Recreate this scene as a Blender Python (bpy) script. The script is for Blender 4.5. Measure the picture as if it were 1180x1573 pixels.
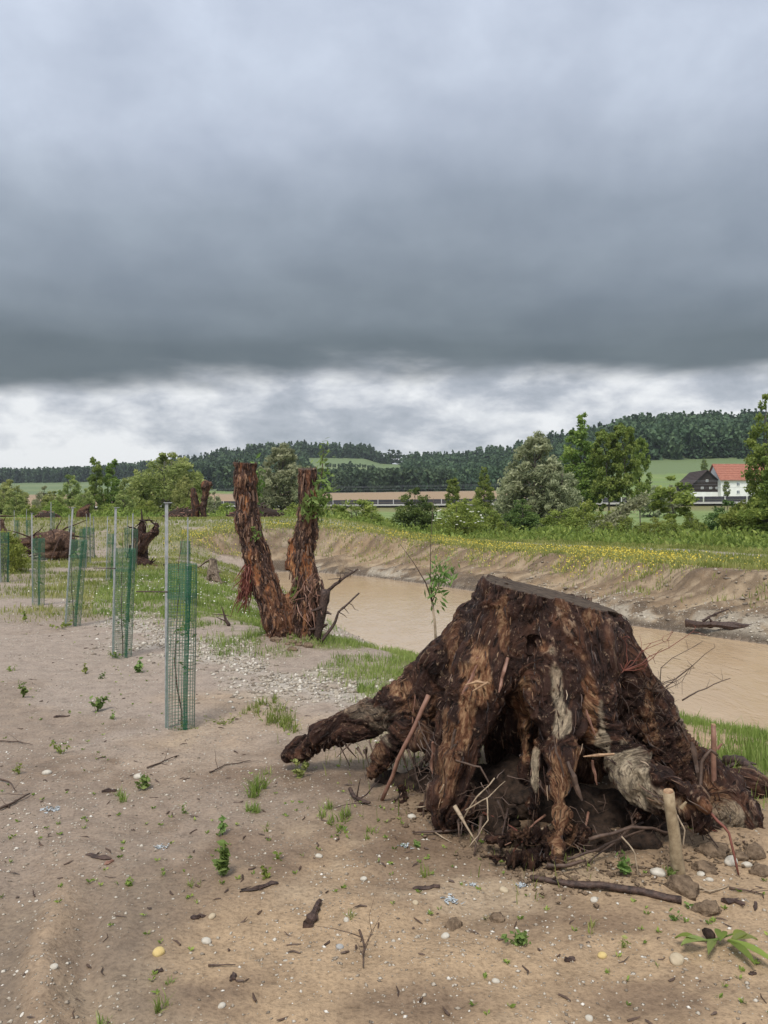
import bpy, math, random
import numpy as np
from mathutils import Vector

for _o in list(bpy.data.objects):
    bpy.data.objects.remove(_o)
C = bpy.context.scene.collection
SC = bpy.context.scene

# ---------------------------------------------------------------- camera
CAM_H = 1.6
F = 1180.0          # focal length in photograph pixels
CX, HZ = 590.0, 795.0
cam_d = bpy.data.cameras.new('camera')
cam = bpy.data.objects.new('camera', cam_d)
C.objects.link(cam)
cam.location = (0, 0, CAM_H)
cam.rotation_euler = (math.radians(90), 0, 0)
cam_d.sensor_fit = 'VERTICAL'
cam_d.sensor_height = 24.0
cam_d.sensor_width = 18.0
cam_d.lens = F / 1573.0 * 24.0
cam_d.shift_y = 8.5 / 1573.0
cam_d.clip_start = 0.05
cam_d.clip_end = 6000.0
SC.camera = cam

# ---------------------------------------------------------------- light and exposure
SUN_EL, SUN_AZ = math.radians(58), math.radians(200)   # high, behind and a little left of the camera, through cloud
SUN_STRENGTH = 1.5
EXPOSURE = 1.08
SC.view_settings.view_transform = 'Standard'
SC.view_settings.look = 'None'
SC.view_settings.exposure = EXPOSURE
SC.view_settings.gamma = 1.0
SC.view_settings.use_curve_mapping = False

sun_d = bpy.data.lights.new('sun', 'SUN')
sun = bpy.data.objects.new('sun', sun_d)
C.objects.link(sun)
sun_d.energy = SUN_STRENGTH
sun_d.angle = math.radians(16)
sun_d.color = (1.0, 0.95, 0.88)
_sv = Vector((math.sin(SUN_AZ) * math.cos(SUN_EL), math.cos(SUN_AZ) * math.cos(SUN_EL), math.sin(SUN_EL)))
sun.rotation_euler = _sv.to_track_quat('Z', 'Y').to_euler()
sun.location = (0, -5, 30)


class NT:
    """tiny helper for node trees"""
    def __init__(self, tree):
        self.t = tree
        tree.nodes.clear()
    def n(self, typ, ins=None, **props):
        nd = self.t.nodes.new(typ)
        for k, v in props.items():
            setattr(nd, k, v)
        for k, v in (ins or {}).items():
            self.put(nd, k, v)
        return nd
    def put(self, nd, k, v):
        s = nd.inputs[k]
        if isinstance(v, bpy.types.NodeSocket):
            self.t.links.new(v, s)
        elif isinstance(v, bpy.types.Node):
            self.t.links.new(v.outputs[0], s)
        else:
            if isinstance(v, (tuple, list)) and len(v) == 3 and s.type == 'RGBA':
                v = (*v, 1.0)
            s.default_value = v
    def math(self, op, a, b=None, c=None, clamp=False):
        ins = {0: a}
        if b is not None: ins[1] = b
        if c is not None: ins[2] = c
        nd = self.n('ShaderNodeMath', ins, operation=op)
        nd.use_clamp = clamp
        return nd.outputs[0]
    def mix(self, f, a, b, mode='MIX'):
        nd = self.n('ShaderNodeMix', data_type='RGBA', blend_type=mode)
        nd.clamp_factor = True
        self.put(nd, 0, f); self.put(nd, 6, a); self.put(nd, 7, b)
        return nd.outputs[2]
    def ramp(self, f, stops, interp='LINEAR'):
        nd = self.n('ShaderNodeValToRGB')
        cr = nd.color_ramp
        cr.interpolation = interp
        while len(cr.elements) < len(stops):
            cr.elements.new(0.5)
        for e, (p, c) in zip(cr.elements, stops):
            e.position = p
            e.color = (*c, 1.0) if isinstance(c, (tuple, list)) else (c, c, c, 1.0)
        self.put(nd, 0, f)
        return nd.outputs[0]
    def smooth(self, x, a, b):
        nd = self.n('ShaderNodeMapRange', {0: x, 1: a, 2: b, 3: 0.0, 4: 1.0}, interpolation_type='SMOOTHSTEP')
        return nd.outputs[0]
    def noise(self, vec, scale, detail=4.0, rough=0.5, dist=0.0):
        nd = self.n('ShaderNodeTexNoise', {'Scale': scale, 'Detail': detail, 'Roughness': rough, 'Distortion': dist})
        if vec is not None: self.put(nd, 'Vector', vec)
        return nd.outputs['Fac']
    def attr(self, name, out='Fac'):
        return self.n('ShaderNodeAttribute', attribute_name=name).outputs[out]


# ---------------------------------------------------------------- sky (overcast deck with a brighter gap above the horizon)
W = bpy.data.worlds.new('World')
SC.world = W
W.use_nodes = True
t = NT(W.node_tree)
tc = t.n('ShaderNodeTexCoord').outputs['Generated']
sep = t.n('ShaderNodeSeparateXYZ', {0: tc})
X, Y, Z = sep.outputs
zc = t.math('MAXIMUM', Z, 0.012)
v = t.math('DIVIDE', Y, zc)
u = t.math('DIVIDE', X, zc)
uv = t.n('ShaderNodeCombineXYZ', {0: u, 1: v, 2: 0.0}).outputs[0]
st = t.n('ShaderNodeMapping', {'Vector': tc, 'Scale': (2.2, 2.2, 9.0)}).outputs[0]
n_edge = t.noise(st, 2.2, 5.0, 0.55)
n_soft = t.noise(uv, 0.55, 4.0, 0.5)
n_big = t.noise(uv, 0.22, 2.0, 0.5)
ve = t.math('ADD', v, t.math('MULTIPLY', u, 0.10))
ve = t.math('ADD', ve, t.math('MULTIPLY', t.math('SUBTRACT', n_edge, 0.5), 2.4))
gap = t.smooth(ve, 4.75, 6.3)
vt = t.math('ADD', v, t.math('MULTIPLY', t.math('SUBTRACT', n_soft, 0.5), t.math('ADD', 0.5, t.math('MULTIPLY', t.math('ABSOLUTE', v), 0.30))))
vt = t.math('ADD', vt, t.math('MULTIPLY', t.math('SUBTRACT', n_big, 0.5), 1.3))
E = 1.0 / 2 ** EXPOSURE
sc3 = lambda c, k=1.0: tuple(q * E * k for q in c)
mott = t.noise(uv, 1.0, 4.0, 0.5, 0.0)
deck = t.ramp(t.math('DIVIDE', vt, 6.0), [
    (0.0, sc3((0.80, 0.86, 0.96))), (0.22, sc3((0.60, 0.665, 0.79))), (0.30, sc3((0.53, 0.59, 0.70))), (0.40, sc3((0.325, 0.375, 0.44))),
    (0.57, sc3((0.218, 0.255, 0.290))), (0.74, sc3((0.138, 0.164, 0.176))), (0.95, sc3((0.124, 0.146, 0.153)))])
lump = t.noise(t.n('ShaderNodeMapping', {'Vector': tc, 'Scale': (2.4, 2.4, 3.6)}).outputs[0], 2.6, 8.0, 0.55, 0.12)
deck = t.mix(1.0, deck, t.ramp(lump, [(0.30, (0.86, 0.87, 0.885)), (0.5, (1.0, 1.0, 1.0)), (0.70, (1.16, 1.155, 1.14))]), 'MULTIPLY')
deck = t.mix(1.0, deck, t.ramp(mott, [(0.3, (0.93, 0.935, 0.94)), (0.7, (1.07, 1.065, 1.06))]), 'MULTIPLY')
st2 = t.n('ShaderNodeMapping', {'Vector': tc, 'Scale': (3.2, 3.2, 7.0), 'Rotation': (0.0, 0.10, 0.0)}).outputs[0]
n_b = t.noise(st2, 3.2, 9.0, 0.60, 0.15)
n_b2 = t.noise(st2, 0.9, 3.0, 0.5)
bsum = t.math('ADD', t.math('MULTIPLY', n_b, 0.6), t.math('MULTIPLY', n_b2, 0.5))
bsum = t.math('ADD', bsum, t.math('MULTIPLY', t.smooth(Z, 0.14, 0.0), 0.06))
band = t.ramp(bsum, [(0.40, sc3((0.33, 0.365, 0.41))), (0.50, sc3((0.48, 0.51, 0.56))), (0.56, sc3((0.66, 0.68, 0.72))), (0.64, sc3((0.90, 0.91, 0.92)))])
cloud = t.mix(gap, deck, band)
below = t.smooth(Z, 0.0, -0.03)
cloud = t.mix(below, cloud, (0.22, 0.22, 0.20))
bg_c = t.n('ShaderNodeBackground', {'Color': cloud, 'Strength': 1.0})
skyt = t.n('ShaderNodeTexSky', sky_type='NISHITA')
skyt.sun_disc = False
skyt.sun_elevation = SUN_EL
skyt.sun_rotation = SUN_AZ
bg_s = t.n('ShaderNodeBackground', {'Color': skyt.outputs[0], 'Strength': 0.08})
mx = t.n('ShaderNodeMixShader', {0: 0.94, 1: bg_s.outputs[0], 2: bg_c.outputs[0]})
t.n('ShaderNodeOutputWorld', {'Surface': mx.outputs[0]})
W.cycles.sampling_method = 'AUTOMATIC'

SC.cycles.max_bounces = 5
SC.cycles.diffuse_bounces = 3
SC.cycles.glossy_bounces = 2
SC.cycles.transmission_bounces = 2
SC.cycles.transparent_max_bounces = 4
SC.cycles.use_denoising = True

# ---------------------------------------------------------------- numpy noise
def _hash(ix, iy, iz, seed=0):
    with np.errstate(over='ignore'):
        h = (ix.astype(np.uint32) * np.uint32(374761393) + iy.astype(np.uint32) * np.uint32(668265263)
             + iz.astype(np.uint32) * np.uint32(2246822519) + np.uint32((seed * 3266489917) & 0xffffffff))
        h = (h ^ (h >> np.uint32(13))) * np.uint32(1274126177)
        h = h ^ (h >> np.uint32(16))
    return (h & np.uint32(0xffffff)).astype(np.float32) / np.float32(0xffffff)

def vnoise(p, seed=0):
    p = np.asarray(p, dtype=np.float32)
    i = np.floor(p).astype(np.int64)
    f = p - i
    f = f * f * (3 - 2 * f)
    r = 0
    for dx in (0, 1):
        wx = f[:, 0] if dx else 1 - f[:, 0]
        for dy in (0, 1):
            wy = f[:, 1] if dy else 1 - f[:, 1]
            for dz in (0, 1):
                wz = f[:, 2] if dz else 1 - f[:, 2]
                r = r + wx * wy * wz * _hash(i[:, 0] + dx, i[:, 1] + dy, i[:, 2] + dz, seed)
    return r

def fbm(p, octv=4, seed=0, gain=0.5):
    p = np.asarray(p, dtype=np.float32)
    a, s, tot = 1.0, 0.0, 0.0
    for k in range(octv):
        s = s + a * vnoise(p * (2.03 ** k) + 17.3 * k, seed + k)
        tot += a
        a *= gain
    return s / tot

def fbm2(x, y, sc, octv=4, seed=0, gain=0.5):
    return fbm(np.stack([x * sc, y * sc, np.zeros_like(x) + 0.37], 1), octv, seed, gain)

def sstep(x, a, b):
    q = np.clip((x - a) / (b - a), 0, 1)
    return q * q * (3 - 2 * q)

# ---------------------------------------------------------------- object helpers
def link(o, parent=None):
    C.objects.link(o)
    if parent is not None:
        o.parent = parent
    return o

def tag(o, label=None, cat=None, group=None, kind=None):
    for k, v_ in (('label', label), ('category', cat), ('group', group), ('kind', kind)):
        if v_:
            o[k] = v_
    return o

def empty(name, loc, label=None, cat=None, group=None, rz=0.0):
    o = bpy.data.objects.new(name, None)
    o.empty_display_size = 0.1
    o.location = loc
    o.rotation_euler = (0, 0, rz)
    link(o)
    return tag(o, label, cat, group)

def mesh_np(name, verts, faces, mat=None, smooth=False, attrs=None, vattrs=None):
    """verts (N,3); faces: one (M,k) int array, or a list of such arrays; attrs = per face floats, vattrs = per vertex floats/vectors"""
    me = bpy.data.meshes.new(name)
    verts = np.asarray(verts, dtype=np.float32)
    if not isinstance(faces, (list, tuple)):
        faces = [faces]
    faces = [np.asarray(f, dtype=np.int32) for f in faces if len(f)]
    me.vertices.add(len(verts))
    me.vertices.foreach_set('co', verts.ravel())
    loops = np.concatenate([f.ravel() for f in faces])
    counts = np.concatenate([np.full(len(f), f.shape[1], dtype=np.int32) for f in faces])
    starts = np.concatenate([[0], np.cumsum(counts)[:-1]]).astype(np.int32)
    me.loops.add(len(loops))
    me.loops.foreach_set('vertex_index', loops)
    me.polygons.add(len(counts))
    me.polygons.foreach_set('loop_start', starts)
    me.polygons.foreach_set('loop_total', counts)
    me.polygons.foreach_set('use_smooth', np.full(len(counts), smooth, dtype=bool))
    me.update(calc_edges=True)
    me.validate()
    for dom, d in (('FACE', attrs), ('POINT', vattrs)):
        for k, a in (d or {}).items():
            a = np.asarray(a, dtype=np.float32)
            if a.ndim == 1:
                at_ = me.attributes.new(k, 'FLOAT', dom)
                at_.data.foreach_set('value', a)
            else:
                at_ = me.attributes.new(k, 'FLOAT_VECTOR', dom)
                at_.data.foreach_set('vector', a.ravel())
    if mat is not None:
        me.materials.append(mat)
    return me

def mobj(name, me, parent=None, loc=None):
    o = bpy.data.objects.new(name, me)
    if loc is not None:
        o.location = loc
    return link(o, parent)

class MB:
    """collects simple shapes into one mesh"""
    def __init__(self):
        self.v, self.q, self.t, self.n = [], [], [], 0
        self.rq, self.rt = [], []
    def add(self, v_, quads=None, tris=None, rnd=0.5):
        v_ = np.asarray(v_, dtype=np.float32)
        if quads is not None and len(quads):
            self.q.append(np.asarray(quads, dtype=np.int32) + self.n); self.rq.append(np.full(len(quads), rnd))
        if tris is not None and len(tris):
            self.t.append(np.asarray(tris, dtype=np.int32) + self.n); self.rt.append(np.full(len(tris), rnd))
        self.v.append(v_); self.n += len(v_)
    def box(self, c, s, rot=None, rnd=0.5):
        c = np.asarray(c, float); s = np.asarray(s, float) / 2
        v_ = np.array([[x, y, z] for x in (-1, 1) for y in (-1, 1) for z in (-1, 1)], float) * s
        if rot is not None:
            ca, sa = math.cos(rot), math.sin(rot)
            v_ = np.stack([v_[:, 0] * ca - v_[:, 1] * sa, v_[:, 0] * sa + v_[:, 1] * ca, v_[:, 2]], 1)
        self.add(v_ + c, [[0, 1, 3, 2], [4, 6, 7, 5], [0, 4, 5, 1], [2, 3, 7, 6], [0, 2, 6, 4], [1, 5, 7, 3]], rnd=rnd)
    def tube(self, pts, rad, sides=6, jit=0.0, rnd=0.5, rng=None):
        pts = np.asarray(pts, float)
        n = len(pts)
        rad = np.full(n, rad, float) if np.isscalar(rad) else np.asarray(rad, float)
        tg = np.gradient(pts, axis=0) if n > 2 else np.repeat((pts[1] - pts[0])[None], n, 0)
        tg = tg / (np.linalg.norm(tg, axis=1, keepdims=True) + 1e-9)
        a = np.array([0, 0, 1.0]) if abs(tg[0][2]) < 0.9 else np.array([1.0, 0, 0])
        nx = np.cross(tg[0], a); nx /= np.linalg.norm(nx)
        ang = np.arange(sides) / sides * 2 * math.pi
        rows = []
        for i in range(n):
            nx = nx - tg[i] * nx.dot(tg[i]); nx /= np.linalg.norm(nx) + 1e-9
            ny = np.cross(tg[i], nx)
            rr = rad[i] * (1 + (rng.uniform(-jit, jit, sides) if (jit and rng is not None) else 0))
            rows.append(pts[i] + (np.cos(ang) * rr)[:, None] * nx + (np.sin(ang) * rr)[:, None] * ny)
        v_ = np.concatenate(rows + [pts[:1], pts[-1:]])
        k = np.arange(sides); k2 = (k + 1) % sides
        q = np.concatenate([np.stack([i * sides + k, i * sides + k2, (i + 1) * sides + k2, (i + 1) * sides + k], 1) for i in range(n - 1)])
        e = (n - 1) * sides
        tr = np.concatenate([np.stack([k2, k, np.full(sides, n * sides)], 1), np.stack([e + k, e + k2, np.full(sides, n * sides + 1)], 1)])
        self.add(v_, q, tr, rnd)
    def mesh(self, name, mat=None, smooth=False):
        fs, rs = [], []
        if self.q: fs.append(np.concatenate(self.q)); rs.append(np.concatenate(self.rq))
        if self.t: fs.append(np.concatenate(self.t)); rs.append(np.concatenate(self.rt))
        return mesh_np(name, np.concatenate(self.v), fs, mat, smooth, attrs={'rnd': np.concatenate(rs)})
    def build(self, name, mat, parent=None, smooth=False, loc=None):
        return mobj(name, self.mesh(name, mat, smooth), parent, loc)

def P(px, py, d):
    """the point seen at photograph pixel (px, py) at depth d: used to read sizes off the photograph"""
    return np.array([(px - CX) / F * d, d, CAM_H - (py - HZ) / F * d])

def wiggle(a, b, n, amp, rng):
    a, b = np.asarray(a, float), np.asarray(b, float)
    tt = np.linspace(0, 1, n)[:, None]
    off = np.cumsum(rng.normal(0, 1, (n, 3)), 0)
    off = off - tt * off[-1] - (1 - tt) * off[0]
    return a + (b - a) * tt + off * amp * np.linalg.norm(b - a) / max(1.0, n ** 0.5)

# ---------------------------------------------------------------- material helpers
def material(name, rough=0.8, spec=0.3):
    m = bpy.data.materials.new(name)
    m.use_nodes = True
    nt = NT(m.node_tree)
    p = nt.n('ShaderNodeBsdfPrincipled', {'Roughness': rough, 'Specular IOR Level': spec})
    nt.n('ShaderNodeOutputMaterial', {'Surface': p.outputs[0]})
    return m, nt, p

def bump(nt, p, h, dist=0.01, strength=1.0):
    b = nt.n('ShaderNodeBump', {'Height': h, 'Distance': dist, 'Strength': strength})
    nt.put(p, 'Normal', b.outputs[0])

def simple(name, c1, c2, scale=20.0, rough=0.7, spec=0.3, bmp=0.0, metallic=0.0, coord='Object'):
    m, nt, p = material(name, rough, spec)
    vec = nt.n('ShaderNodeTexCoord').outputs[coord]
    n = nt.noise(vec, scale, 5.0, 0.6)
    nt.put(p, 'Base Color', nt.ramp(n, [(0.3, c1), (0.7, c2)]))
    p.inputs['Metallic'].default_value = metallic
    if bmp:
        bump(nt, p, n, bmp)
    return m

def foliage(name, dark, mid, light, trans=0.45, rough=0.6):
    m = bpy.data.materials.new(name)
    m.use_nodes = True
    nt = NT(m.node_tree)
    r = nt.attr('rnd')
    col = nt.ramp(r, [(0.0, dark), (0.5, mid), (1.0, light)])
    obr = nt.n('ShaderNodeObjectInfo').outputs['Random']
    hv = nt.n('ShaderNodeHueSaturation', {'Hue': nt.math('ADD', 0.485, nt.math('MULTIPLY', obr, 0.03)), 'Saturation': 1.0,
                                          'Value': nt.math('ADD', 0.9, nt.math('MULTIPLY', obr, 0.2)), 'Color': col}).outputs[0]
    p = nt.n('ShaderNodeBsdfPrincipled', {'Base Color': hv, 'Roughness': rough, 'Specular IOR Level': 0.25})
    tr = nt.n('ShaderNodeBsdfTranslucent', {'Color': hv})
    mx_ = nt.n('ShaderNodeMixShader', {0: trans, 1: p.outputs[0], 2: tr.outputs[0]})
    nt.n('ShaderNodeOutputMaterial', {'Surface': mx_.outputs[0]})
    return m
# ================================================================ land
WATER_Z = -1.0
NEAR_LINE = np.array([(18, -9), (9, 2), (6.3, 6.3), (4.3, 9.3), (2.2, 12.0), (0.1, 14.9), (-1.0, 18), (-2.4, 23), (-3.9, 29), (-5.0, 34)], float)
FAR_LINE = np.array([(-5.4, 36.6), (-4.4, 37.0), (-3.0, 36.2), (-0.6, 33.6), (1.6, 30.0), (3.9, 25.6), (5.83, 18.6), (7.85, 15.7), (14, 7), (25, -9)], float)
POLY = np.concatenate([NEAR_LINE, FAR_LINE])

def seg_dist(x, y, line):
    best = np.full(x.shape, 1e9)
    for (x0, y0), (x1, y1) in zip(line[:-1], line[1:]):
        dx, dy = x1 - x0, y1 - y0
        tt = np.clip(((x - x0) * dx + (y - y0) * dy) / (dx * dx + dy * dy), 0, 1)
        best = np.minimum(best, (x - x0 - tt * dx) ** 2 + (y - y0 - tt * dy) ** 2)
    return np.sqrt(best)

def in_poly(x, y):
    c = np.zeros(x.shape, bool)
    n = len(POLY)
    for i in range(n):
        x0, y0 = POLY[i]; x1, y1 = POLY[i - 1]
        if y0 == y1: continue
        c ^= ((y0 > y) != (y1 > y)) & (x < (x1 - x0) * (y - y0) / (y1 - y0) + x0)
    return c

def lin(x, xs, ys):
    return np.interp(x, xs, ys)

R_PX = np.array([-900, 0, 130, 210, 340, 450, 560, 585, 650, 720, 780, 840, 880, 990, 1060, 1160, 1300, 2000], float)
R_PY = np.array([748, 741, 739, 732, 712, 702, 704, 712, 714, 710, 701, 690, 682, 666, 664, 660, 660, 690], float)
R_D = np.array([900, 900, 900, 900, 880, 850, 850, 850, 840, 800, 750, 680, 640, 560, 560, 560, 560, 600], float)
R_D0 = np.array([430, 430, 430, 430, 430, 430, 430, 430, 430, 430, 420, 380, 330, 270, 270, 270, 270, 270], float)

def shore(x, y):
    """distance to the two waterlines, inside flag and share of the far bank"""
    dn, df = seg_dist(x, y, NEAR_LINE), seg_dist(x, y, FAR_LINE)
    ins = in_poly(x, y)
    far = sstep(dn / (dn + df + 1e-6), 0.42, 0.58)
    return dn, df, ins, far

def land(x, y, full=False):
    x = np.asarray(x, float); y = np.asarray(y, float)
    r = np.hypot(x, y)
    dn, df, ins, far = shore(x, y)
    d = np.minimum(dn, df)
    # ---- broad shape
    q = y + 0.42 * x - 238.4
    up = lin(q, [-200, -120, -60, -13, -5, -2, 14, 40, 70, 120, 200], [0.30, 0.9, 2.1, 3.2, 5.2, 5.3, 5.4, 6.6, 8.6, 13.5, 15.0])
    up = up * sstep(r, 50, 75)
    px = np.clip(x / np.maximum(y, 1.0), -2, 2) * F + CX
    D, D0 = lin(px, R_PX, R_D), lin(px, R_PX, R_D0)
    top = 1.6 + (HZ - lin(px, R_PX, R_PY)) / F * D
    uu = np.clip((y - D0) / (D - D0), 0, 1.0)
    hill = (top - up) * uu ** 1.3 * (y > 0)
    hill = hill * (1 - 0.3 * sstep(y, D * 1.02, D * 1.6))
    base = np.where(r > 75, 0.3, 0.3 * far) * (r < 75) + 0.0
    base = np.where(r < 75, 0.3 * far * (1 - sstep(r, 50, 75)), 0.0) + np.where(r < 50, 0, 1) * up
    z = base + hill
    # hump of dumped earth beyond the pool and the rising ground on the left
    rise = 1.25 * sstep(y, 31, 47) * (1 - sstep(x + 0.28 * (y - 45), -4.0, 5.0)) * (1 - sstep(y, 66, 95))
    z = z + rise
    nb = fbm2(x, y, 0.35, 3, 5) - 0.5
    z = z + nb * 0.16 * sstep(r, 6, 14) * (1 - sstep(r, 60, 90)) * (1 - 0.5 * far)
    # ---- banks
    wid = np.where(far > 0.5, 3.7, 3.9) + 0.0
    wid = 3.9 * (1 - far) + 3.2 * far + (fbm2(x, y, 0.22, 2, 9) - 0.5) * 1.4
    uu = np.clip(d / wid, 0, 1)
    pn = uu * uu * (3 - 2 * uu) * 0.5 + uu * 0.5
    pf = np.clip(0.66 * uu ** 0.75 + 0.34 * sstep(uu, 0.66, 0.93), 0, 1)
    prof = pn * (1 - far) + pf * far
    zz = WATER_Z + (z - WATER_Z) * prof
    # erosion on the bank faces: scallops, streaks, slumped toe
    face = np.clip(4 * uu * (1 - uu), 0, 1) * (~ins)
    al = -0.47 * x + 0.88 * y
    ac = 0.88 * x + 0.47 * y
    st = fbm(np.stack([al * 1.9 + ac * 0.9, ac * 0.35, np.zeros_like(x)], 1), 4, 21) - 0.5
    st2 = fbm(np.stack([al * 0.7, ac * 0.5, np.zeros_like(x)], 1), 3, 31) - 0.5
    st3 = fbm(np.stack([al * 5.2 + ac * 2.6, ac * 1.1, np.zeros_like(x)], 1), 3, 41) - 0.5
    zz = zz + face * (st * 0.55 + st2 * 0.60 + st3 * 0.34) * (0.15 + 0.85 * far)
    toe = np.exp(-((d - 0.5) / 0.45) ** 2) * far * (~ins)
    zz = zz + toe * (fbm2(x, y, 1.3, 3, 51) - 0.35) * 0.30
    zz = np.where(ins, WATER_Z - 0.06 - 0.5 * sstep(d, 0, 2.0), zz)
    # ---- small local shapes
    g = lambda cx, cy, sx, sy: np.exp(-((x - cx) / sx) ** 2 - ((y - cy) / sy) ** 2)
    zz = zz + 0.13 * g(-1.25, 9.75, 0.55, 0.5) + 0.11 * g(0.98, 4.35, 0.62, 0.45) + 0.05 * g(1.75, 3.75, 0.35, 0.25)
    near = 1 - sstep(r, 12, 22)
    flat = (1 - sstep(d, 0.0, 1.0)) * ins
    zz = zz + near * (~ins) * ((fbm2(x, y, 1.7, 4, 61) - 0.5) * 0.060 + (fbm2(x, y, 8.0, 4, 71) - 0.5) * 0.030)
    # low ridge of earth beside a wheel rut
    cxr = -1.04 - 0.38 * (y - 2.4) + 0.05 * np.sin(y * 4.0)
    rut = np.exp(-((x - cxr) / 0.062) ** 2) * (1 - sstep(y, 3.0, 3.7)) * (y > 0.5)
    zz = zz + 0.032 * rut * (0.7 + 0.6 * fbm2(x, y, 7.0, 3, 66)) - 0.022 * (1 - sstep(x, cxr - 0.12, cxr - 0.05)) * (x > -2.6) * (1 - sstep(y, 2.9, 3.5)) * (y > 0.3) - 0.022 * np.exp(-((x - cxr - 0.15) / 0.045) ** 2) * (1 - sstep(y, 3.0, 3.4)) * (y > 0.5)
    if full:
        return zz, dict(dn=dn, df=df, d=d, ins=ins, far=far, uu=uu, q=q, px=px, r=r, st=st, st2=st2, rut=rut, cxr=cxr, st3=st3, D=D, D0=D0, al=al, ac=ac)
    return zz

def hz(x, y):
    return float(land(np.array([x], float), np.array([y], float))[0])

def at(px, py, d0=None):
    """the point of the ground seen at a photograph pixel"""
    sl = (py - HZ) / F
    ds = np.geomspace(1.6, 90, 500)
    xs = (px - CX) / F * ds
    hh = land(xs, ds)
    below = np.nonzero(CAM_H - sl * ds < hh)[0]
    i = below[0] if len(below) else 499
    dd = ds[i]
    return np.array([(px - CX) / F * dd, dd, hh[i]])

def lerp3(a, b, m):
    return a + (np.asarray(b, float) - a) * m[:, None]

def build_ground():
    rows = np.concatenate([np.geomspace(0.25, 2.0, 26)[:-1], np.geomspace(2.0, 8.0, 230)[:-1], np.geomspace(8.0, 46.0, 330)[:-1], np.geomspace(46, 1500, 210)])
    fine = np.radians(np.linspace(-33, 33, 420))
    cols = np.concatenate([np.radians(np.linspace(-180, -34, 36))[:-1] , np.radians([-33.6]), fine, np.radians(np.linspace(33.6, 180, 36))[:-1]])
    A, R = np.meshgrid(cols, rows)
    x, y = (np.sin(A) * R).ravel(), (np.cos(A) * R).ravel()
    z, k = land(x, y, True)
    nr, nc = A.shape
    i = np.arange(nr - 1)[:, None] * nc
    j = np.arange(nc)[None, :]
    j2 = (j + 1) % nc
    quads = np.stack([i + j, i + j2, i + nc + j2, i + nc + j], -1).reshape(-1, 4)
    verts = np.stack([x, y, z], 1)
    verts = np.concatenate([verts, [[0, 0, float(z[:nc].mean())]]])
    tris = np.stack([np.full(nc, nr * nc), (np.arange(nc) + 1) % nc, np.arange(nc)], 1)
    # ------------------------------------------------ what the ground is made of, place by place
    N = len(x)
    d, far, ins, uu, r, q = k['d'], k['far'], k['ins'], k['uu'], k['r'], k['q']
    n1, n2, n3 = fbm2(x, y, 0.55, 4, 101), fbm2(x, y, 2.2, 4, 111), fbm2(x, y, 0.13, 3, 121)
    col = np.tile(np.array([0.345, 0.245, 0.152]), (N, 1))                                   # sandy loam
    grey = sstep(y + 2.2 * (n1 - 0.5) * 4 - 0.55 * x, 4.2, 7.0)
    col = lerp3(col, (0.302, 0.242, 0.195), grey)                                             # stonier, greyer
    col = lerp3(col, (0.200, 0.142, 0.095), 0.9 * sstep(n1, 0.50, 0.62) * (1 - 0.4 * grey))    # damp patches
    col = lerp3(col, (0.42, 0.325, 0.22), 0.6 * sstep(n2, 0.56, 0.70) * (1 - grey))
    damp = np.zeros(N)
    for a_, b_, rx, ry in [(300, 1300, .34, .42), (225, 1440, .20, .26), (420, 1330, .22, .2), (610, 1300, .35, .2), (880, 1420, .35, .14), (150, 1180, .5, .4), (400, 1180, .5, .35), (1010, 1530, .3, .12), (640, 1540, .25, .12), (330, 1520, .22, .16)]:
        yy = 1.6 * F / (b_ - HZ); xx = (a_ - CX) / F * yy
        damp = np.maximum(damp, np.exp(-((x - xx) / rx) ** 2 - ((y - yy) / ry) ** 2))
    damp = damp * sstep(fbm2(x, y, 3.2, 4, 117), 0.36, 0.58)
    col = lerp3(col, (0.165, 0.112, 0.072), 0.85 * np.clip(damp * 1.3, 0, 1))
    silt = (1 - sstep(x, k['cxr'] - 0.10, k['cxr'] - 0.03)) * (1 - sstep(y, 2.9, 3.5)) * (x > -3.5) * (y > 0)
    silt2 = np.exp(-((x - k['cxr'] - 0.30) / 0.20) ** 2) * (1 - sstep(y, 3.2, 3.9)) * (y > 0)
    col = lerp3(col, (0.175, 0.130, 0.090), 0.9 * np.maximum(silt, 0.9 * silt2))
    col = lerp3(col, (0.285, 0.205, 0.135), 0.8 * np.clip(k['rut'], 0, 1))
    peb = (0.06 + 0.42 * grey) * (0.35 + 0.9 * sstep(fbm2(x, y, 1.3, 4, 119), 0.40, 0.62))
    wet = np.clip(0.15 + 0.5 * damp + 0.7 * np.maximum(silt, 0.6 * silt2) + 0.5 * sstep(n1, 0.52, 0.66), 0, 1)
    # dark earth round the stump and the two-stemmed trunk
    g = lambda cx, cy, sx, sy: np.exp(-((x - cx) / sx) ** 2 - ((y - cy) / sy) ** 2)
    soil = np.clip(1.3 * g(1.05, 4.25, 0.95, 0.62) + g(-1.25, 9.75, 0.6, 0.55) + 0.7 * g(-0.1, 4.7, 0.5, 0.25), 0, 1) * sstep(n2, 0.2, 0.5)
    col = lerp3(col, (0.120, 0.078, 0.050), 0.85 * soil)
    # gravel along the near bank's edge and on the beach
    edge = np.exp(-((k['dn'] - 5.0 + (n1 - 0.5) * 1.6) / 0.5) ** 2) * (1 - far) * (1 - ins)
    beach = 0.6 * np.exp(-((k['dn'] - 0.25) / 0.35) ** 2) * (1 - far) * (1 - ins) * sstep(n2, 0.4, 0.6)
    gv = np.clip(0.7 * edge * sstep(n2, 0.35, 0.6) * sstep(y, 5, 7.5) + beach, 0, 1) * (r < 60)
    col = lerp3(col, (0.43, 0.40, 0.345), gv)
    peb = np.maximum(peb, gv)
    # turf
    tf = turf_mask(x, y, k, n1, n2)
    col = lerp3(col, (0.150, 0.165, 0.052), np.clip(tf, 0, 1) * 0.8)
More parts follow.
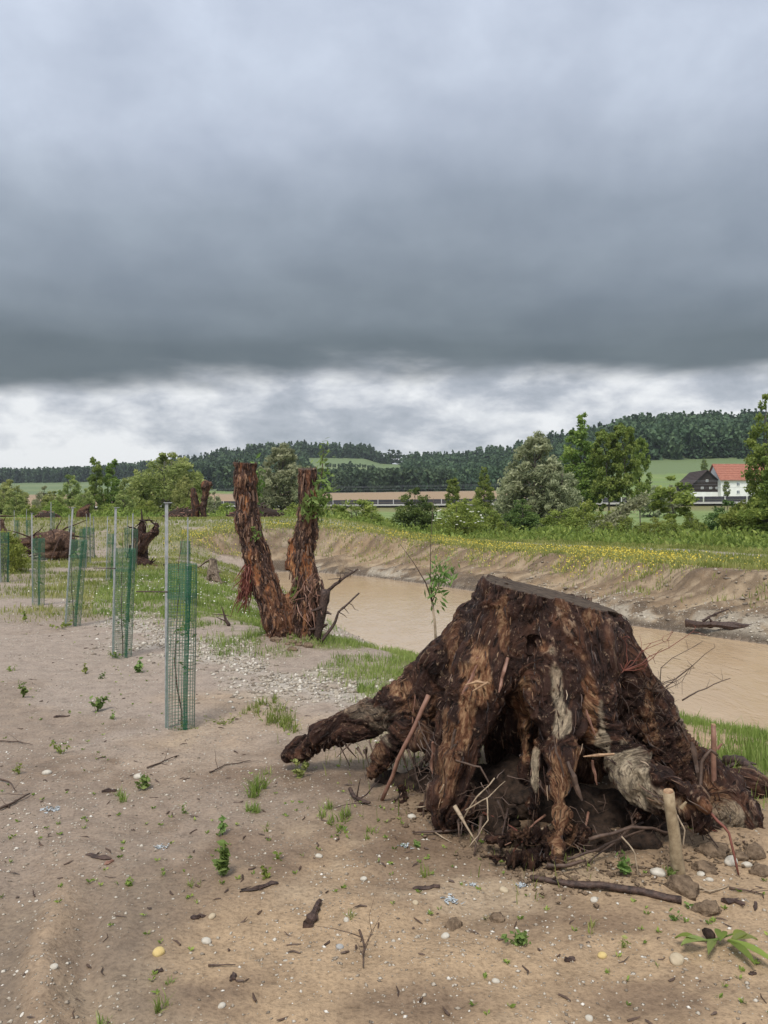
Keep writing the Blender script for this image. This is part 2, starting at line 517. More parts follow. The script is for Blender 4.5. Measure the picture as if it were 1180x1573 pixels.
    peb = peb * (1 - 0.8 * np.clip(tf, 0, 1))
    # far bank: bare cut earth, gravel seams, dark slumped toe
    fb = sstep(far, 0.4, 0.6) * (r < 75) * (1 - ins) * (1 - sstep(d, 3.3, 4.4))
    bc = np.tile(np.array([0.245, 0.172, 0.104]), (N, 1))
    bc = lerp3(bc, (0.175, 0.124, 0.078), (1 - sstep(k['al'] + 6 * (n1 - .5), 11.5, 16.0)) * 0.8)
    bc = lerp3(bc, (0.170, 0.120, 0.076), sstep(k['st'] + 0.7 * k['st2'] + 0.6 * k['st3'], -0.02, 0.16) * 0.9)
    bc = lerp3(bc, (0.35, 0.27, 0.18), sstep(-k['st'], 0.03, 0.2) * 0.7)
    fs = fbm(np.stack([k['al'] * 11 + k['ac'] * 6.5, k['ac'] * 2.0, np.zeros(N)], 1), 3, 131)
    bc = lerp3(bc, (0.120, 0.084, 0.052), sstep(fs, 0.52, 0.68) * 0.75)
    bc = lerp3(bc, (0.38, 0.30, 0.205), sstep(1 - fs, 0.56, 0.70) * 0.5)
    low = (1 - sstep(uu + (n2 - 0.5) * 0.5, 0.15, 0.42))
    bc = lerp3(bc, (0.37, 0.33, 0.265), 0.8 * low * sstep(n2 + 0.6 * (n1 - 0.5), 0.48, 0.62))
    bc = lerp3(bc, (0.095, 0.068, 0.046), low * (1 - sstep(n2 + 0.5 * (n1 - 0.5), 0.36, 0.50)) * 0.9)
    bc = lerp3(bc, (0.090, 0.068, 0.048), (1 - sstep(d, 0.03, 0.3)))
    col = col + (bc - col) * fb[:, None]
    peb = np.maximum(peb, 0.35 * np.clip(k['rut'], 0, 1))
    peb = np.maximum(peb * (1 - fb), fb * (0.25 + 0.75 * low))
    # hump
    hump = np.exp(-((y - 46 + (n1 - 0.5) * 8) / 5.0) ** 2) * (1 - sstep(x, 0, 8)) * sstep(x, -17, -10) * (r < 75)
    hg = np.clip(hump * sstep(n2, 0.35, 0.6), 0, 1)
    col = lerp3(col, (0.40, 0.37, 0.31), 0.9 * hg)
    peb = np.maximum(peb, hg)
    # gravel track on the far terrace
    tr = np.exp(-((d - 8.6 - 0.7 * (n1 - 0.5)) / 0.8) ** 2) * sstep(far, 0.4, 0.6) * (r < 70) * sstep(x, 4, 9)
    col = lerp3(col, (0.40, 0.375, 0.32), 0.9 * tr * sstep(n2, 0.3, 0.5))
    peb = np.maximum(peb, tr)
    # fields
    ff = sstep(r, 56, 72)
    fc = np.tile(np.array([0.145, 0.205, 0.062]), (N, 1))
    fc = lerp3(fc, (0.200, 0.245, 0.088), sstep(n3, 0.45, 0.6) * 0.7)
    fc = lerp3(fc, (0.165, 0.160, 0.070), sstep(q, -16, -12) * (1 - sstep(q, 0, 4)))
    fc = lerp3(fc, (0.27, 0.24, 0.20), sstep(q, -4, -2.5) * (1 - sstep(q, 12, 16)))
    pl = sstep(q, 14, 18) * (1 - sstep(x, 60, 75)) * (1 - sstep(q, 175, 180))
    fc = lerp3(fc, (0.290, 0.205, 0.125), pl)
    hillf = (y > k['D0'] + 60)
    fc = lerp3(fc, (0.125, 0.170, 0.072), hillf * 1.0)
    strip = sstep(np.sin(y * 0.045 + x * 0.004), 0.2, 0.5) * hillf
    fc = lerp3(fc, (0.155, 0.195, 0.085), strip)
    col = col + (fc - col) * ff[:, None]
    peb = peb * (1 - ff)
    wet = wet * (1 - ff) * (1 - fb) * (1 - np.clip(tf, 0, 1))
    col = np.concatenate([col, col[:1]]); peb = np.append(peb, peb[0]); wet = np.append(wet, wet[0])
    m, nt, p = material('ground')
    vec = nt.n('ShaderNodeTexCoord').outputs['Object']
    tint = nt.attr('tint', 'Color')
    f1 = nt.noise(vec, 7.0, 6.0, 0.62)
    f2 = nt.noise(vec, 55.0, 4.0, 0.6)
    c = nt.mix(1.0, tint, nt.ramp(f1, [(0.25, (0.72, 0.70, 0.68)), (0.5, (1, 1, 1)), (0.78, (1.16, 1.15, 1.12))]), 'MULTIPLY')
    c = nt.mix(1.0, c, nt.ramp(f2, [(0.28, (0.66, 0.64, 0.62)), (0.5, (1, 1, 1)), (0.75, (1.20, 1.2, 1.18))]), 'MULTIPLY')
    pebA = nt.attr('peb')
    def stones(scale, lo, hi, gate):
        vo = nt.n('ShaderNodeTexVoronoi', {'Vector': vec, 'Scale': scale, 'Randomness': 1.0}, feature='F1')
        dd = vo.outputs['Distance']
        sc_ = nt.n('ShaderNodeSeparateColor', {0: vo.outputs['Color']})
        pick = nt.math('GREATER_THAN', nt.math('ADD', sc_.outputs[0], nt.math('MULTIPLY', pebA, gate)), 1.0)
        size = nt.math('ADD', lo, nt.math('MULTIPLY', sc_.outputs[1], hi - lo))
        msk = nt.math('MULTIPLY', nt.smooth(nt.math('SUBTRACT', size, dd), 0.0, 0.08), pick)
        return msk, sc_.outputs[2]
    m1, r1 = stones(42.0, 0.12, 0.42, 0.42)
    m2, r2 = stones(110.0, 0.15, 0.45, 0.45)
    stone_c = lambda rr: nt.ramp(rr, [(0.0, (0.20, 0.17, 0.14)), (0.45, (0.40, 0.35, 0.28)), (0.85, (0.47, 0.42, 0.35)), (1.0, (0.62, 0.58, 0.51))])
    c = nt.mix(nt.math('MULTIPLY', m2, 0.85), c, stone_c(r2))
    c = nt.mix(m1, c, stone_c(r1))
    nt.put(p, 'Base Color', c)
    wetA = nt.attr('wet')
    nt.put(p, 'Roughness', nt.math('SUBTRACT', 0.86, nt.math('MULTIPLY', wetA, 0.42)))
    p.inputs['Specular IOR Level'].default_value = 0.28
    hgt = nt.math('ADD', nt.math('MULTIPLY', f2, 0.35), nt.math('ADD', nt.math('MULTIPLY', f1, 0.8), nt.math('MULTIPLY', nt.math('MAXIMUM', m1, nt.math('MULTIPLY', m2, 0.5)), 0.5)))
    hgt = nt.math('MULTIPLY', hgt, nt.math('SUBTRACT', 1.0, nt.math('MULTIPLY', wetA, 0.6)))
    bump(nt, p, hgt, 0.034)
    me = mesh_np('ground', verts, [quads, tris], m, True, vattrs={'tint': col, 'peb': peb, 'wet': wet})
    tag(mobj('ground', me), kind='structure')

def turf_mask(x, y, k, n1, n2):
    """0..1: how grassy the ground is near the river"""
    dn, far, ins, r = k['dn'], k['far'], k['ins'], k['r']
    nb = np.exp(-((dn - 2.9 + 0.9 * (n2 - .5)) / 1.75) ** 6) * (1 - far) * sstep(y, 3.5, 5.0)
    nb = nb * sstep(n1 + 0.8 * (n2 - 0.5), 0.28, 0.46)
    edge = np.exp(-((dn - 4.9) / 0.7) ** 2) * (1 - far) * sstep(n1 + 0.4 * (n2 - .5), 0.50, 0.62) * 0.7
    left = sstep(y + 0.35 * (x + 6), 17.0, 26.0) * (1 - far) * sstep(n1 + 0.7 * (n2 - 0.5), 0.36, 0.56) * 0.95
    side = sstep(y, 11, 15) * np.exp(-((dn - 5.2) / 2.0) ** 2) * (1 - far) * sstep(n1, 0.35, 0.5)
    rim = sstep(k['d'] + (n2 - .5) * 1.2, 2.6, 3.2) * (1 - sstep(k['d'], 7.4, 8.2)) * far * sstep(n1 + 0.4 * (n2 - 0.5), 0.22, 0.38)
    back = sstep(k['d'], 9.2, 9.8) * far
    tufts = far * sstep(n2 + 0.5 * (n1 - 0.5) + 0.16 * (1 - sstep(x, 1.0, 5.0)), 0.58, 0.66) * sstep(k['d'], 0.9, 2.0) * 0.8
    m = np.maximum.reduce([nb, edge, left, side, rim, back, tufts]) * (1 - ins)
    return m * (1 - sstep(r, 80, 90))

def build_river():
    n = len(POLY)
    c = POLY
    x = np.linspace(-16, 30, 47); y = np.linspace(-10, 46, 57)
    Xg, Yg = np.meshgrid(x, y)
    v_ = np.stack([Xg.ravel(), Yg.ravel(), np.full(Xg.size, WATER_Z)], 1)
    dn, df, ins, _ = shore(v_[:, 0], v_[:, 1])
    ok = ins | (np.minimum(dn, df) < 2.6)
    nx = len(x)
    i = (np.arange(len(y) - 1)[:, None] * nx + np.arange(nx - 1)[None, :]).ravel()
    qd = np.stack([i, i + 1, i + nx + 1, i + nx], 1)
    qd = qd[ok[qd].all(1)]
    m, nt, p = material('muddy_water', 0.10, 0.5)
    vec = nt.n('ShaderNodeTexCoord').outputs['Object']
    mp = nt.n('ShaderNodeMapping', {'Vector': vec, 'Rotation': (0, 0, math.radians(-28)), 'Scale': (1.0, 0.42, 1.0)}).outputs[0]
    a = nt.noise(mp, 2.2, 5.0, 0.6, 0.6)
    b = nt.noise(mp, 9.0, 4.0, 0.6, 0.3)
    e = nt.noise(mp, 0.5, 3.0, 0.55)
    nt.put(p, 'Base Color', nt.ramp(e, [(0.3, (0.400, 0.278, 0.160)), (0.7, (0.465, 0.338, 0.210))]))
    h = nt.math('ADD', nt.math('MULTIPLY', a, 0.7), nt.math('MULTIPLY', b, 0.3))
    bump(nt, p, h, 0.036)
    tag(mobj('river', mesh_np('river', v_, qd, m, True)), kind='structure')

build_ground()
build_river()
# ================================================================ wood grown from thick tapering limbs
def surface_nets(D, org, vox):
    s = D < 0
    nx, ny, nz = D.shape
    act = np.zeros((nx - 1, ny - 1, nz - 1), np.uint8)
    for dx in (0, 1):
        for dy in (0, 1):
            for dz in (0, 1):
                act += s[dx:nx - 1 + dx, dy:ny - 1 + dy, dz:nz - 1 + dz]
    mixed = (act > 0) & (act < 8)
    idx = np.argwhere(mixed)
    vid = np.full(mixed.shape, -1, np.int32)
    vid[mixed] = np.arange(len(idx))
    cs = [(a, b, c) for a in (0, 1) for b in (0, 1) for c in (0, 1)]
    val = {c: D[idx[:, 0] + c[0], idx[:, 1] + c[1], idx[:, 2] + c[2]] for c in cs}
    acc = np.zeros((len(idx), 3)); cnt = np.zeros(len(idx))
    for c in cs:
        for ax in range(3):
            if c[ax] == 0:
                c2 = list(c); c2[ax] = 1; c2 = tuple(c2)
                a, b = val[c], val[c2]
                cr = (a < 0) != (b < 0)
                tt = np.where(cr, a / np.where(cr, a - b, 1), 0)
                pt = np.array(c, float)[None].repeat(len(idx), 0); pt[:, ax] += tt
                acc += pt * cr[:, None]; cnt += cr
    verts = (idx + acc / cnt[:, None]) * vox + org
    quads = []
    for ax in range(3):
        o1, o2 = [(1, 2), (2, 0), (0, 1)][ax]
        sl0 = [slice(1, -1)] * 3; sl1 = [slice(1, -1)] * 3
        sl0[ax] = slice(0, D.shape[ax] - 1); sl1[ax] = slice(1, D.shape[ax])
        a, b = s[tuple(sl0)], s[tuple(sl1)]
        e = np.argwhere(a != b)
        inside_first = a[e[:, 0], e[:, 1], e[:, 2]]
        base = e.copy()
        base[:, o1] += 1; base[:, o2] += 1
        def cell(d1, d2):
            cc = base.copy(); cc[:, o1] -= d1; cc[:, o2] -= d2
            return vid[cc[:, 0], cc[:, 1], cc[:, 2]]
        qd = np.stack([cell(1, 1), cell(0, 1), cell(0, 0), cell(1, 0)], 1)
        qd[~inside_first] = qd[~inside_first][:, ::-1]
        quads.append(qd)
    quads = np.concatenate(quads)
    return verts, quads[(quads >= 0).all(1)]

def vnormals(v_, qd):
    n = np.cross(v_[qd[:, 2]] - v_[qd[:, 0]], v_[qd[:, 3]] - v_[qd[:, 1]])
    out = np.zeros_like(v_)
    for k in range(4):
        for c in range(3):
            out[:, c] += np.bincount(qd[:, k], n[:, c], len(v_))
    return out / (np.linalg.norm(out, axis=1, keepdims=True) + 1e-12)

def grow(limbs, vox, k=0.05, cuts=(), holes=(), lump=0.02, lump_f=5.0, bark=0.014, fine=0.006, seed=1, center=None, flute=0.0, flute_f=0.24, stretch=0.14, bfreq=22.0, marks=()):
    """limbs: list of (group, [(point, radius), ...]); cuts: (group, point, normal, jag); holes: (point, radius xyz, blend).
    Returns {group: (verts, quads, vertex attributes)} of one continuous surface, divided by limb."""
    segs = []
    for g, pts in limbs:
        for (a, ra), (b, rb) in zip(pts[:-1], pts[1:]):
            segs.append((g, np.asarray(a, float), float(ra), np.asarray(b, float), float(rb)))
    lo = np.min([np.minimum(s[1] - s[2], s[3] - s[4]) for s in segs], 0) - 0.10
    hi = np.max([np.maximum(s[1] + s[2], s[3] + s[4]) for s in segs], 0) + 0.10
    nn = np.ceil((hi - lo) / vox).astype(int) + 1
    ax = [lo[i] + np.arange(nn[i]) * vox for i in range(3)]
    D = np.full(nn, 1.0, np.float32)
    def segd(px_, py_, pz_, s):
        _, a, ra, b, rb = s
        ab = b - a
        h = np.clip(((px_ - a[0]) * ab[0] + (py_ - a[1]) * ab[1] + (pz_ - a[2]) * ab[2]) / (ab.dot(ab) + 1e-9), 0, 1)
        return np.sqrt((px_ - a[0] - h * ab[0]) ** 2 + (py_ - a[1] - h * ab[1]) ** 2 + (pz_ - a[2] - h * ab[2]) ** 2) - (ra + (rb - ra) * h), h
    for s in segs:
        m = max(s[2], s[4]) + 0.14
        l = np.minimum(s[1], s[3]) - m; u_ = np.maximum(s[1], s[3]) + m
        i0 = np.maximum(0, np.floor((l - lo) / vox).astype(int)); i1 = np.minimum(nn, np.ceil((u_ - lo) / vox).astype(int) + 1)
        sl = tuple(slice(i0[i], i1[i]) for i in range(3))
        gx, gy, gz = ax[0][sl[0]][:, None, None], ax[1][sl[1]][None, :, None], ax[2][sl[2]][None, None, :]
        dd = segd(gx, gy, gz, s)[0].astype(np.float32)
        kk = min(k, 0.7 * max(s[2], s[4]) + 0.004)
        cur = D[sl]
        h = np.clip(0.5 + 0.5 * (cur - dd) / kk, 0, 1)
        D[sl] = cur * (1 - h) + dd * h - kk * h * (1 - h)
    for c, rr, kk in holes:
        rr = np.asarray(rr, float); m = rr * 1.9
        i0 = np.maximum(0, np.floor((c - m - lo) / vox).astype(int)); i1 = np.minimum(nn, np.ceil((c + m - lo) / vox).astype(int) + 1)
        sl = tuple(slice(i0[i], i1[i]) for i in range(3))
        gx, gy, gz = ax[0][sl[0]][:, None, None], ax[1][sl[1]][None, :, None], ax[2][sl[2]][None, None, :]
        e = (np.sqrt(((gx - c[0]) / rr[0]) ** 2 + ((gy - c[1]) / rr[1]) ** 2 + ((gz - c[2]) / rr[2]) ** 2) - 1) * rr.min()
        cur, b = D[sl], -e.astype(np.float32)
        h = np.clip(0.5 - 0.5 * (cur - b) / kk, 0, 1)
        D[sl] = cur * (1 - h) + b * h + kk * h * (1 - h)
    # lumps on a coarse lattice near the surface only
    sel = np.argwhere(np.abs(D) < 0.10)
    pp = sel * vox + lo
    nz_ = (fbm(pp * lump_f, 3, seed) - 0.5) * 2 * lump
    D[sel[:, 0], sel[:, 1], sel[:, 2]] += nz_.astype(np.float32)
    for g, c, n, jag in cuts:
        n = np.asarray(n, float); n = n / np.linalg.norm(n)
        pl = (ax[0][:, None, None] - c[0]) * n[0] + (ax[1][None, :, None] - c[1]) * n[1] + (ax[2][None, None, :] - c[2]) * n[2]
        if jag is not None:
            rad, amt = jag
            # only near the cut, so that it does not slice the other limbs
            far_ = np.sqrt((ax[0][:, None, None] - c[0]) ** 2 + (ax[1][None, :, None] - c[1]) ** 2 + (ax[2][None, None, :] - c[2]) ** 2)
            pl = np.where(far_ < rad, pl, -1.0)
        D = np.maximum(D, pl.astype(np.float32))
    D[0], D[-1] = 1, 1
    D[:, 0], D[:, -1] = 1, 1
    D[:, :, 0], D[:, :, -1] = 1, 1
    v_, qd = surface_nets(D, lo, vox)
    del D
    # drop loose crumbs: keep as is (they read as splinters)
    nrm = vnormals(v_, qd)
    best = np.full(len(v_), 9.0); gid = np.zeros(len(v_), int); names = []
    axis = np.zeros((len(v_), 3)); org = np.zeros((len(v_), 3)); ws = np.zeros(len(v_))
    for s in segs:
        if s[0] not in names: names.append(s[0])
        dd, h = segd(v_[:, 0], v_[:, 1], v_[:, 2], s)
        upd = dd < best
        best[upd] = dd[upd]; gid[upd] = names.index(s[0])
        w = np.exp(-np.clip(dd, -0.2, 2) / 0.035)
        a = (s[3] - s[1]); a = a / (np.linalg.norm(a) + 1e-9)
        if a[2] > 0: a = -a
        axis += w[:, None] * a; ws += w
    axis /= np.linalg.norm(axis, axis=1, keepdims=True) + 1e-9
    ctr = np.asarray(center, float) if center is not None else v_.mean(0)
    vr = v_ - ctr
    along = (vr * axis).sum(1)
    grain = vr - axis * along[:, None] * (1 - stretch)
    # warp so that fissures meander
    wv = np.stack([fbm(v_ * 6 + 11, 2, seed + 3), fbm(v_ * 6 + 41, 2, seed + 4), fbm(v_ * 6 + 71, 2, seed + 5)], 1) - 0.5
    gw = grain + wv * 0.05
    rn = fbm(gw * bfreq, 3, seed + 6)
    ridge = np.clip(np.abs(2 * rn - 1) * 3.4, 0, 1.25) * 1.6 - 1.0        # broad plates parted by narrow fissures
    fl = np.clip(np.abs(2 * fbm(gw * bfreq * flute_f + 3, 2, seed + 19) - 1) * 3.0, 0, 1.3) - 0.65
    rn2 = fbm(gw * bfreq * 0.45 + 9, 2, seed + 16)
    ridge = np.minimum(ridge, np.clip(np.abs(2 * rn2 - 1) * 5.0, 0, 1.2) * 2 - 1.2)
    ridge2 = fbm(gw * bfreq * 2.6, 3, seed + 7) - 0.5
    chunk = vnoise(np.concatenate([gw[:, :2] * 14, (v_[:, 2:] * 7)], 1), seed + 8)
    cutm = np.zeros(len(v_))
    for g, c, n, jag in cuts:
        n = np.asarray(n, float); n = n / np.linalg.norm(n)
        on = (np.abs(((v_ - c) * n).sum(1)) < vox * 1.3) & ((nrm * n).sum(1) > 0.75)
        if jag is not None:
            on &= np.linalg.norm(v_ - c, axis=1) < jag[0]
        if g not in names: names.append(g)
        gid[on] = names.index(g)
        cutm[on] = 1
    wear = fbm(gw * 3.2 + 5, 4, seed + 9)
    wear = sstep(wear, 0.53, 0.62)
    pale = np.zeros(len(v_)); bare = np.zeros(len(v_))
    for c, rr, typ, amt in marks:
        e = np.linalg.norm((v_ - c) / np.asarray(rr), axis=1) + (fbm(gw * 9, 3, seed + 12) - 0.5) * 1.8 + (fbm(v_ * 16, 3, seed + 13) - 0.5) * 1.3
        w = sstep(1.15 - e, 0.0, 0.35) * amt
        if typ == 'pale': pale = np.maximum(pale, w)
        elif typ == 'dark': wear = wear * (1 - w)
        else: bare = np.maximum(bare, w)
    wear = np.maximum(wear * 0.35, bare)
    mask = (1 - cutm)
    amp = bark * (1 - 0.65 * np.maximum(bare, pale))
    disp = (amp * (ridge * 0.7 + (chunk - 0.5) * 0.6) - bark * 0.6 * np.maximum(bare, 0) + fine * 2 * ridge2) * mask + flute * fl * mask + cutm * (0.0015 * (vnoise(v_ * 60, seed) - 0.5) + 0.010 * (fbm(v_ * 9, 3, seed + 23) - 0.6))
    v2 = v_ + nrm * disp[:, None]
    n2 = vnormals(v2, qd)
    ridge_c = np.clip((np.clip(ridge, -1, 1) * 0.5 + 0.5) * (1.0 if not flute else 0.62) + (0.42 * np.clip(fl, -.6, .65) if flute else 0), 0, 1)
    out = {}
    qg = gid[qd]
    # a quad belongs to the group of most of its corners
    qgid = np.where((qg == qg[:, :1]).sum(1) >= 2, qg[:, 0], np.where((qg == qg[:, 1:2]).sum(1) >= 2, qg[:, 1], qg[:, 2]))
    for gi, nme in enumerate(names):
        f = qd[qgid == gi]
        if not len(f): continue
        uq, inv = np.unique(f, return_inverse=True)
        out[nme] = (v2[uq], inv.reshape(-1, 4), dict(grain=grain[uq], wear=wear[uq], pale=pale[uq], ridge=ridge_c[uq]), n2[uq], axis[uq])
    return out

def wood_objects(parts, names, mats, parent, origin):
    """one mesh object per limb; names maps limb groups to plain part names"""
    res = {}
    for g, (v_, f, at_, nr, ax_) in parts.items():
        nm = names.get(g, g)
        me = mesh_np(nm, v_ - origin, f, mats.get(g, mats['*']), True, vattrs=at_)
        me.normals_split_custom_set_from_vertices(nr.tolist())
        res[g] = mobj(nm, me, parent)
    return res

def fibres(parts, n, rng, origin, ln=(.03, .12), wd=(.002, .006), lift=.012, skip=('cut',), zmax=None):
    """thin splintery strips standing off a grown surface, lying along its grain"""
    vs, fs, rs, n0 = [], [], [], 0
    keys = [g for g in parts if not g.startswith(skip)]
    tot = sum(len(parts[g][0]) for g in keys)
    for g in keys:
        v_, f, at_, nr, ax = parts[g]
        m = int(n * len(v_) / tot)
        k = rng.integers(0, len(v_), m)
        p_, nn, a = v_[k], nr[k], ax[k]
        if zmax is not None:
            ok = p_[:, 2] < zmax
            p_, nn, a = p_[ok], nn[ok], a[ok]; m = len(p_)
        a = a + rng.normal(0, .12, (m, 3)); a -= nn * (a * nn).sum(1)[:, None]; a /= np.linalg.norm(a, axis=1, keepdims=True) + 1e-9
        b = np.cross(a, nn)
        L_ = rng.uniform(*ln, m)[:, None] * (rng.random((m, 1)) * .7 + .3); w = rng.uniform(*wd, m)[:, None]
        l1 = rng.uniform(-.004, lift * .4, (m, 1)); l2 = rng.uniform(0, lift, (m, 1))
        c0 = p_ - a * L_ * .5 + nn * l1; c1 = p_ + nn * (l1 * .3 + .004) + b * w * rng.normal(0, 1, (m, 1)); c2 = p_ + a * L_ * .5 + nn * l2
        t_ = nn * w * .8
        q_ = np.stack([c0 - b * w * .5, c0 + b * w * .5, c1 + b * w, c1 - b * w, c2 + b * w * .35, c2 - b * w * .35, c0 + t_, c1 + t_ * 1.2, c2 + t_ * .6], 1).reshape(-1, 3)
        i = np.arange(m)[:, None] * 9
        ff = np.concatenate([i + np.array([[0, 6, 7, 3]]), i + np.array([[6, 1, 2, 7]]), i + np.array([[3, 7, 8, 5]]), i + np.array([[7, 2, 4, 8]])])
        r_ = np.clip(rng.beta(1.3, 2.6, m), 0, 1)
        vs.append(q_ - origin); fs.append(ff + n0); rs.append(np.tile(r_, 4)); n0 += len(q_)
    return np.concatenate(vs), np.concatenate(fs), np.concatenate(rs)

def fibre_mat(name, stops):
    m, nt, p = material(name, .5, .4)
    nt.put(p, 'Base Color', nt.ramp(nt.attr('rnd'), stops))
    return m

def wood_mat(name, dark, mid, bare1, bare2, pale=(0.47, 0.38, 0.265), rough=0.62, spec=0.22, gscale=60.0):
    m, nt, p = material(name, rough, spec)
    gr = nt.attr('grain', 'Vector')
    a = nt.noise(gr, gscale, 5.0, 0.65)
    b = nt.noise(gr, gscale * 0.22, 4.0, 0.6)
    vec = nt.n('ShaderNodeTexCoord').outputs['Object']
    cblk = nt.noise(vec, 34.0, 6.0, 0.7)
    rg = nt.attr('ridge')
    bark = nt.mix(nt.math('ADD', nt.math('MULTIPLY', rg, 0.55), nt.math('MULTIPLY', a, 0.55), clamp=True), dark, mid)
    bark = nt.mix(nt.math('MULTIPLY', nt.smooth(rg, 0.62, 0.95), nt.smooth(a, 0.42, 0.60)), bark, tuple(0.62 * x + 0.30 * y for x, y in zip(bare1, pale)))  # weathered ridge tops, lightened further to paint lit highlights into the bark
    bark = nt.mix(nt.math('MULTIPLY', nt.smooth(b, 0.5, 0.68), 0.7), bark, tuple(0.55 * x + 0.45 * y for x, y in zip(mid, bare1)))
    flk = nt.math('MULTIPLY', nt.smooth(cblk, 0.56, 0.62), nt.smooth(a, 0.46, 0.58))
    bark = nt.mix(nt.math('MULTIPLY', flk, 0.9), bark, tuple(0.5 * x + 0.35 * y for x, y in zip(bare1, pale)))
    wood = nt.ramp(nt.math('ADD', nt.math('MULTIPLY', a, 0.6), nt.math('MULTIPLY', b, 0.4)), [(0.32, tuple(0.35 * c for c in bare1)), (0.48, bare1), (0.66, bare2)])
    s1 = nt.noise(gr, gscale * 1.1, 6.0, 0.68)
    s2 = nt.noise(gr, gscale * 0.62, 4.0, 0.6)
    bark = nt.mix(nt.math('MULTIPLY', nt.smooth(s1, 0.60, 0.72), 0.38), bark, tuple(0.55 * x + 0.42 * y for x, y in zip(bare1, pale)))
    wood = nt.mix(nt.math('MULTIPLY', nt.smooth(s1, 0.60, 0.72), 0.35), wood, pale)
    crack = nt.smooth(s2, 0.42, 0.34)
    c = nt.mix(nt.attr('wear'), bark, wood)
    c = nt.mix(nt.math('MULTIPLY', crack, 0.75), c, tuple(0.5 * q for q in dark))
    pal = nt.mix(nt.smooth(nt.math('ADD', nt.math('MULTIPLY', a, 0.6), nt.math('MULTIPLY', cblk, 0.45)), 0.40, 0.62), tuple(0.35 * c_ for c_ in pale), pale)
    c = nt.mix(nt.attr('pale'), c, pal)
    nt.put(p, 'Base Color', c)
    nt.put(p, 'Roughness', nt.math('ADD', rough - 0.12, nt.math('MULTIPLY', cblk, 0.35)))
    bump(nt, p, nt.math('SUBTRACT', nt.math('ADD', a, nt.math('MULTIPLY', cblk, 0.6)), nt.math('MULTIPLY', crack, 0.8)), 0.020)
    return m

M = {}
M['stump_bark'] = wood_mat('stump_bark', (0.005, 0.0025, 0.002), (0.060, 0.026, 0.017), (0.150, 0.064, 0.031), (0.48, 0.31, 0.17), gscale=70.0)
M['trunk_bark'] = wood_mat('trunk_bark', (0.010, 0.006, 0.005), (0.080, 0.042, 0.030), (0.28, 0.105, 0.042), (0.50, 0.27, 0.12), gscale=40.0)
M['old_wood'] = wood_mat('old_wood', (0.030, 0.016, 0.012), (0.115, 0.062, 0.042), (0.24, 0.13, 0.075), (0.40, 0.28, 0.18))
M['grey_wood'] = wood_mat('grey_wood', (0.09, 0.065, 0.045), (0.26, 0.20, 0.15), (0.34, 0.27, 0.19), (0.46, 0.38, 0.28))
M['fibre_dark'] = fibre_mat('fibre_dark', [(0, (.010, .005, .004)), (.3, (.036, .017, .012)), (.6, (.10, .048, .028)), (.85, (.27, .165, .095)), (1, (.50, .40, .29))])
M['fibre_warm'] = fibre_mat('fibre_warm', [(0, (.020, .010, .008)), (.35, (.075, .038, .026)), (.65, (.17, .082, .045)), (.9, (.32, .18, .09)), (1, (.45, .33, .22))])
M['cut_wood'] = simple('cut_wood', (0.026, 0.018, 0.013), (0.115, 0.084, 0.060), 22.0, 0.85, 0.15, 0.012)
M['twig'] = simple('twig', (0.035, 0.022, 0.017), (0.115, 0.072, 0.05), 30.0, 0.6, 0.35)
M['twig_red'] = simple('twig_red', (0.10, 0.030, 0.022), (0.22, 0.080, 0.055), 25.0, 0.6, 0.3)
M['twig_pale'] = simple('twig_pale', (0.20, 0.145, 0.095), (0.42, 0.33, 0.23), 30.0, 0.7, 0.3)
M['stick_brown'] = simple('stick_brown', (0.13, 0.062, 0.042), (0.30, 0.165, 0.115), 14.0, 0.55, 0.35, 0.003)
M['stick_dark'] = simple('stick_dark', (0.014, 0.009, 0.008), (0.100, 0.062, 0.048), 42.0, 0.6, 0.3, 0.008)
M['stake_wood'] = simple('stake_wood', (0.20, 0.145, 0.085), (0.40, 0.315, 0.20), 40.0, 0.7, 0.3, 0.003)
M['soil'] = simple('soil', (0.085, 0.058, 0.038), (0.25, 0.180, 0.120), 26.0, 0.9, 0.15, 0.03)
M['soil_dark'] = simple('soil_dark', (0.008, 0.0055, 0.004), (0.050, 0.031, 0.021), 30.0, 0.85, 0.2, 0.015)
M['splinter'] = simple('splinter', (0.18, 0.10, 0.055), (0.44, 0.29, 0.17), 60.0, 0.65, 0.3)

# ---------------------------------------------------------------- the great stump
def L(g, *pts):
    return (g, [(P(a, b, c), r) for a, b, c, r in pts])

def stones_mesh(name, x, y, z, s, rng, tone, mat):
    base = np.array([[1, 0, 0], [-1, 0, 0], [0, 1, 0], [0, -1, 0], [0, 0, 1], [0, 0, -1]], float)
    tri = np.array([[0, 2, 4], [2, 1, 4], [1, 3, 4], [3, 0, 4], [2, 0, 5], [1, 2, 5], [3, 1, 5], [0, 3, 5]])
    n = len(x)
    an = rng.uniform(0, 6.28, n); ca, sa = np.cos(an), np.sin(an)
    v_ = base[None] * rng.uniform(.65, 1.25, (n, 6, 1)) * s[:, None, None] * np.stack([np.ones(n) * 1.15, rng.uniform(.6, 1, n), rng.uniform(.45, .75, n)], 1)[:, None, :]
    v_ = np.stack([v_[:, :, 0] * ca[:, None] - v_[:, :, 1] * sa[:, None], v_[:, :, 0] * sa[:, None] + v_[:, :, 1] * ca[:, None], v_[:, :, 2]], 2)
    v_ = v_ + np.stack([x, y, z + s * .12], 1)[:, None, :]
    f = np.arange(n)[:, None, None] * 6 + tri[None]
    return mesh_np(name, v_.reshape(-1, 3), f.reshape(-1, 3), mat, True, attrs={'rnd': np.repeat(tone, 8)})

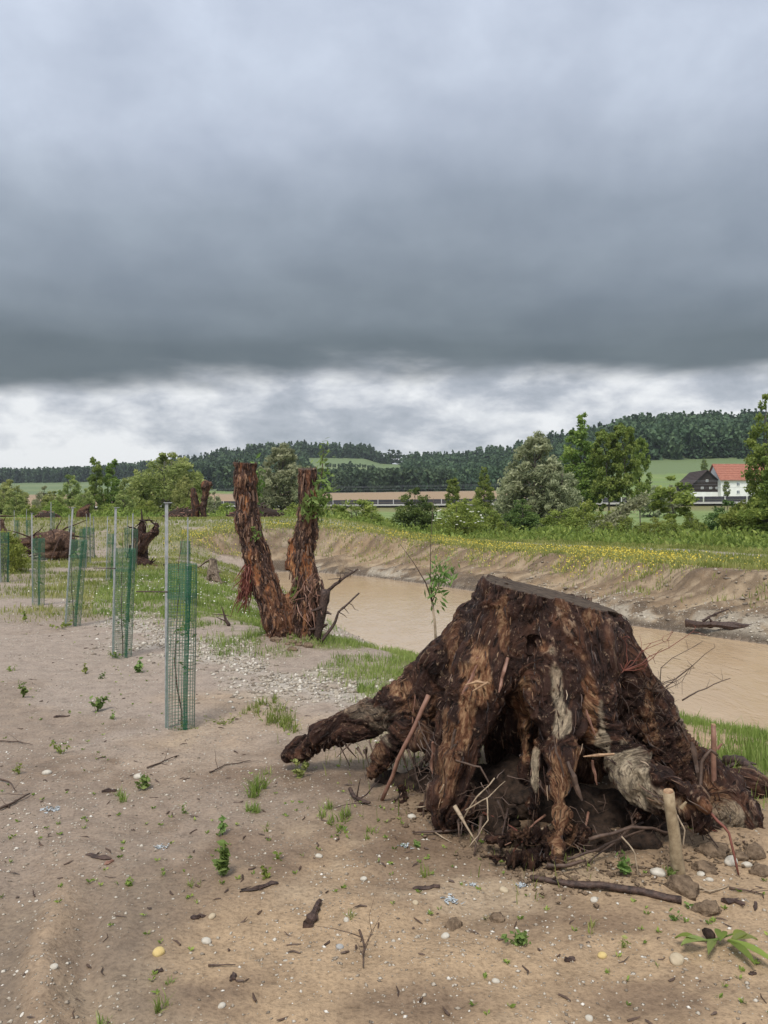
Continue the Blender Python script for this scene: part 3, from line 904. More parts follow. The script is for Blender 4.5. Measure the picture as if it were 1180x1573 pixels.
def build_stump():
    rng = np.random.default_rng(7)
    origin = np.array([0.95, 4.25, hz(0.95, 4.25) - 0.04])
    root = empty('tree_stump', origin, 'huge uprooted stump with spreading roots and a slanting sawn top, beside the muddy river', 'tree stump')
    limbs = [
        L('trunk', (838, 850, 4.40, .30), (838, 960, 4.42, .375), (840, 1060, 4.50, .42), (840, 1150, 4.62, .36)),
        L('trunk', (897, 990, 4.40, .245), (942, 1065, 4.42, .245), (985, 1140, 4.42, .20)),
        L('trunk', (762, 992, 4.42, .225), (720, 1052, 4.52, .195), (690, 1110, 4.60, .14)),
        L('trunk', (800, 930, 4.26, .26), (800, 1000, 4.20, .22), (790, 1040, 4.20, .17)),
        L('trunk', (868, 975, 4.24, .25), (888, 1045, 4.16, .215), (900, 1090, 4.14, .17)),
        L('trunk', (740, 975, 4.38, .20), (690, 1030, 4.42, .16), (672, 1080, 4.44, .12)),
        L('root_a', (765, 960, 4.42, .21), (700, 1022, 4.58, .19), (630, 1078, 4.72, .145), (560, 1110, 4.80, .105), (500, 1128, 4.86, .080), (462, 1148, 4.88, .062), (444, 1158, 4.88, .050)),
        L('root_a2', (690, 1050, 4.55, .15), (625, 1120, 4.58, .085), (590, 1160, 4.55, .055), (575, 1185, 4.50, .035)),
        L('root_a3', (720, 1060, 4.45, .13), (665, 1140, 4.38, .075), (630, 1200, 4.30, .05), (610, 1240, 4.28, .03)),
        L('root_b', (775, 950, 4.20, .19), (740, 1030, 4.06, .145), (722, 1100, 3.98, .115), (703, 1170, 3.94, .095), (690, 1230, 3.92, .085), (684, 1262, 3.90, .075)),
        L('root_b2', (752, 1040, 4.03, .075), (745, 1100, 3.95, .045), (728, 1160, 3.90, .036), (712, 1210, 3.86, .028), (700, 1250, 3.84, .02)),
        L('root_c', (838, 985, 4.14, .20), (850, 1060, 3.98, .145), (860, 1110, 3.86, .110), (862, 1160, 3.76, .072), (856, 1210, 3.68, .054), (866, 1255, 3.61, .040), (850, 1300, 3.53, .032), (846, 1345, 3.48, .030)),
        L('root_c2', (806, 1020, 4.17, .10), (812, 1080, 4.12, .060), (806, 1140, 4.10, .048), (799, 1200, 4.06, .036), (796, 1240, 4.02, .03)),
        L('root_c3', (845, 1090, 3.95, .070), (832, 1150, 3.92, .048), (822, 1200, 3.88, .045), (818, 1245, 3.84, .032)),
        L('root_d', (892, 1000, 4.16, .20), (912, 1080, 4.02, .125), (938, 1150, 3.90, .098), (968, 1188, 3.80, .112), (1010, 1208, 3.72, .095), (1055, 1232, 3.66, .065), (1088, 1270, 3.62, .035)),
        L('root_d2', (905, 1060, 4.02, .055), (922, 1120, 3.90, .040), (942, 1165, 3.80, .032), (985, 1185, 3.68, .026), (1040, 1205, 3.60, .026), (1085, 1240, 3.55, .02)),
        L('root_e', (916, 988, 4.38, .205), (972, 1072, 4.34, .175), (1026, 1155, 4.24, .150), (1078, 1215, 4.08, .140), (1118, 1255, 3.94, .110), (1150, 1290, 3.84, .060)),
        L('root_e2', (1060, 1160, 4.18, .070), (1112, 1205, 4.02, .055), (1150, 1250, 3.88, .045), (1172, 1290, 3.80, .028)),
        L('root_f', (870, 980, 4.60, .25), (900, 1100, 5.0, .16), (950, 1190, 5.3, .08)),
        L('root_g', (780, 980, 4.62, .24), (740, 1090, 5.05, .14), (700, 1165, 5.3, .07)),
        L('root_h', (1065, 1195, 4.40, .075), (1150, 1205, 4.42, .055), (1225, 1222, 4.40, .03)),
        L('root_i', (748, 1290, 3.64, .022), (800, 1284, 3.58, .030), (845, 1290, 3.60, .030), (905, 1278, 3.70, .03)),
        L('root_j', (755, 1316, 3.52, .012), (812, 1322, 3.50, .030), (838, 1300, 3.58, .03)),
        L('root_k', (690, 1090, 4.25, .08), (672, 1160, 4.18, .045), (655, 1225, 4.12, .028), (648, 1250, 4.10, .015)),
        L('root_m', (930, 1215, 3.84, .05), (915, 1260, 3.76, .040), (930, 1310, 3.68, .030)),
        L('root_n', (765, 1175, 4.02, .05), (745, 1230, 3.93, .042), (768, 1275, 3.84, .036), (800, 1302, 3.76, .028)),
        L('root_o', (990, 1235, 3.78, .05), (982, 1270, 3.72, .045), (1020, 1292, 3.70, .035)),
        L('root_p', (1105, 1250, 3.88, .05), (1092, 1285, 3.82, .040), (1055, 1302, 3.74, .030)),
        L('root_q', (655, 1130, 4.38, .06), (640, 1180, 4.30, .042), (668, 1226, 4.18, .034)),
        L('root_l', (740, 1180, 3.92, .03), (722, 1230, 3.86, .022), (700, 1262, 3.80, .018)),
    ]
    holes = [
        (P(776, 1135, 4.02), (.095, .30, .21), .03),
        (P(765, 1215, 3.95), (.14, .30, .15), .03),
        (P(838, 1165, 3.98), (.045, .20, .12), .02),
        (P(905, 1230, 3.88), (.16, .24, .13), .03),
        (P(1000, 1265, 3.80), (.20, .22, .085), .03),
        (P(648, 1190, 4.30), (.13, .24, .14), .03),
        (P(915, 1160, 4.00), (.05, .16, .13), .02),
        (P(958, 1085, 3.98), (.07, .10, .16), .03),
        (P(735, 1098, 3.86), (.028, .045, .10), .015),
        (P(823, 990, 3.98), (.036, .05, .05), .015),
    ]
    marks = [
        (P(610, 1060, 4.55), (.12, .2, .05), 'bare', .8), (P(772, 960, 4.05), (.03, .2, .17), 'bare', .6), (P(852, 1045, 3.85), (.03, .2, .13), 'pale', .6),
        (P(880, 1165, 3.75), (.03, .2, .13), 'bare', 1.0), (P(1000, 1110, 4.15), (.04, .2, .16), 'bare', .6), (P(698, 1010, 4.3), (.03, .2, .15), 'bare', .55),
        (P(1030, 1232, 3.62), (.17, .15, .035), 'bare', .9), (P(1100, 1232, 3.95), (.06, .2, .12), 'bare', .8), (P(925, 1130, 3.85), (.025, .2, .12), 'pale', .7),
        (P(862, 930, 4.05), (.025, .2, .12), 'bare', .5), (P(855, 1290, 3.5), (.04, .1, .1), 'bare', .8),
        (P(737, 1035, 3.94), (.075, .2, .13), 'bare', 1.0), (P(690, 1180, 3.85), (.05, .2, .24), 'bare', .6),
        (P(805, 1090, 4.06), (.06, .2, .26), 'bare', .9), (P(905, 1085, 3.90), (.035, .2, .17), 'bare', .9),
        (P(862, 1215, 3.62), (.07, .15, .22), 'bare', .8), (P(830, 998, 3.85), (.06, .12, .05), 'bare', .9), (P(715, 1090, 3.9), (.05, .15, .25), 'bare', .9),
        (P(972, 1200, 3.70), (.17, .16, .12), 'pale', 1.0), (P(1010, 1225, 3.66), (.10, .15, .06), 'pale', .45),
        (P(862, 1110, 3.78), (.05, .12, .075), 'pale', .8), (P(824, 1180, 3.86), (.03, .1, .08), 'pale', .8),
        (P(1055, 1092, 4.20), (.06, .2, .06), 'pale', .6), (P(1120, 1262, 3.86), (.10, .15, .10), 'pale', .7), (P(1145, 1275, 3.78), (.04, .1, .05), 'pale', .9),
        (P(705, 1290, 3.86), (.09, .2, .06), 'pale', .5), (P(560, 1090, 4.75), (.2, .2, .05), 'pale', .25),
        (P(650, 1080, 4.5), (.14, .2, .10), 'bare', .5), (P(590, 1120, 4.7), (.10, .2, .06), 'pale', .45),
        (P(905, 945, 4.1), (.05, .2, .05), 'bare', .5), (P(690, 960, 4.4), (.05, .2, .10), 'bare', .35),
    ]
    cuts = [('cut', P(765, 893, 4.30), (0.255, -0.03, 1.0), None)]
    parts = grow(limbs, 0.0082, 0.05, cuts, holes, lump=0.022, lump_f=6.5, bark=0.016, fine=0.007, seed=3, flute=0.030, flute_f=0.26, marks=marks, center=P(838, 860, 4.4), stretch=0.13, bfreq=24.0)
    names = {g: 'root' for g, _ in limbs}
    names['trunk'] = 'trunk'; names['cut'] = 'sawn_top'
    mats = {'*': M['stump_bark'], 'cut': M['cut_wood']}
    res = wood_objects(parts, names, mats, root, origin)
    v_, f, r_ = fibres(parts, 3600, rng, origin, (.03, .12), (.0014, .0036), .004)
    tag(mobj('bark_fibres', mesh_np('bark_fibres', v_, f, M['fibre_dark'], False, attrs={'rnd': r_}), root), kind='stuff')
    tag(res['root_a'], 'long root reaching out over the sand')
    tag(res['root_d'], 'root with a pale bleached patch')
    # splinters left standing at the edge of the saw cut
    mb = MB()
    for k in range(16):
        b = P(752 + rng.uniform(-10, 22), 905 + rng.uniform(-4, 6), 4.24 + rng.uniform(0, .25)) - origin
        tip = b + np.array([rng.normal(0, .015), rng.normal(0, .01), rng.uniform(.02, .055)])
        mb.tube([b, (b + tip) / 2 + rng.normal(0, .004, 3), tip], [rng.uniform(.018, .03), rng.uniform(.012, .022), .005], 6, .4, rng=rng)
    mb.build('splintered_rim', M['twig'], root)
    # hanging strips of bark and torn wood
    spots = [(735, 1010, 4.0), (752, 985, 4.02), (700, 1120, 3.85), (665, 1140, 4.1), (668, 1195, 4.05), (655, 1210, 4.1), (900, 1090, 3.86), (850, 1130, 3.74),
             (872, 1170, 3.66), (910, 1168, 3.8), (1042, 1110, 4.08), (1062, 1140, 4.03), (780, 1010, 3.96), (812, 1046, 3.96), (690, 1060, 4.3), (640, 1060, 4.5)]
    for i, (a, b, c) in enumerate(spots):
        mb = MB()
        o = P(a, b, c - 0.03) - origin
        ln = rng.uniform(.10, .22)
        down = np.array([-0.25 if a < 800 else 0.2, -0.12, -1.0]) + rng.normal(0, .12, 3)
        pts = wiggle(o, o + down / np.linalg.norm(down) * ln, 6, .05, rng)
        w = rng.uniform(.005, .012)
        mb.tube(pts, [w * .8, w, w * 1.1, w * .9, w * .9, w * .4], 5, .4, rng=rng)
        mb.build('bark_strip', M['stick_brown' if i % 3 == 0 else 'twig'], root)
    mb = MB()
    o = P(715, 1052, 3.84) - origin; e = P(752, 1050, 3.80) - origin
    mb.tube([o, (o + e) / 2 + [0, 0, .012], e], [.003, .011, .004], 5, .4, rng=rng)
    o = P(726, 1062, 3.82) - origin; e = P(750, 1048, 3.80) - origin
    mb.tube([o, e], [.004, .008], 5)
    mb.build('wood_chip', M['splinter'], root)
    mb = MB(); o = P(896, 1162, 3.74) - origin; e = P(944, 1158, 3.72) - origin
    mb.tube([o, (o + e) / 2, e], [.004, .009, .006], 5, .4, rng=rng)
    mb.build('wood_chip', M['splinter'], root)
    # thinner roots, each its own
    def rt(pts, r0, r1, mat):
        pts = [np.asarray(p_, float) for p_ in pts]
        pp = []
        for a, b in zip(pts[:-1], pts[1:]):
            w_ = wiggle(a, b, 5, .05, rng)
            pp += list(w_[:-1])
        pp.append(pts[-1])
        mb_ = MB(); mb_.tube(np.array(pp) - origin, np.linspace(r0, r1, len(pp)), 6, .2, rng=rng)
        return mb_.build('root', mat, root, True)
    px3 = lambda *a: [P(*q_) for q_ in a]
    rt(px3((640, 1240, 4.0), (665, 1236, 3.9), (682, 1205, 3.84)), .004, .0025, M['twig_pale'])
    rt(px3((650, 1243, 3.98), (672, 1240, 3.88), (690, 1220, 3.82)), .0038, .0022, M['twig_pale'])
    rt(px3((705, 1268, 3.80), (725, 1235, 3.72), (760, 1195, 3.72)), .0045, .003, M['twig_pale'])
    rt(px3((715, 1245, 3.72), (750, 1225, 3.70), (776, 1200, 3.78)), .0038, .0022, M['twig_pale'])
    rt(px3((748, 1225, 3.70), (750, 1260, 3.66), (720, 1302, 3.62)), .0038, .0022, M['twig_pale'])
    rt(px3((700, 1168, 3.83), (738, 1178, 3.78), (752, 1205, 3.75)), .006, .004, M['twig'])
    rt(px3((870, 1320, 3.50), (930, 1298, 3.55), (990, 1275, 3.62)), .007, .004, M['twig'])
    rt(px3((905, 1290, 3.5), (970, 1270, 3.55), (1035, 1280, 3.6)), .010, .006, M['twig'])
    rt(px3((955, 1285, 3.46), (975, 1310, 3.42), (982, 1365, 3.40)), .004, .003, M['twig_pale'])
    rt(px3((1085, 1240, 3.56), (1120, 1280, 3.48), (1135, 1345, 3.42)), .007, .004, M['twig_red'])
    rt(px3((1040, 1252, 3.52), (1052, 1275, 3.5), (1050, 1300, 3.48)), .004, .003, M['twig_pale'])
    rt(px3((1072, 1235, 3.8), (1078, 1170, 3.86), (1092, 1152, 3.86), (1102, 1160, 3.86)), .010, .007, M['twig'])
    rt(px3((840, 1330, 3.48), (868, 1330, 3.46), (900, 1322, 3.48)), .014, .006, M['twig'])
    for k in range(30):
        a = rng.uniform(690, 1110)
        b = 1215 + rng.uniform(0, 60) + (a - 690) * 0.05
        dpt = 3.95 - 0.25 * rng.random()
        s0 = P(a, b, dpt)
        e0 = s0 + np.array([rng.normal(0, .16), rng.uniform(-.22, .05), 0])
        e0[2] = max(hz(e0[0], e0[1]) + 0.01, s0[2] - rng.uniform(.05, .22))
        rt([s0, e0], rng.uniform(.003, .011), rng.uniform(.0015, .004), M[['twig', 'twig', 'twig_red', 'stick_brown', 'stick_dark', 'twig', 'twig_pale'][k % 7]])
    for k in range(22):                          # the fringe under the long root
        a = rng.uniform(520, 690); b = lin(a, [520, 600, 690], [1138, 1150, 1180]) + rng.uniform(-10, 8)
        s0 = P(a, b, lin(a, [520, 690], [4.78, 4.32]))
        rt([s0, s0 + np.array([rng.normal(0, .05), rng.normal(-.03, .05), -rng.uniform(.04, .16)])], rng.uniform(.004, .012), .002, M['twig'])
    # the finest roots cannot be told apart
    mb = MB()
    def hair(n, f, ln, r):
        for _ in range(n):
            s0 = f()
            dv = np.array([rng.normal(0, .7), rng.normal(-.35, .5), rng.normal(-.5, .5)]); dv /= np.linalg.norm(dv)
            mb.tube(wiggle(s0, s0 + dv * ln * rng.uniform(.4, 1.3), 4, .16, rng) - origin, [r, r * .8, r * .6, r * .3], 3)
    def on_limb(name, j0, j1, off):
        pts = [q_ for g, q_ in limbs if g == name][0]
        def f():
            j = rng.integers(j0, j1); w = rng.random()
            c = pts[j][0] * (1 - w) + pts[j + 1][0] * w; r = pts[j][1] * (1 - w) + pts[j + 1][1] * w
            an = rng.uniform(math.pi * .9, math.pi * 2.1)
            return c + np.array([math.cos(an) * r * .7, -abs(math.sin(an)) * r * off, rng.uniform(-.7, .5) * r])
        return f
    hair(150, on_limb('root_e', 0, 3, .95), .11, .0022)
    hair(120, lambda: P(rng.uniform(930, 1040), rng.uniform(1040, 1190), 4.12 + rng.uniform(-.04, .1)), .10, .0020)
    hair(100, on_limb('root_a', 2, 5, .8), .07, .0022)
    hair(60, lambda: P(rng.uniform(700, 900), rng.uniform(1190, 1320), 3.85 - rng.uniform(0, .28)), .12, .0026)
    hair(50, lambda: P(rng.uniform(890, 1110), rng.uniform(1220, 1320), 3.80 - rng.uniform(0, .25)), .12, .0026)
    hair(60, lambda: P(rng.uniform(640, 690), rng.uniform(1100, 1220), 4.15 - rng.uniform(0, .1)), .12, .003)
    tag(mb.build('rootlets', M['twig'], root), kind='stuff')
    # earth still held between the roots
    earth = [L('root_ball', (600, 1205, 4.62, .07), (690, 1215, 4.42, .13), (780, 1225, 4.22, .20), (880, 1270, 4.06, .20), (980, 1275, 4.00, .18), (1080, 1285, 4.02, .14), (1150, 1285, 4.05, .08)),
             L('root_ball', (705, 1215, 4.04, .085), (735, 1230, 4.0, .09), (780, 1300, 3.76, .05), (850, 1310, 3.68, .07), (930, 1300, 3.72, .075), (1000, 1300, 3.74, .06))]
    ep = grow(earth, 0.014, 0.05, (), (), lump=0.055, lump_f=8.0, bark=0.012, fine=0.012, seed=15, stretch=0.8, bfreq=14.0)
    wood_objects(ep, {}, {'*': M['soil_dark']}, root, origin)
    for k in range(26):
        a = rng.uniform(640, 1120); b = lin(a, [640, 760, 860, 1120], [1225, 1255, 1300, 1290]) + rng.uniform(-45, 22)
        c = lin(a, [640, 760, 860, 1120], [4.25, 3.86, 3.66, 3.82]) + rng.uniform(-.03, .08)
        rr = np.array([1, 1, .75]) * rng.uniform(.015, .042)
        me = lump_mesh(rr, rng, 3, 0.5, 2.4)
        me.materials.append(M['soil_dark' if k % 4 else 'soil'])
        mobj('soil_clod', me, root, tuple(P(a, b, c) - origin))
    # crumbs of earth fallen round the roots
    n = 1500
    a = rng.uniform(600, 1165, n); b = lin(a, [600, 690, 760, 850, 1000, 1165], [1225, 1270, 1318, 1352, 1340, 1305]) + rng.normal(0, 16, n)
    pp = np.array([at(q1, q2) for q1, q2 in zip(a[:420], b[:420])])
    pp = np.concatenate([pp + rng.normal(0, .03, pp.shape) * [1, 1, 0] for _ in range(4)])
    tag(mobj('soil_crumbs', stones_mesh('soil_crumbs', pp[:, 0] - origin[0], pp[:, 1] - origin[1], pp[:, 2] - origin[2], .003 + .016 * rng.random(len(pp)) ** 3, rng, np.zeros(len(pp)), M['soil']), root), kind='stuff')
    return root

_ico = {}
def ico(sub):
    if sub not in _ico:
        import bmesh
        bm = bmesh.new()
        bmesh.ops.create_icosphere(bm, subdivisions=sub, radius=1.0)
        _ico[sub] = (np.array([v_.co[:] for v_ in bm.verts]), np.array([[v_.index for v_ in f.verts] for f in bm.faces]))
        bm.free()
    return _ico[sub]

def lump_mesh(rr, rng, sub=2, amt=0.25, freq=1.7, name='lump', smooth=True):
    v_, f = ico(sub)
    o = rng.uniform(0, 50, 3)
    n = fbm(v_ * freq + o, 4, 77) - 0.5
    return mesh_np(name, v_ * (1 + 2 * amt * n)[:, None] * np.asarray(rr), f, None, smooth, attrs={'rnd': np.full(len(f), rng.random())})

build_stump()
# ================================================================ leaves, trees and shrubs
def unit_rand(rng, n):
    v_ = rng.normal(0, 1, (n, 3))
    return v_ / np.linalg.norm(v_, axis=1, keepdims=True)

def leaf_cards(ctr, rng, size, droop=0.0, elong=1.6, rnd=None, dirs=None):
    """one folded, pointed leaf (two triangles) at each centre"""
    n = len(ctr)
    a = unit_rand(rng, n) if dirs is None else dirs
    a = a + np.array([0, 0, -droop]); a /= np.linalg.norm(a, axis=1, keepdims=True)
    b = np.cross(a, unit_rand(rng, n)); b /= np.linalg.norm(b, axis=1, keepdims=True) + 1e-9
    c = np.cross(a, b)
    s = (size * rng.uniform(0.6, 1.3, n))[:, None]
    p0 = ctr - a * s * elong * 0.5
    p1 = ctr + a * s * elong * 0.5
    p2 = ctr + b * s * 0.5 + c * s * 0.12
    p3 = ctr - b * s * 0.5 + c * s * 0.12
    v_ = np.stack([p0, p2, p1, p3], 1).reshape(-1, 3)
    f = np.arange(n)[:, None] * 4 + np.array([[0, 1, 2, 3]])
    r = rng.random(n) if rnd is None else rnd
    return v_, f, r

def crown_cloud(rng, H, prof, nblob, nleaf, leaf, squash=0.8, blob=(0.16, 0.30), hollow=0.35, lean=0.0):
    """leaf positions spread in clumps through the crown; prof: [(height share, radius)]"""
    hs = np.array([p_[0] for p_ in prof]); rs = np.array([p_[1] for p_ in prof])
    w = np.interp(np.linspace(hs[0], hs[-1], 60), hs, rs) ** 1.6 + 0.02
    zz = rng.choice(np.linspace(hs[0], hs[-1], 60), nblob, p=w / w.sum()) + rng.normal(0, .01, nblob)
    rr = np.interp(zz, hs, rs)
    an = rng.uniform(0, 2 * math.pi, nblob)
    q_ = np.sqrt(rng.random(nblob)) * (1 - hollow) + hollow
    cx = np.cos(an) * rr * q_ * 0.85; cy = np.sin(an) * rr * q_ * 0.85
    R = rs.max()
    br = R * rng.uniform(blob[0], blob[1], nblob) * (0.6 + 0.6 * rr / R)
    cen = np.stack([cx + lean * zz * H, cy, zz * H], 1)
    own = rng.integers(0, nblob, nleaf)
    d = unit_rand(rng, nleaf) * (rng.random(nleaf) ** 0.45)[:, None]
    p_ = cen[own] + d * br[own][:, None] * np.array([1, 1, squash])
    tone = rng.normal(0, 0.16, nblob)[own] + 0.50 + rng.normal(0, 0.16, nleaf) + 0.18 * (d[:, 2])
    return p_, np.clip(tone, 0, 1), cen

class Kind:
    def __init__(self, seed, mat, bark, H=10.0, prof=None, nblob=60, nleaf=4000, leaf=0.22, trunk_r=0.16, base=0.2, limbs=7, stems=1, droop=0.2, elong=1.7, **kw):
        rng = np.random.default_rng(seed)
        self.H = H
        p_, tone, cen = crown_cloud(rng, H, prof, nblob, nleaf, leaf, **kw)
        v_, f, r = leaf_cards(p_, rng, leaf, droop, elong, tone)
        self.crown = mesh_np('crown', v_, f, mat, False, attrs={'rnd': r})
        mb = MB()
        zs = np.array([c[2] for c in cen])
        for s in range(stems):
            off = np.array([0, 0, 0.0]) if stems == 1 else np.array([rng.normal(0, .25), rng.normal(0, .25), 0])
            topz = H * (prof[-1][0] * 0.9)
            tip = np.array([rng.normal(0, .25) + kw.get('lean', 0) * topz, rng.normal(0, .25), topz])
            ax = wiggle(off + np.array([0, 0, -0.5]), tip, 9, 0.06, rng)
            mb.tube(ax, np.linspace(trunk_r / stems ** .5, trunk_r * .15, 9), 7, .12, rng=rng)
            for k in range(limbs):
                c = cen[rng.integers(0, len(cen))]
                j = int(np.clip(np.searchsorted(ax[:, 2], c[2] * 0.72), 1, 7))
                mb.tube(wiggle(ax[j], c, 5, .10, rng), np.linspace(trunk_r * .38, trunk_r * .06, 5), 5, .1, rng=rng)
        self.trunk = mb.mesh('trunk', bark, True)

WIDE = 1.3
def plant_tree(name, kind, px, py_top, d, label, cat='tree', group=None, width=1.0, base_py=None, rz=None, rng=random.Random(3)):
    x = (px - CX) / F * d
    z = hz(x, d)
    top = CAM_H - (py_top - HZ) / F * d
    s = max(0.3, 1.05 * (top - z) / kind.H)
    o = empty(name, (x, d, z), label, cat, group, rng.uniform(0, 6.28) if rz is None else rz)
    o.scale = (s * width * WIDE, s * width * WIDE, s)
    mobj('trunk', kind.trunk, o)
    mobj('crown', kind.crown, o)
    return o

LEAF = {}
LEAF['alder'] = foliage('alder_leaf', (0.081, 0.127, 0.030), (0.190, 0.261, 0.059), (0.365, 0.424, 0.108))
LEAF['willow'] = foliage('willow_leaf', (0.140, 0.184, 0.053), (0.289, 0.336, 0.107), (0.473, 0.492, 0.185))
LEAF['silver'] = foliage('silver_leaf', (0.146, 0.175, 0.089), (0.299, 0.323, 0.179), (0.523, 0.532, 0.329))
LEAF['bush'] = foliage('bush_leaf', (0.104, 0.152, 0.029), (0.227, 0.290, 0.062), (0.390, 0.437, 0.109))
LEAF['dark'] = foliage('dark_leaf', (0.047, 0.084, 0.026), (0.098, 0.158, 0.042), (0.205, 0.276, 0.074))
LEAF['yellow'] = foliage('yellow_leaf', (0.103, 0.140, 0.025), (0.234, 0.287, 0.056), (0.408, 0.448, 0.113))
LEAF['fresh'] = foliage('fresh_leaf', (0.085, 0.140, 0.032), (0.155, 0.232, 0.058), (0.260, 0.345, 0.110), 0.35)
LEAF['forest'] = foliage('forest_leaf', (0.034, 0.060, 0.034), (0.058, 0.098, 0.048), (0.100, 0.145, 0.068), 0.2, 0.8)
LEAF['grass'] = foliage('grass_blade', (0.110, 0.160, 0.030), (0.200, 0.270, 0.058), (0.330, 0.370, 0.120), 0.3)
LEAF['meadow'] = foliage('meadow_blade', (0.130, 0.165, 0.036), (0.245, 0.275, 0.070), (0.400, 0.380, 0.150), 0.3)
M['bark_grey'] = simple('bark_grey', (0.05, 0.042, 0.035), (0.15, 0.13, 0.105), 12.0, 0.85, 0.2)
M['flower_white'] = simple('flower_white', (0.62, 0.62, 0.50), (0.80, 0.80, 0.70), 30.0, 0.7, 0.2)
M['flower_yellow'] = simple('flower_yellow', (0.50, 0.39, 0.04), (0.72, 0.59, 0.12), 30.0, 0.7, 0.2)

_f = lambda *a: list(a)
K = {}
K['alder'] = Kind(11, LEAF['alder'], M['bark_grey'], 12, _f((.10, .9), (.25, 2.1), (.5, 2.4), (.75, 1.5), (.90, .9), (.98, .5)), 120, 8500, .19, .16, blob=(.15, .27), stems=2)
K['alder2'] = Kind(12, LEAF['alder'], M['bark_grey'], 12, _f((.16, .7), (.3, 1.7), (.55, 2.2), (.72, 1.9), (.88, 1.2), (.98, .7)), 105, 8000, .19, .15, blob=(.14, .28))
K['poplar'] = Kind(13, LEAF['alder'], M['bark_grey'], 12, _f((.05, 1.4), (.3, 2.0), (.6, 1.6), (.85, 1.1), (.98, .6)), 110, 8000, .19, .14, blob=(.2, .34), stems=2)
K['willow'] = Kind(14, LEAF['willow'], M['bark_grey'], 10, _f((.03, 2.6), (.3, 4.2), (.6, 4.4), (.82, 3.1), (.95, 1.7), (1.0, .8)), 150, 11000, .20, .22, blob=(.12, .22), droop=.5, elong=2.4, stems=3)
K['willow2'] = Kind(15, LEAF['willow'], M['bark_grey'], 10, _f((.02, 2.8), (.25, 3.9), (.5, 3.5), (.75, 2.4), (.92, 1.5), (1.0, .5)), 120, 9000, .20, .2, blob=(.13, .24), droop=.4, elong=2.4, stems=2)
K['silver'] = Kind(16, LEAF['silver'], M['bark_grey'], 10, _f((.03, 3.0), (.25, 4.0), (.5, 3.7), (.72, 2.7), (.9, 1.6), (1.0, .6)), 150, 12000, .19, .2, blob=(.12, .22), droop=.3, elong=2.6, stems=3)
K['silver2'] = Kind(17, LEAF['silver'], M['bark_grey'], 10, _f((.03, 2.2), (.3, 3.4), (.55, 3.6), (.8, 2.5), (.95, 1.2), (1.0, .5)), 110, 9000, .20, .2, blob=(.13, .24), droop=.3, elong=2.6, stems=2)
K['bush'] = Kind(18, LEAF['bush'], M['bark_grey'], 4, _f((.0, 1.5), (.3, 2.2), (.6, 1.9), (.85, 1.1), (1.0, .5)), 80, 5000, .13, .07, blob=(.16, .28), stems=3)
K['bush2'] = Kind(19, LEAF['bush'], M['bark_grey'], 4, _f((.0, 1.9), (.25, 2.4), (.5, 1.7), (.8, 1.2), (1.0, .4)), 70, 4500, .13, .07, blob=(.15, .28), stems=3, droop=.4, elong=2.2)
K['dark'] = Kind(20, LEAF['dark'], M['bark_grey'], 4, _f((.0, 1.2), (.3, 1.6), (.6, 1.4), (.85, .9), (1.0, .35)), 80, 5500, .12, .07, blob=(.2, .32), stems=2)
K['yellow'] = Kind(21, LEAF['yellow'], M['bark_grey'], 4, _f((.0, 2.0), (.3, 2.5), (.6, 2.1), (.85, 1.3), (1.0, .6)), 80, 5500, .13, .07, blob=(.15, .26), stems=3)
K['wisp'] = Kind(22, LEAF['bush'], M['bark_grey'], 4, _f((.25, .6), (.5, 1.3), (.75, 1.2), (1.0, .4)), 40, 1600, .15, .06, blob=(.14, .26), stems=1)

# ---------------------------------------------------------------- far hillside woods: one mass each
def forest(name, pts, rng, mat, hscale=1.0):
    """pts: (x, y, height, conifer share). Each tree a cone or dome of loose leaf faces, joined: it reads as one wood"""
    V_, Fq, Rr, n0 = [], [], [], 0
    x, y, h, con = pts
    z = land(x, y)
    for i in range(len(x)):
        nl = 70
        c = rng.random() < con[i]
        hh = h[i] * rng.uniform(.75, 1.2)
        q_ = rng.random(nl)
        t_ = -0.04 + 1.04 * q_ ** (1.2 if c else .8)
        rad = hh * ((0.21 * (1.04 - t_)) if c else 0.30 * np.sqrt(np.clip(1 - ((t_ - .55) / .5) ** 2, .03, 1)))
        an = rng.uniform(0, 6.283, nl)
        rad = rad * np.where(np.arange(nl) < 12, .25, 1.0); t_[:12] *= .8
        ctr = np.stack([x[i] + np.cos(an) * rad * rng.uniform(.6, 1, nl), y[i] + np.sin(an) * rad * rng.uniform(.6, 1, nl), z[i] + t_ * hh], 1)
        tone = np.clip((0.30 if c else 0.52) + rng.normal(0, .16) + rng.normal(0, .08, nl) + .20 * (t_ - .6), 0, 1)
        dirs = np.stack([np.cos(an) * .6, np.sin(an) * .6, rng.uniform(-.9, .3 if c else .9, nl)], 1)
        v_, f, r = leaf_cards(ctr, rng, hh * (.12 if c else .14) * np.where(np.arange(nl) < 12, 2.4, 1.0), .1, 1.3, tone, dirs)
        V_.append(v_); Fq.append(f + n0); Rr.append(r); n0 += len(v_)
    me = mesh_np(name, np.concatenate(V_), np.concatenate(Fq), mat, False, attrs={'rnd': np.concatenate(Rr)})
    return tag(mobj(name, me), kind='stuff')

def hill_xy(px, dist):
    return (px - CX) / F * dist, dist

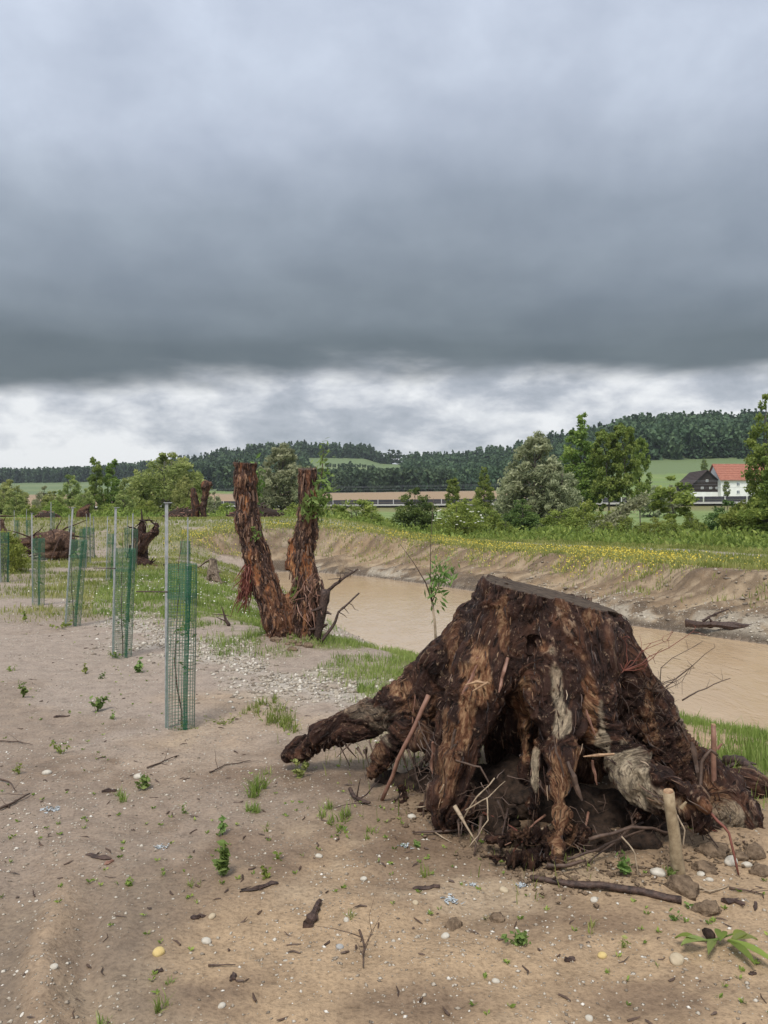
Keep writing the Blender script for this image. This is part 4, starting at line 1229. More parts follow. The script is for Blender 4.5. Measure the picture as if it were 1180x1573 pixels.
def build_forests():
    rng = np.random.default_rng(5)
    # wooded slope on the right
    n = 2900
    px = rng.uniform(620, 1420, n); uu = rng.random(n)
    D, D0 = np.interp(px, R_PX, R_D), np.interp(px, R_PX, R_D0)
    lo = np.where(px > 940, 395, np.interp(px, [620, 700, 800, 940], [430, 420, 400, 385]))
    d = lo + (D + 22 - lo) * uu
    x, y = hill_xy(px, d)
    h = np.where(px > 940, 13.5, 12.5) + 0 * px
    con = np.clip(np.where(uu > .75, .75, .30) + 0 * px, 0, 1)
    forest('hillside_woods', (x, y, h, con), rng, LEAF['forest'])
    # belt below the green field, and thicket on the left ridge
    n = 620
    px = rng.uniform(470, 690, n); d = rng.uniform(425, 520, n)
    k = (px > 590) | (d < 490)
    px, d = px[k], d[k]
    x, y = hill_xy(px, d)
    forest('valley_woods', (x, y, np.full(len(x), 12.0), np.full(len(x), .35)), rng, LEAF['forest'])
    n = 2100
    px = rng.uniform(-420, 470, n)
    D = np.interp(px, R_PX, R_D)
    d = D - rng.random(n) ** 1.3 * np.where(px > 240, 420, 60) + 20
    x, y = hill_xy(px, d)
    forest('ridge_woods', (x, y, np.where(px > 330, 17.0, 15.0), np.full(n, .7)), rng, LEAF['forest'])
    n = 230
    px = rng.uniform(440, 600, n)
    D = np.interp(px, R_PX, R_D)
    d = D + rng.uniform(-5, 30, n)
    x, y = hill_xy(px, d)
    forest('crest_woods', (x, y, np.where(px < 575, 15.0, 11.0), np.full(n, .85)), rng, LEAF['forest'])
    # single trees on the ridge and in the field, far off: each countable
    kk = Kind(31, LEAF['forest'], M['bark_grey'], 10, _f((.08, 2.2), (.35, 3.6), (.7, 3.2), (.92, 1.8), (1.0, .8)), 30, 700, .75, .3, limbs=3)
    for i, (a, b, dd, lb) in enumerate([
            (592, 697, 850, 'small round tree alone on the far ridge line, first in the gap'), (601, 692, 850, 'round dark tree on the far ridge line, second in the gap'),
            (612, 693, 850, 'broad dark tree on the far ridge line, middle of the gap'), (626, 700, 850, 'low round tree on the far ridge line beside broader ones'),
            (640, 699, 850, 'spreading tree on the far ridge line before the wood begins'), (655, 695, 845, 'tall round tree on the far ridge line where the wood begins'),
            (528, 712, 700, 'lone dark tree in the far green field, the left of a pair'), (538, 709, 700, 'lone dark tree in the far green field, the right of a pair'),
            (573, 714, 740, 'small bush on the hedge line of the far green field')]):
        plant_tree('field_tree', kk, a, b, dd, lb, 'tree', 'lone trees in the far fields')
    # hedge line across the field
    px = np.linspace(500, 610, 60) + rng.normal(0, .8, 60); d = np.full(60, 735.0) + rng.normal(0, 3, 60)
    x, y = hill_xy(px, d)
    forest('field_hedge', (x, y, np.full(60, 3.2), np.zeros(60)), rng, LEAF['forest'])

build_forests()

def build_mid_trees():
    G1, G2, G3 = 'trees and bushes beyond the gravel hump', 'trees and shrubs on the far bank terrace', 'bushes on the far bank terrace'
    T = plant_tree
    # left, beyond the rise
    for k_, a, b, d, w, lb in [
        ('willow', 18, 742, 118, .75, 'grey green round tree at the far left edge below the ridge'),
        ('silver2', 68, 750, 112, .7, 'pale grey green tree behind the brush pile on the rise'),
        ('willow2', 25, 764, 80, .9, 'low willow thicket at the far left behind the tree guards'),
        ('bush', 85, 768, 78, .9, 'low green bush just right of the dark brush pile'),
        ('willow2', 108, 735, 100, .7, 'mid green tree left of the twin slender poplars'),
        ('poplar', 146, 707, 88, .72, 'slender dark poplar, the left one of the twin pair'),
        ('poplar', 173, 710, 90, .75, 'slender dark poplar, the right one of the twin pair'),
        ('willow', 205, 728, 96, .62, 'rounded willow between the twin poplars and the big willow'),
        ('willow', 258, 703, 92, 1.0, 'big round green willow behind the brush pile with broken trunks'),
        ('bush', 225, 768, 76, .9, 'low bush under the big round willow'),
        ('bush2', 165, 772, 74, 1.0, 'low bush at the foot of the twin poplars'),
        ('bush', 298, 765, 80, .9, 'bush at the right foot of the big round willow'),
        ('willow2', 312, 742, 104, .55, 'small willow right of the big round willow'),
        ('bush2', 118, 776, 72, .9, 'low thicket behind the row of tree guards'),
        ('bush', 48, 778, 70, 1.0, 'rounded thicket left of the brush pile on the rise'),
        ('silver', 432, 690, 100, .85, 'large grey willow seen between the two sawn trunks'),
        ('silver2', 398, 722, 96, .6, 'grey willow half hidden behind the left sawn trunk'),
        ('silver2', 472, 722, 98, .6, 'grey willow half hidden behind the right sawn trunk'),
        ('bush2', 350, 770, 84, .8, 'green bush left of the left sawn trunk'),
        ('willow', 5, 752, 95, .9, 'pale willow cut off by the left edge of the view'),
        ('willow2', 80, 758, 84, 1.0, 'spreading willow thicket behind the brush pile on the rise'),
        ('willow', 130, 762, 76, .6, 'pale rounded bush in front of the twin poplars'),
        ('willow2', 190, 758, 78, .9, 'loose willow bush between the twin poplars and the big willow'),
        ('willow', 285, 738, 86, .6, 'right hand lobe of willow leaning from behind the big round one'),
        ('silver2', 330, 758, 92, .6, 'small grey willow before the railway barrier'),
        ('bush', 455, 772, 82, .9, 'low bush between the two sawn trunks')]:
        T('willow_tree' if k_.startswith(('willow', 'silver')) else 'poplar_tree' if k_ == 'poplar' else 'bush', K[k_], a, b, d, lb,
          'bush' if k_.startswith('bush') else 'tree', G1, w)
    for k_, a, b, d, w, lb in [
        ('bush2', 512, 772, 64, 1.0, 'loose green bush just right of the right sawn trunk'),
        ('bush2', 547, 764, 62, 1.15, 'wispy green bush left of the gap onto the field'),
        ('bush2', 578, 786, 58, 1.0, 'low wispy bush beside the gap onto the field'),
        ('dark', 637, 754, 60, 1.0, 'dark dense upright bush beside the flowering elder'),
        ('alder2', 695, 732, 96, .75, 'small alder behind the flowering elder'),
        ('alder', 744, 720, 92, .72, 'dark alder between the elder and the silver willow'),
        ('bush', 722, 765, 84, .9, 'bush between the two alders behind the elder'),
        ('silver2', 775, 738, 88, .55, 'slim grey willow left of the silver willow'),
        ('silver', 822, 674, 66, .78, 'tall silver grey willow on the terrace'),
        ('silver2', 862, 718, 64, .70, 'lower silver willow in front of the tall alders'),
        ('dark', 800, 770, 60, 1.1, 'dark undergrowth at the foot of the silver willow'),
        ('alder', 893, 641, 78, .80, 'tall dark alder left of the light topped pair'),
        ('alder2', 930, 655, 74, .66, 'tall alder with a light narrow crown in the middle of the group'),
        ('alder2', 958, 645, 74, .60, 'tall alder at the right of the tall group'),
        ('alder2', 985, 668, 80, .45, 'slender alder at the right edge of the tall group'),
        ('silver2', 1000, 742, 135, .9, 'grey bushy tree far behind the leaning branch'),
        ('silver2', 1030, 748, 140, .8, 'grey bushy tree just left of the dark barn'),
        ('alder2', 1116, 738, 228, .75, 'small dark tree in front of the white farmhouse'),
        ('alder', 1082, 704, 330, .9, 'dark tree on the meadow between barn and wood'),
        ('alder', 1178, 612, 44, .62, 'tall tree cut off by the right edge of the view'),
        ('alder2', 1190, 690, 42, .75, 'leafy tree at the right edge below the tallest one')]:
        T('alder_tree' if k_.startswith('alder') else 'willow_tree' if k_.startswith('silver') else 'bush', K[k_], a, b, d, lb,
          'bush' if k_.startswith(('bush', 'dark')) else 'tree', G2, w)
    for k_, a, b, d, w, lb in [
        ('yellow', 704, 774, 52, .95, 'yellow green elder bush dotted with white flower heads'),
        ('bush', 862, 782, 50, 1.1, 'rounded grassy bush below the lower silver willow'),
        ('yellow', 900, 772, 54, .75, 'yellowish bush at the foot of the tall alders'),
        ('wisp', 1042, 738, 58, 1.1, 'thin leaning young tree with a sparse crown before the barn'),
        ('bush2', 985, 800, 52, .8, 'low weedy bush under the leaning branch'),
        ('bush', 1030, 795, 50, .75, 'low bush beside the thin leaning young tree'),
        ('bush2', 930, 800, 48, .8, 'low weedy bush in front of the tall alders'),
        ('dark', 1118, 772, 47, 1.1, 'dark shrub left of the tree at the right edge'),
        ('bush', 1150, 768, 45, 1.0, 'bright shrub under the tree at the right edge'),
        ('bush', 1182, 760, 43, 1.0, 'leafy shrub cut off by the right edge of the view'),
        ('bush2', 1075, 806, 47, .8, 'low weedy bush before the dark shrub at the right'),
        ('bush', 598, 796, 60, .9, 'low bush before the gap onto the field'),
        ('bush2', 755, 780, 62, 1.0, 'loose bush behind the low one beside the silver willow'),
        ('bush', 948, 782, 58, .9, 'bright bush at the foot of the slender right alder'),
        ('yellow', 1008, 796, 56, .8, 'yellowish weedy bush between leaning branch and young tree'),
        ('bush2', 1062, 790, 62, .9, 'loose bush behind the thin leaning young tree'),
        ('bush2', 775, 800, 54, .9, 'low bush between the elder and the silver willow'),
        ('bush2', 670, 806, 54, .7, 'low bush between the dark bush and the elder')]:
        o = T('young_tree' if k_ == 'wisp' else 'bush', K[k_], a, b, d, lb, 'tree' if k_ == 'wisp' else 'bush', G3, w)
        if k_ == 'yellow' and a == 704:
            rng = np.random.default_rng(8)
            mb = MB()
            for _ in range(46):
                an = rng.uniform(0, 6.28); h_ = rng.uniform(.35, 1.0); rr = 2.5 * math.sqrt(max(.05, 1 - (h_ - .3) ** 2 / .55))
                c = np.array([math.cos(an) * rr * .95, math.sin(an) * rr * .95, h_ * 3.9])
                v_, f = ico(1)
                mb.add(v_ * np.array([.13, .13, .05]) + c, None, f)
            mobj('blossom', mb.mesh('blossom', M['flower_white']), o)
        if k_ == 'wisp':
            o.rotation_euler = (0, math.radians(-10), 0.4)
    # half-fallen leafy branch
    rng = np.random.default_rng(12)
    d = 53.0
    a, b = P(890, 822, d), P(985, 768, d)
    a[2] = hz(a[0], a[1])
    o = empty('fallen_branch', a, 'leafy branch leaning up to the right out of the weeds', 'branch')
    mb = MB(); ax = wiggle(a, b, 9, .05, rng) - a
    mb.tube(ax, np.linspace(.10, .03, 9), 6, .1, rng=rng)
    for k in range(8):
        j = rng.integers(2, 8); mb.tube(wiggle(ax[j], ax[j] + rng.normal(0, .45, 3) + [0, 0, .1], 4, .1, rng), [.03, .02, .015, .01], 4)
    mb.build('limb', M['bark_grey'], o, True)
    own = rng.integers(2, 9, 1500)
    p_ = ax[own] + rng.normal(0, .26, (1500, 3)) * np.array([1, 1, .8])
    v_, f, r = leaf_cards(p_, rng, .12, .4, 2.0, np.clip(rng.normal(.55, .2, 1500), 0, 1))
    mobj('leaves', mesh_np('leaves', v_, f, LEAF['silver'], False, attrs={'rnd': r}), o)

build_mid_trees()
# ================================================================ railway, farm, pylons
M['panel'] = simple('wall_panel', (0.030, 0.030, 0.034), (0.058, 0.057, 0.062), 3.0, 0.8, 0.2)
M['post_grey'] = simple('post_grey', (0.40, 0.40, 0.39), (0.52, 0.52, 0.50), 6.0, 0.7, 0.3)
M['concrete'] = simple('concrete', (0.36, 0.35, 0.33), (0.48, 0.47, 0.44), 3.0, 0.85, 0.2)
M['plaster'] = simple('white_plaster', (0.70, 0.70, 0.67), (0.82, 0.82, 0.79), 1.2, 0.9, 0.2)
M['board'] = simple('dark_board', (0.018, 0.014, 0.012), (0.045, 0.034, 0.028), 2.0, 0.85, 0.2)
M['roof_red'] = simple('roof_tile', (0.27, 0.100, 0.068), (0.37, 0.160, 0.110), 1.5, 0.8, 0.2)
M['roof_dark'] = simple('roof_dark', (0.035, 0.026, 0.024), (0.075, 0.055, 0.050), 1.5, 0.8, 0.2)
M['pane'] = simple('window_pane', (0.10, 0.12, 0.14), (0.16, 0.18, 0.20), 1.0, 0.15, 0.5)
M['frame_white'] = simple('frame_white', (0.72, 0.72, 0.70), (0.80, 0.80, 0.78), 4.0, 0.6, 0.3)
M['steel'] = simple('galvanised_steel', (0.24, 0.255, 0.26), (0.40, 0.415, 0.42), 25.0, 0.45, 0.4, metallic=0.25)
M['wire'] = simple('wire', (0.16, 0.17, 0.18), (0.22, 0.23, 0.24), 5.0, 0.5, 0.4)

def box_mesh(name, s, mat):
    mb = MB(); mb.box((0, 0, s[2] / 2), s)
    return mb.mesh(name, mat)

def build_rail():
    # noise barrier along the embankment: panels between posts, joints left open
    A, B = np.array([118.0, 188.9]), np.array([-105.0, 282.5])
    L_ = np.linalg.norm(B - A); u_ = (B - A) / L_; rz = math.atan2(u_[1], u_[0])
    step = 5.2; n = int(L_ / step)
    z0 = 5.3
    root = empty('noise_barrier', (A[0], A[1], z0), 'long low dark noise barrier with pale posts along the railway embankment', 'barrier', None, rz)
    pm = box_mesh('panel', (step - .36, .14, .85), M['panel']); qm = box_mesh('post', (.20, .20, 2.05), M['post_grey'])
    sm = box_mesh('sill', (step - .36, .22, .30), M['panel'])
    for i in range(n):
        mobj('sill', sm, root, (i * step + step / 2, 0, -.2))
        for j in range(2):
            mobj('panel', pm, root, (i * step + step / 2, 0, .12 + j * .88))
    for i in range(n + 1):
        mobj('post', qm, root, (i * step, 0, -.15))
    # ballast and track bed behind it
    mb = MB(); mb.box((L_ / 2, 4.5, .15), (L_, 6.0, .5))
    tb = mb.build('track_bed', M['concrete'], None, loc=(A[0], A[1], z0 - .1)); tb.rotation_euler = (0, 0, rz); tag(tb, kind='structure')
    # masts and their wires
    nrm = np.array([-u_[1], u_[0]]); nrm = nrm if nrm[1] > 0 else -nrm
    def mast(px, h, mat, label, r=.16):
        sl = (px - CX) / F
        w = (A[1] - sl * A[0]) / (sl * u_[0] - u_[1])
        p_ = A + u_ * w + nrm * 1.8
        o = empty('railway_mast', (p_[0], p_[1], z0), label, 'mast', 'overhead line masts along the railway', rz)
        mb = MB(); mb.tube([(0, 0, 0), (0, 0, h)], [r, r * .72], 8)
        mb.build('pole', mat, o, True)
        mb = MB(); mb.tube([(0, 0, h - 1.9), (0, 2.6, h - 1.5)], .05, 5); mb.tube([(0, 0, h - .7), (0, 2.6, h - 1.5)], .04, 5)
        mb.build('bracket', M['steel'], o)
        mb = MB()
        for zz in (h - .35, h - .75):
            mb.box((0, 0, zz), (1.6, .1, .1))
        mb.build('crossarm', M['steel'], o)
        return p_
    ps = [mast(-60, 8.6, M['steel'], 'slim grey overhead line mast far off at the left, behind the thickets'),
          mast(345, 7.4, M['steel'], 'slim grey overhead line mast beside the left sawn trunk'),
          mast(668, 7.8, M['steel'], 'grey overhead line mast before the ploughed field'),
          mast(872, 7.8, M['steel'], 'grey overhead line mast hidden among the alders'),
          mast(1129, 7.4, M['concrete'], 'pale concrete mast in front of the white farmhouse', .24)]
    for i, (dz, dn) in enumerate([(6.9, .7), (6.5, -.7), (5.9, 2.6), (5.0, 2.6)]):
        mb = MB()
        for p0, p1 in zip(ps[:-1], ps[1:]):
            tt = np.linspace(0, 1, 14)[:, None]
            a = np.array([*(p0 + nrm * dn), z0 + dz]); b = np.array([*(p1 + nrm * dn), z0 + dz])
            q_ = a + (b - a) * tt; q_[:, 2] -= (4 * tt * (1 - tt) * .8)[:, 0]
            mb.tube(q_, .022, 4)
        lb = ['topmost wire strung between the railway masts', 'second wire from the top between the railway masts', 'bearing wire of the overhead line between the masts', 'lowest contact wire of the overhead line between the masts'][i]
        tag(mb.build('overhead_wire', M['wire']), lb, 'wire', 'wires of the railway line')

def gable_house(name, label, px, d, w, l, eave, ridge, wall_m, roof_m, rz, wins, lower=None, over=.6):
    """w across the gable, l along the ridge; ridge runs along local y"""
    x = (px - CX) / F * d
    z = hz(x, d) - 0.3
    o = empty(name, (x, d, z), label, 'barn' if name == 'barn' else 'house', None, rz)
    hw, hl = w / 2, l / 2
    e0 = lower[0] if lower else 0.0
    if lower:
        mb = MB(); mb.box((0, 0, e0 / 2), (w - .06, l - .06, e0)); mb.build('plinth_wall', lower[1], o)
    mb = MB()
    v_ = [(-hw, -hl, e0), (hw, -hl, e0), (hw, -hl, eave), (0, -hl, ridge), (-hw, -hl, eave), (-hw, hl, e0), (hw, hl, e0), (hw, hl, eave), (0, hl, ridge), (-hw, hl, eave)]
    mb.add(v_, [[0, 1, 2, 4], [5, 9, 7, 6], [1, 6, 7, 2], [0, 4, 9, 5]], [[4, 2, 3], [9, 8, 7]])
    mb.build('wall', wall_m, o)
    sl = (ridge - eave) / hw
    for s in (-1, 1):
        mb = MB(); t_ = .22
        xo = hw + over; ze = eave - sl * over
        a = [(0, -hl - over, ridge + .03), (0, hl + over, ridge + .03), (s * xo, hl + over, ze + .03), (s * xo, -hl - over, ze + .03)]
        b = [(q_[0], q_[1], q_[2] + t_) for q_ in a]
        mb.add(a + b, [[0, 1, 2, 3], [7, 6, 5, 4], [0, 3, 7, 4], [1, 5, 6, 2], [3, 2, 6, 7], [0, 4, 5, 1]])
        r_ = mb.build('roof', roof_m, o)
        # rows of tiles: raised courses
        mb = MB(); nrow = 9
        for k in range(nrow):
            f_ = (k + .5) / nrow
            mb.box((s * xo * f_, 0, ridge + .03 + t_ + (ze - ridge) * f_ + .02), (.12, 2 * hl + 2 * over - .1, .06))
        mb.build('tile_course', roof_m, r_)
    for (side, a, b, ww, wh) in wins:
        mb = MB()
        if side == 'gable':
            mb.box((a, -hl - .04, b), (ww, .10, wh)); f_ = mb.build('window', M['frame_white'], o)
            mb = MB(); mb.box((a - ww * .22, -hl - .10, b), (ww * .34, .04, wh * .74)); mb.build('pane', M['pane'], f_)
            mb = MB(); mb.box((a + ww * .22, -hl - .10, b), (ww * .34, .04, wh * .74)); mb.build('pane', M['pane'], f_)
        else:
            s = 1 if side == 'right' else -1
            mb.box((s * (hw + .04), a, b), (.10, ww, wh)); f_ = mb.build('window', M['frame_white'], o)
            mb = MB(); mb.box((s * (hw + .10), a - ww * .22, b), (.04, ww * .34, wh * .74)); mb.build('pane', M['pane'], f_)
            mb = MB(); mb.box((s * (hw + .10), a + ww * .22, b), (.04, ww * .34, wh * .74)); mb.build('pane', M['pane'], f_)
    return o

def build_farm():
    gable_house('barn', 'dark timber barn with a white plinth beside the white farmhouse', 1073, 262, 9.8, 14, 4.4, 9.0, M['board'], M['roof_dark'], 0.0,
                [('gable', -1.6, 3.2, .9, .7), ('gable', 1.2, 3.2, .9, .7), ('gable', 3.3, 3.2, .9, .7), ('gable', 0.0, 5.6, .8, .8)], (1.9, M['plaster']))
    gable_house('farmhouse', 'white farmhouse under a red tiled roof at the right', 1147, 258, 11.0, 22, 5.9, 11.0, M['plaster'], M['roof_red'], math.radians(90),
                [('right', 0, 0, .1, .1)][:0] + [('left', -9.0 + 3.6 * k, zz, 1.1, 1.3) for k in range(6) for zz in (1.6, 4.2)] + [('gable', -2.2, 2, 1.0, 1.2), ('gable', 2.2, 2, 1.0, 1.2), ('gable', 0, 6.6, .9, 1.1)])
    # far pylon on the left and a small white tower on the ridge
    d = 1150.0; px = 285
    x = (px - CX) / F * d
    z = hz(x, d)
    top = CAM_H - (700 - HZ) / F * d
    o = empty('pylon', (x, d, z), 'tiny lattice electricity pylon rising over the left ridge', 'pylon')
    H = top - z
    mb = MB()
    for sx in (-1, 1):
        for sy in (-1, 1):
            mb.tube([(sx * 4, sy * 4, 0), (sx * .8, sy * .8, H * .72), (0, 0, H)], [.30, .24, .2], 4)
    for k in range(6):
        h0, h1 = H * .72 * k / 6, H * .72 * (k + 1) / 6
        w0, w1 = 4 - 3.2 * k / 6, 4 - 3.2 * (k + 1) / 6
        for sy in (-1, 1):
            mb.tube([(-w0, sy * w0, h0), (w1, sy * w1, h1)], .12, 3); mb.tube([(w0, sy * w0, h0), (-w1, sy * w1, h1)], .12, 3)
    mb.build('tower', M['steel'], o)
    for hh, ww in ((.72, 7.0), (.86, 5.0)):
        mb = MB(); mb.tube([(-ww, 0, H * hh), (0, 0, H * hh + .8), (ww, 0, H * hh)], [.12, .28, .12], 4); mb.build('crossarm', M['steel'], o)

build_rail()
build_farm()
# ================================================================ things on the near ground
def build_twin_trunk():
    rng = np.random.default_rng(21)
    base = at(440, 968)
    d = 9.75
    origin = np.array([P(440, 960, d)[0], d, hz(P(440, 960, d)[0], d)])
    root = empty('pollarded_tree', origin, 'dead tree sawn off into two tall rough barked trunks forming a U', 'tree')
    def Lq(g, *pts):
        return (g, [(P(a, b, d + dd), r) for a, b, dd, r in pts])
    limbs = [
        Lq('stem_a', (376, 690, .05, 0.138), (377, 740, .05, 0.138), (381, 800, .03, 0.145), (393, 850, .02, 0.152), (410, 905, 0, 0.156), (428, 955, -.05, 0.175), (434, 995, -.05, 0.184)),
        Lq('stem_b', (473, 700, .1, 0.109), (474, 760, .1, 0.115), (471, 815, .08, 0.133), (464, 860, .05, 0.138), (463, 905, 0, 0.152), (466, 950, -.05, 0.152), (467, 1000, -.05, 0.166)),
        Lq('stem_b', (448, 832, .08, 0.028), (446, 870, .05, 0.051), (448, 915, .02, 0.083), (450, 970, 0, 0.110)),
        Lq('fork', (432, 930, .05, 0.120), (440, 965, 0, 0.156), (447, 1000, 0, 0.184)),
        Lq('stem_b', (480, 870, .02, 0.037), (486, 900, 0, 0.046), (480, 950, -.05, 0.055), (484, 990, -.05, 0.037)),
    ]
    holes = [(P(441, 895, d - .05), (.07, .30, .16), .03)]
    marks = [(P(374, 772, d - .1), (.06, .2, .10), 'bare', 1.0), (P(383, 850, d - .1), (.035, .2, .14), 'bare', .9), (P(396, 880, d - .1), (.045, .2, .14), 'bare', .8), (P(412, 902, d - .15), (.03, .2, .07), 'bare', .9),
             (P(369, 718, d - .1), (.03, .2, .10), 'bare', .6), (P(447, 870, d), (.055, .3, .28), 'bare', 1.0), (P(470, 865, d - .1), (.08, .2, .25), 'bare', 1.0), (P(485, 752, d - .05), (.022, .2, .12), 'bare', .8),
             (P(470, 950, d - .15), (.04, .2, .2), 'bare', .5), (P(384, 735, d - .15), (.035, .1, .06), 'bare', .6), (P(432, 948, d - .2), (.10, .2, .16), 'bare', .25)]
    cuts = [('cut_a', P(378, 711, d), (0.06, -.06, 1), (.6, 0)), ('cut_b', P(473, 720, d + .1), (-0.03, -.20, 1), (.6, 0))]
    parts = grow(limbs, 0.0115, 0.05, cuts, holes, lump=.016, lump_f=6, bark=.021, fine=.006, seed=33, marks=marks, center=P(430, 800, d), stretch=.10, bfreq=22.0)
    names = {'stem_a': 'trunk', 'stem_b': 'trunk', 'fork': 'stump_base', 'cut_a': 'sawn_top', 'cut_b': 'sawn_top'}
    res = wood_objects(parts, names, {'*': M['trunk_bark'], 'cut_a': M['cut_wood'], 'cut_b': M['cut_wood']}, root, origin)
    tag(res['stem_a'], 'left leaning trunk with flaking dark bark'); tag(res['stem_b'], 'right upright trunk with torn orange wood')
    v_, f, r_ = fibres(parts, 3000, rng, origin, (.04, .14), (.003, .008), .010)
    tag(mobj('bark_fibres', mesh_np('bark_fibres', v_, f, M['fibre_warm'], False, attrs={'rnd': r_}), root), kind='stuff')
    # loose bark flakes standing off the trunks
    fl = MB()
    for k in range(120):
        nm, (i0, i1) = [(limbs[0][1], (0, 5)), (limbs[1][1], (0, 5))][k % 2]
        j = rng.integers(i0, i1); w = rng.random()
        c = nm[j][0] * (1 - w) + nm[j + 1][0] * w; r = nm[j][1] * (1 - w) + nm[j + 1][1] * w
        if c[2] > 1.6 - (720 - HZ) / F * d - .06: continue
        an = rng.uniform(math.pi * .95, math.pi * 2.05)
        nd = np.array([math.cos(an), math.sin(an), 0]); tg = np.array([-math.sin(an), math.cos(an), 0])
        o = c + nd * r * 1.02
        hh, ww = rng.uniform(.025, .07), rng.uniform(.006, .014)
        v_ = np.array([o - tg * ww + [0, 0, hh], o + tg * ww + [0, 0, hh], o + tg * ww * .8 + nd * rng.uniform(.008, .03) - [0, 0, hh], o - tg * ww * .8 + nd * rng.uniform(.008, .03) - [0, 0, hh]])
        fl.add(np.concatenate([v_, v_ - nd * .008]) - origin, [[0, 3, 2, 1], [4, 5, 6, 7], [0, 1, 5, 4], [2, 3, 7, 6], [1, 2, 6, 5], [0, 4, 7, 3]])
    tag(fl.build('bark_flakes', M['old_flake'], root), kind='stuff')
    # bundle of fibrous roots hanging at the left foot
    mb = MB()
    for k in range(90):
        s0 = P(381 + rng.uniform(-8, 8), 885 + rng.uniform(-20, 22), d - .1)
        mb.tube(wiggle(s0, s0 + np.array([rng.normal(-.06, .05), rng.normal(-.05, .05), -rng.uniform(.1, .38)]), 4, .12, rng) - origin, [.008, .008, .006, .003], 3)
    tag(mb.build('root_tuft', M['twig_red'], root), kind='stuff')
    mb = MB()
    for k in range(60):
        s0 = P(rng.uniform(455, 490), rng.uniform(880, 945), d - .18)
        mb.tube(wiggle(s0, s0 + np.array([rng.normal(0, .06), rng.normal(-.03, .03), -rng.uniform(.03, .25)]), 3, .12, rng) - origin, [.006, .006, .003], 3)
    tag(mb.build('torn_fibre', M['stick_brown'], root), kind='stuff')
    # leafy shoots
    def shoot(pts, n, spread, size=.036):
        mb_ = MB(); pts = [np.asarray(p_) for p_ in pts]
        o = empty_part = None
        mb_.tube(wiggle(pts[0], pts[1], 6, .05, rng) - origin, np.linspace(.012, .004, 6), 5)
        so = mb_.build('shoot', M['twig'], root, True)
        w = rng.random(n)[:, None]
        c = pts[0] * (1 - w) + pts[1] * w + rng.normal(0, 1, (n, 3)) * spread
        v_, f, r = leaf_cards(c - origin, rng, size, -.6, 2.6, np.clip(rng.normal(.55, .22, n), 0, 1))
        mobj('leaves', mesh_np('leaves', v_, f, LEAF['fresh'], False, attrs={'rnd': r}), so)
    shoot([P(482, 790, d + .05), P(506, 742, d + .1)], 170, np.array([.055, .08, .11]))
    shoot([P(484, 785, d - .1), P(498, 760, d - .05)], 90, np.array([.06, .08, .06]))
    shoot([P(486, 765, d + .25), P(497, 690, d + .3)], 90, np.array([.05, .08, .12]))
    shoot([P(392, 770, d + .25), P(399, 730, d + .3)], 110, np.array([.035, .06, .12]))
    shoot([P(470, 790, d - .12), P(476, 770, d - .16)], 60, np.array([.05, .04, .05]), .045)
    shoot([P(452, 920, d - .16), P(455, 895, d - .16)], 26, np.array([.02, .02, .06]), .035)
    shoot([P(393, 828, d - .14), P(391, 812, d - .14)], 24, np.array([.03, .02, .03]), .03)
    # mound of earth and the torn branches standing beside it
    for k in range(22):
        a, b = rng.normal(445, 26), rng.normal(985, 9)
        rr = np.array([1, .8, .6]) * rng.uniform(.025, .075)
        g_ = at(a, b)
        me = lump_mesh(rr, rng, 2, .4, 2.4); me.materials.append(M['soil'])
        mobj('soil_clod', me, root, tuple(g_ - origin + [0, 0, .0]))

def dead_branch(name, label, pts, r0, r1, mat, twigs=0, cat='branch', jit=.15, sides=7, seed=1, group=None):
    rng = np.random.default_rng(seed)
    o = empty(name, pts[0], label, cat, group)
    pp = []
    for a, b in zip(pts[:-1], pts[1:]):
        pp += list(wiggle(a, b, 5, .03, rng)[:-1])
    pp.append(pts[-1]); pp = np.array(pp) - pts[0]
    rad = np.linspace(r0, r1, len(pp))
    mb = MB(); mb.tube(pp, rad * (rng.uniform(.75, 1.2, len(pp)) if jit > .3 else 1), sides, jit, rng=rng); mb.build('limb', mat, o, jit <= .3)
    for k in range(twigs):
        j = rng.integers(2, len(pp) - 1)
        mb = MB(); e = pp[j] + rng.normal(0, 1, 3) * np.array([.10, .06, .08]) * (1 + r0 * 8)
        mb.tube(wiggle(pp[j], e, 4, .1, rng), [rad[j] * .5, rad[j] * .4, rad[j] * .3, rad[j] * .15], 4)
        mb.build('twig', mat, o)
    return o

M['old_flake'] = simple('bark_flake', (0.06, 0.032, 0.022), (0.24, 0.145, 0.095), 9.0, 0.7, 0.3)
build_twin_trunk()
def A3(px, py, d): return P(px, py, d)
dead_branch('broken_branch', 'thick torn branch stuck upright in the bank just right of the two sawn trunks', [A3(485, 990, 9.6), A3(495, 940, 9.6), A3(500, 905, 9.6)], .055, .075, M['stick_dark'], 5, seed=4, jit=.3)
dead_branch('bare_limb', 'long thin dead limb slanting up right above the torn branch', [A3(503, 908, 9.62), A3(525, 890, 9.6), A3(550, 874, 9.6)], .024, .010, M['stick_dark'], 5, seed=5)
dead_branch('bare_limb', 'thin dead limb leaning right over the grass toward the water', [A3(491, 990, 9.45), A3(514, 958, 9.5), A3(520, 940, 9.5), A3(552, 911, 9.6)], .022, .010, M['stick_dark'], 5, seed=6)
dead_branch('hooked_root', 'small dark hooked root poking from the grass left of the sawn trunks', [at(352, 962), at(352, 962) + [-.06, 0, .12], at(352, 962) + [-.10, 0, .27]], .030, .006, M['stick_dark'], 3, seed=8)
dead_branch('dead_twig', 'bent dead twig at the water edge right of the sawn trunks', [A3(490, 893, 22), A3(486, 872, 22), A3(478, 858, 22)], .03, .015, M['stick_dark'], 4, seed=9)

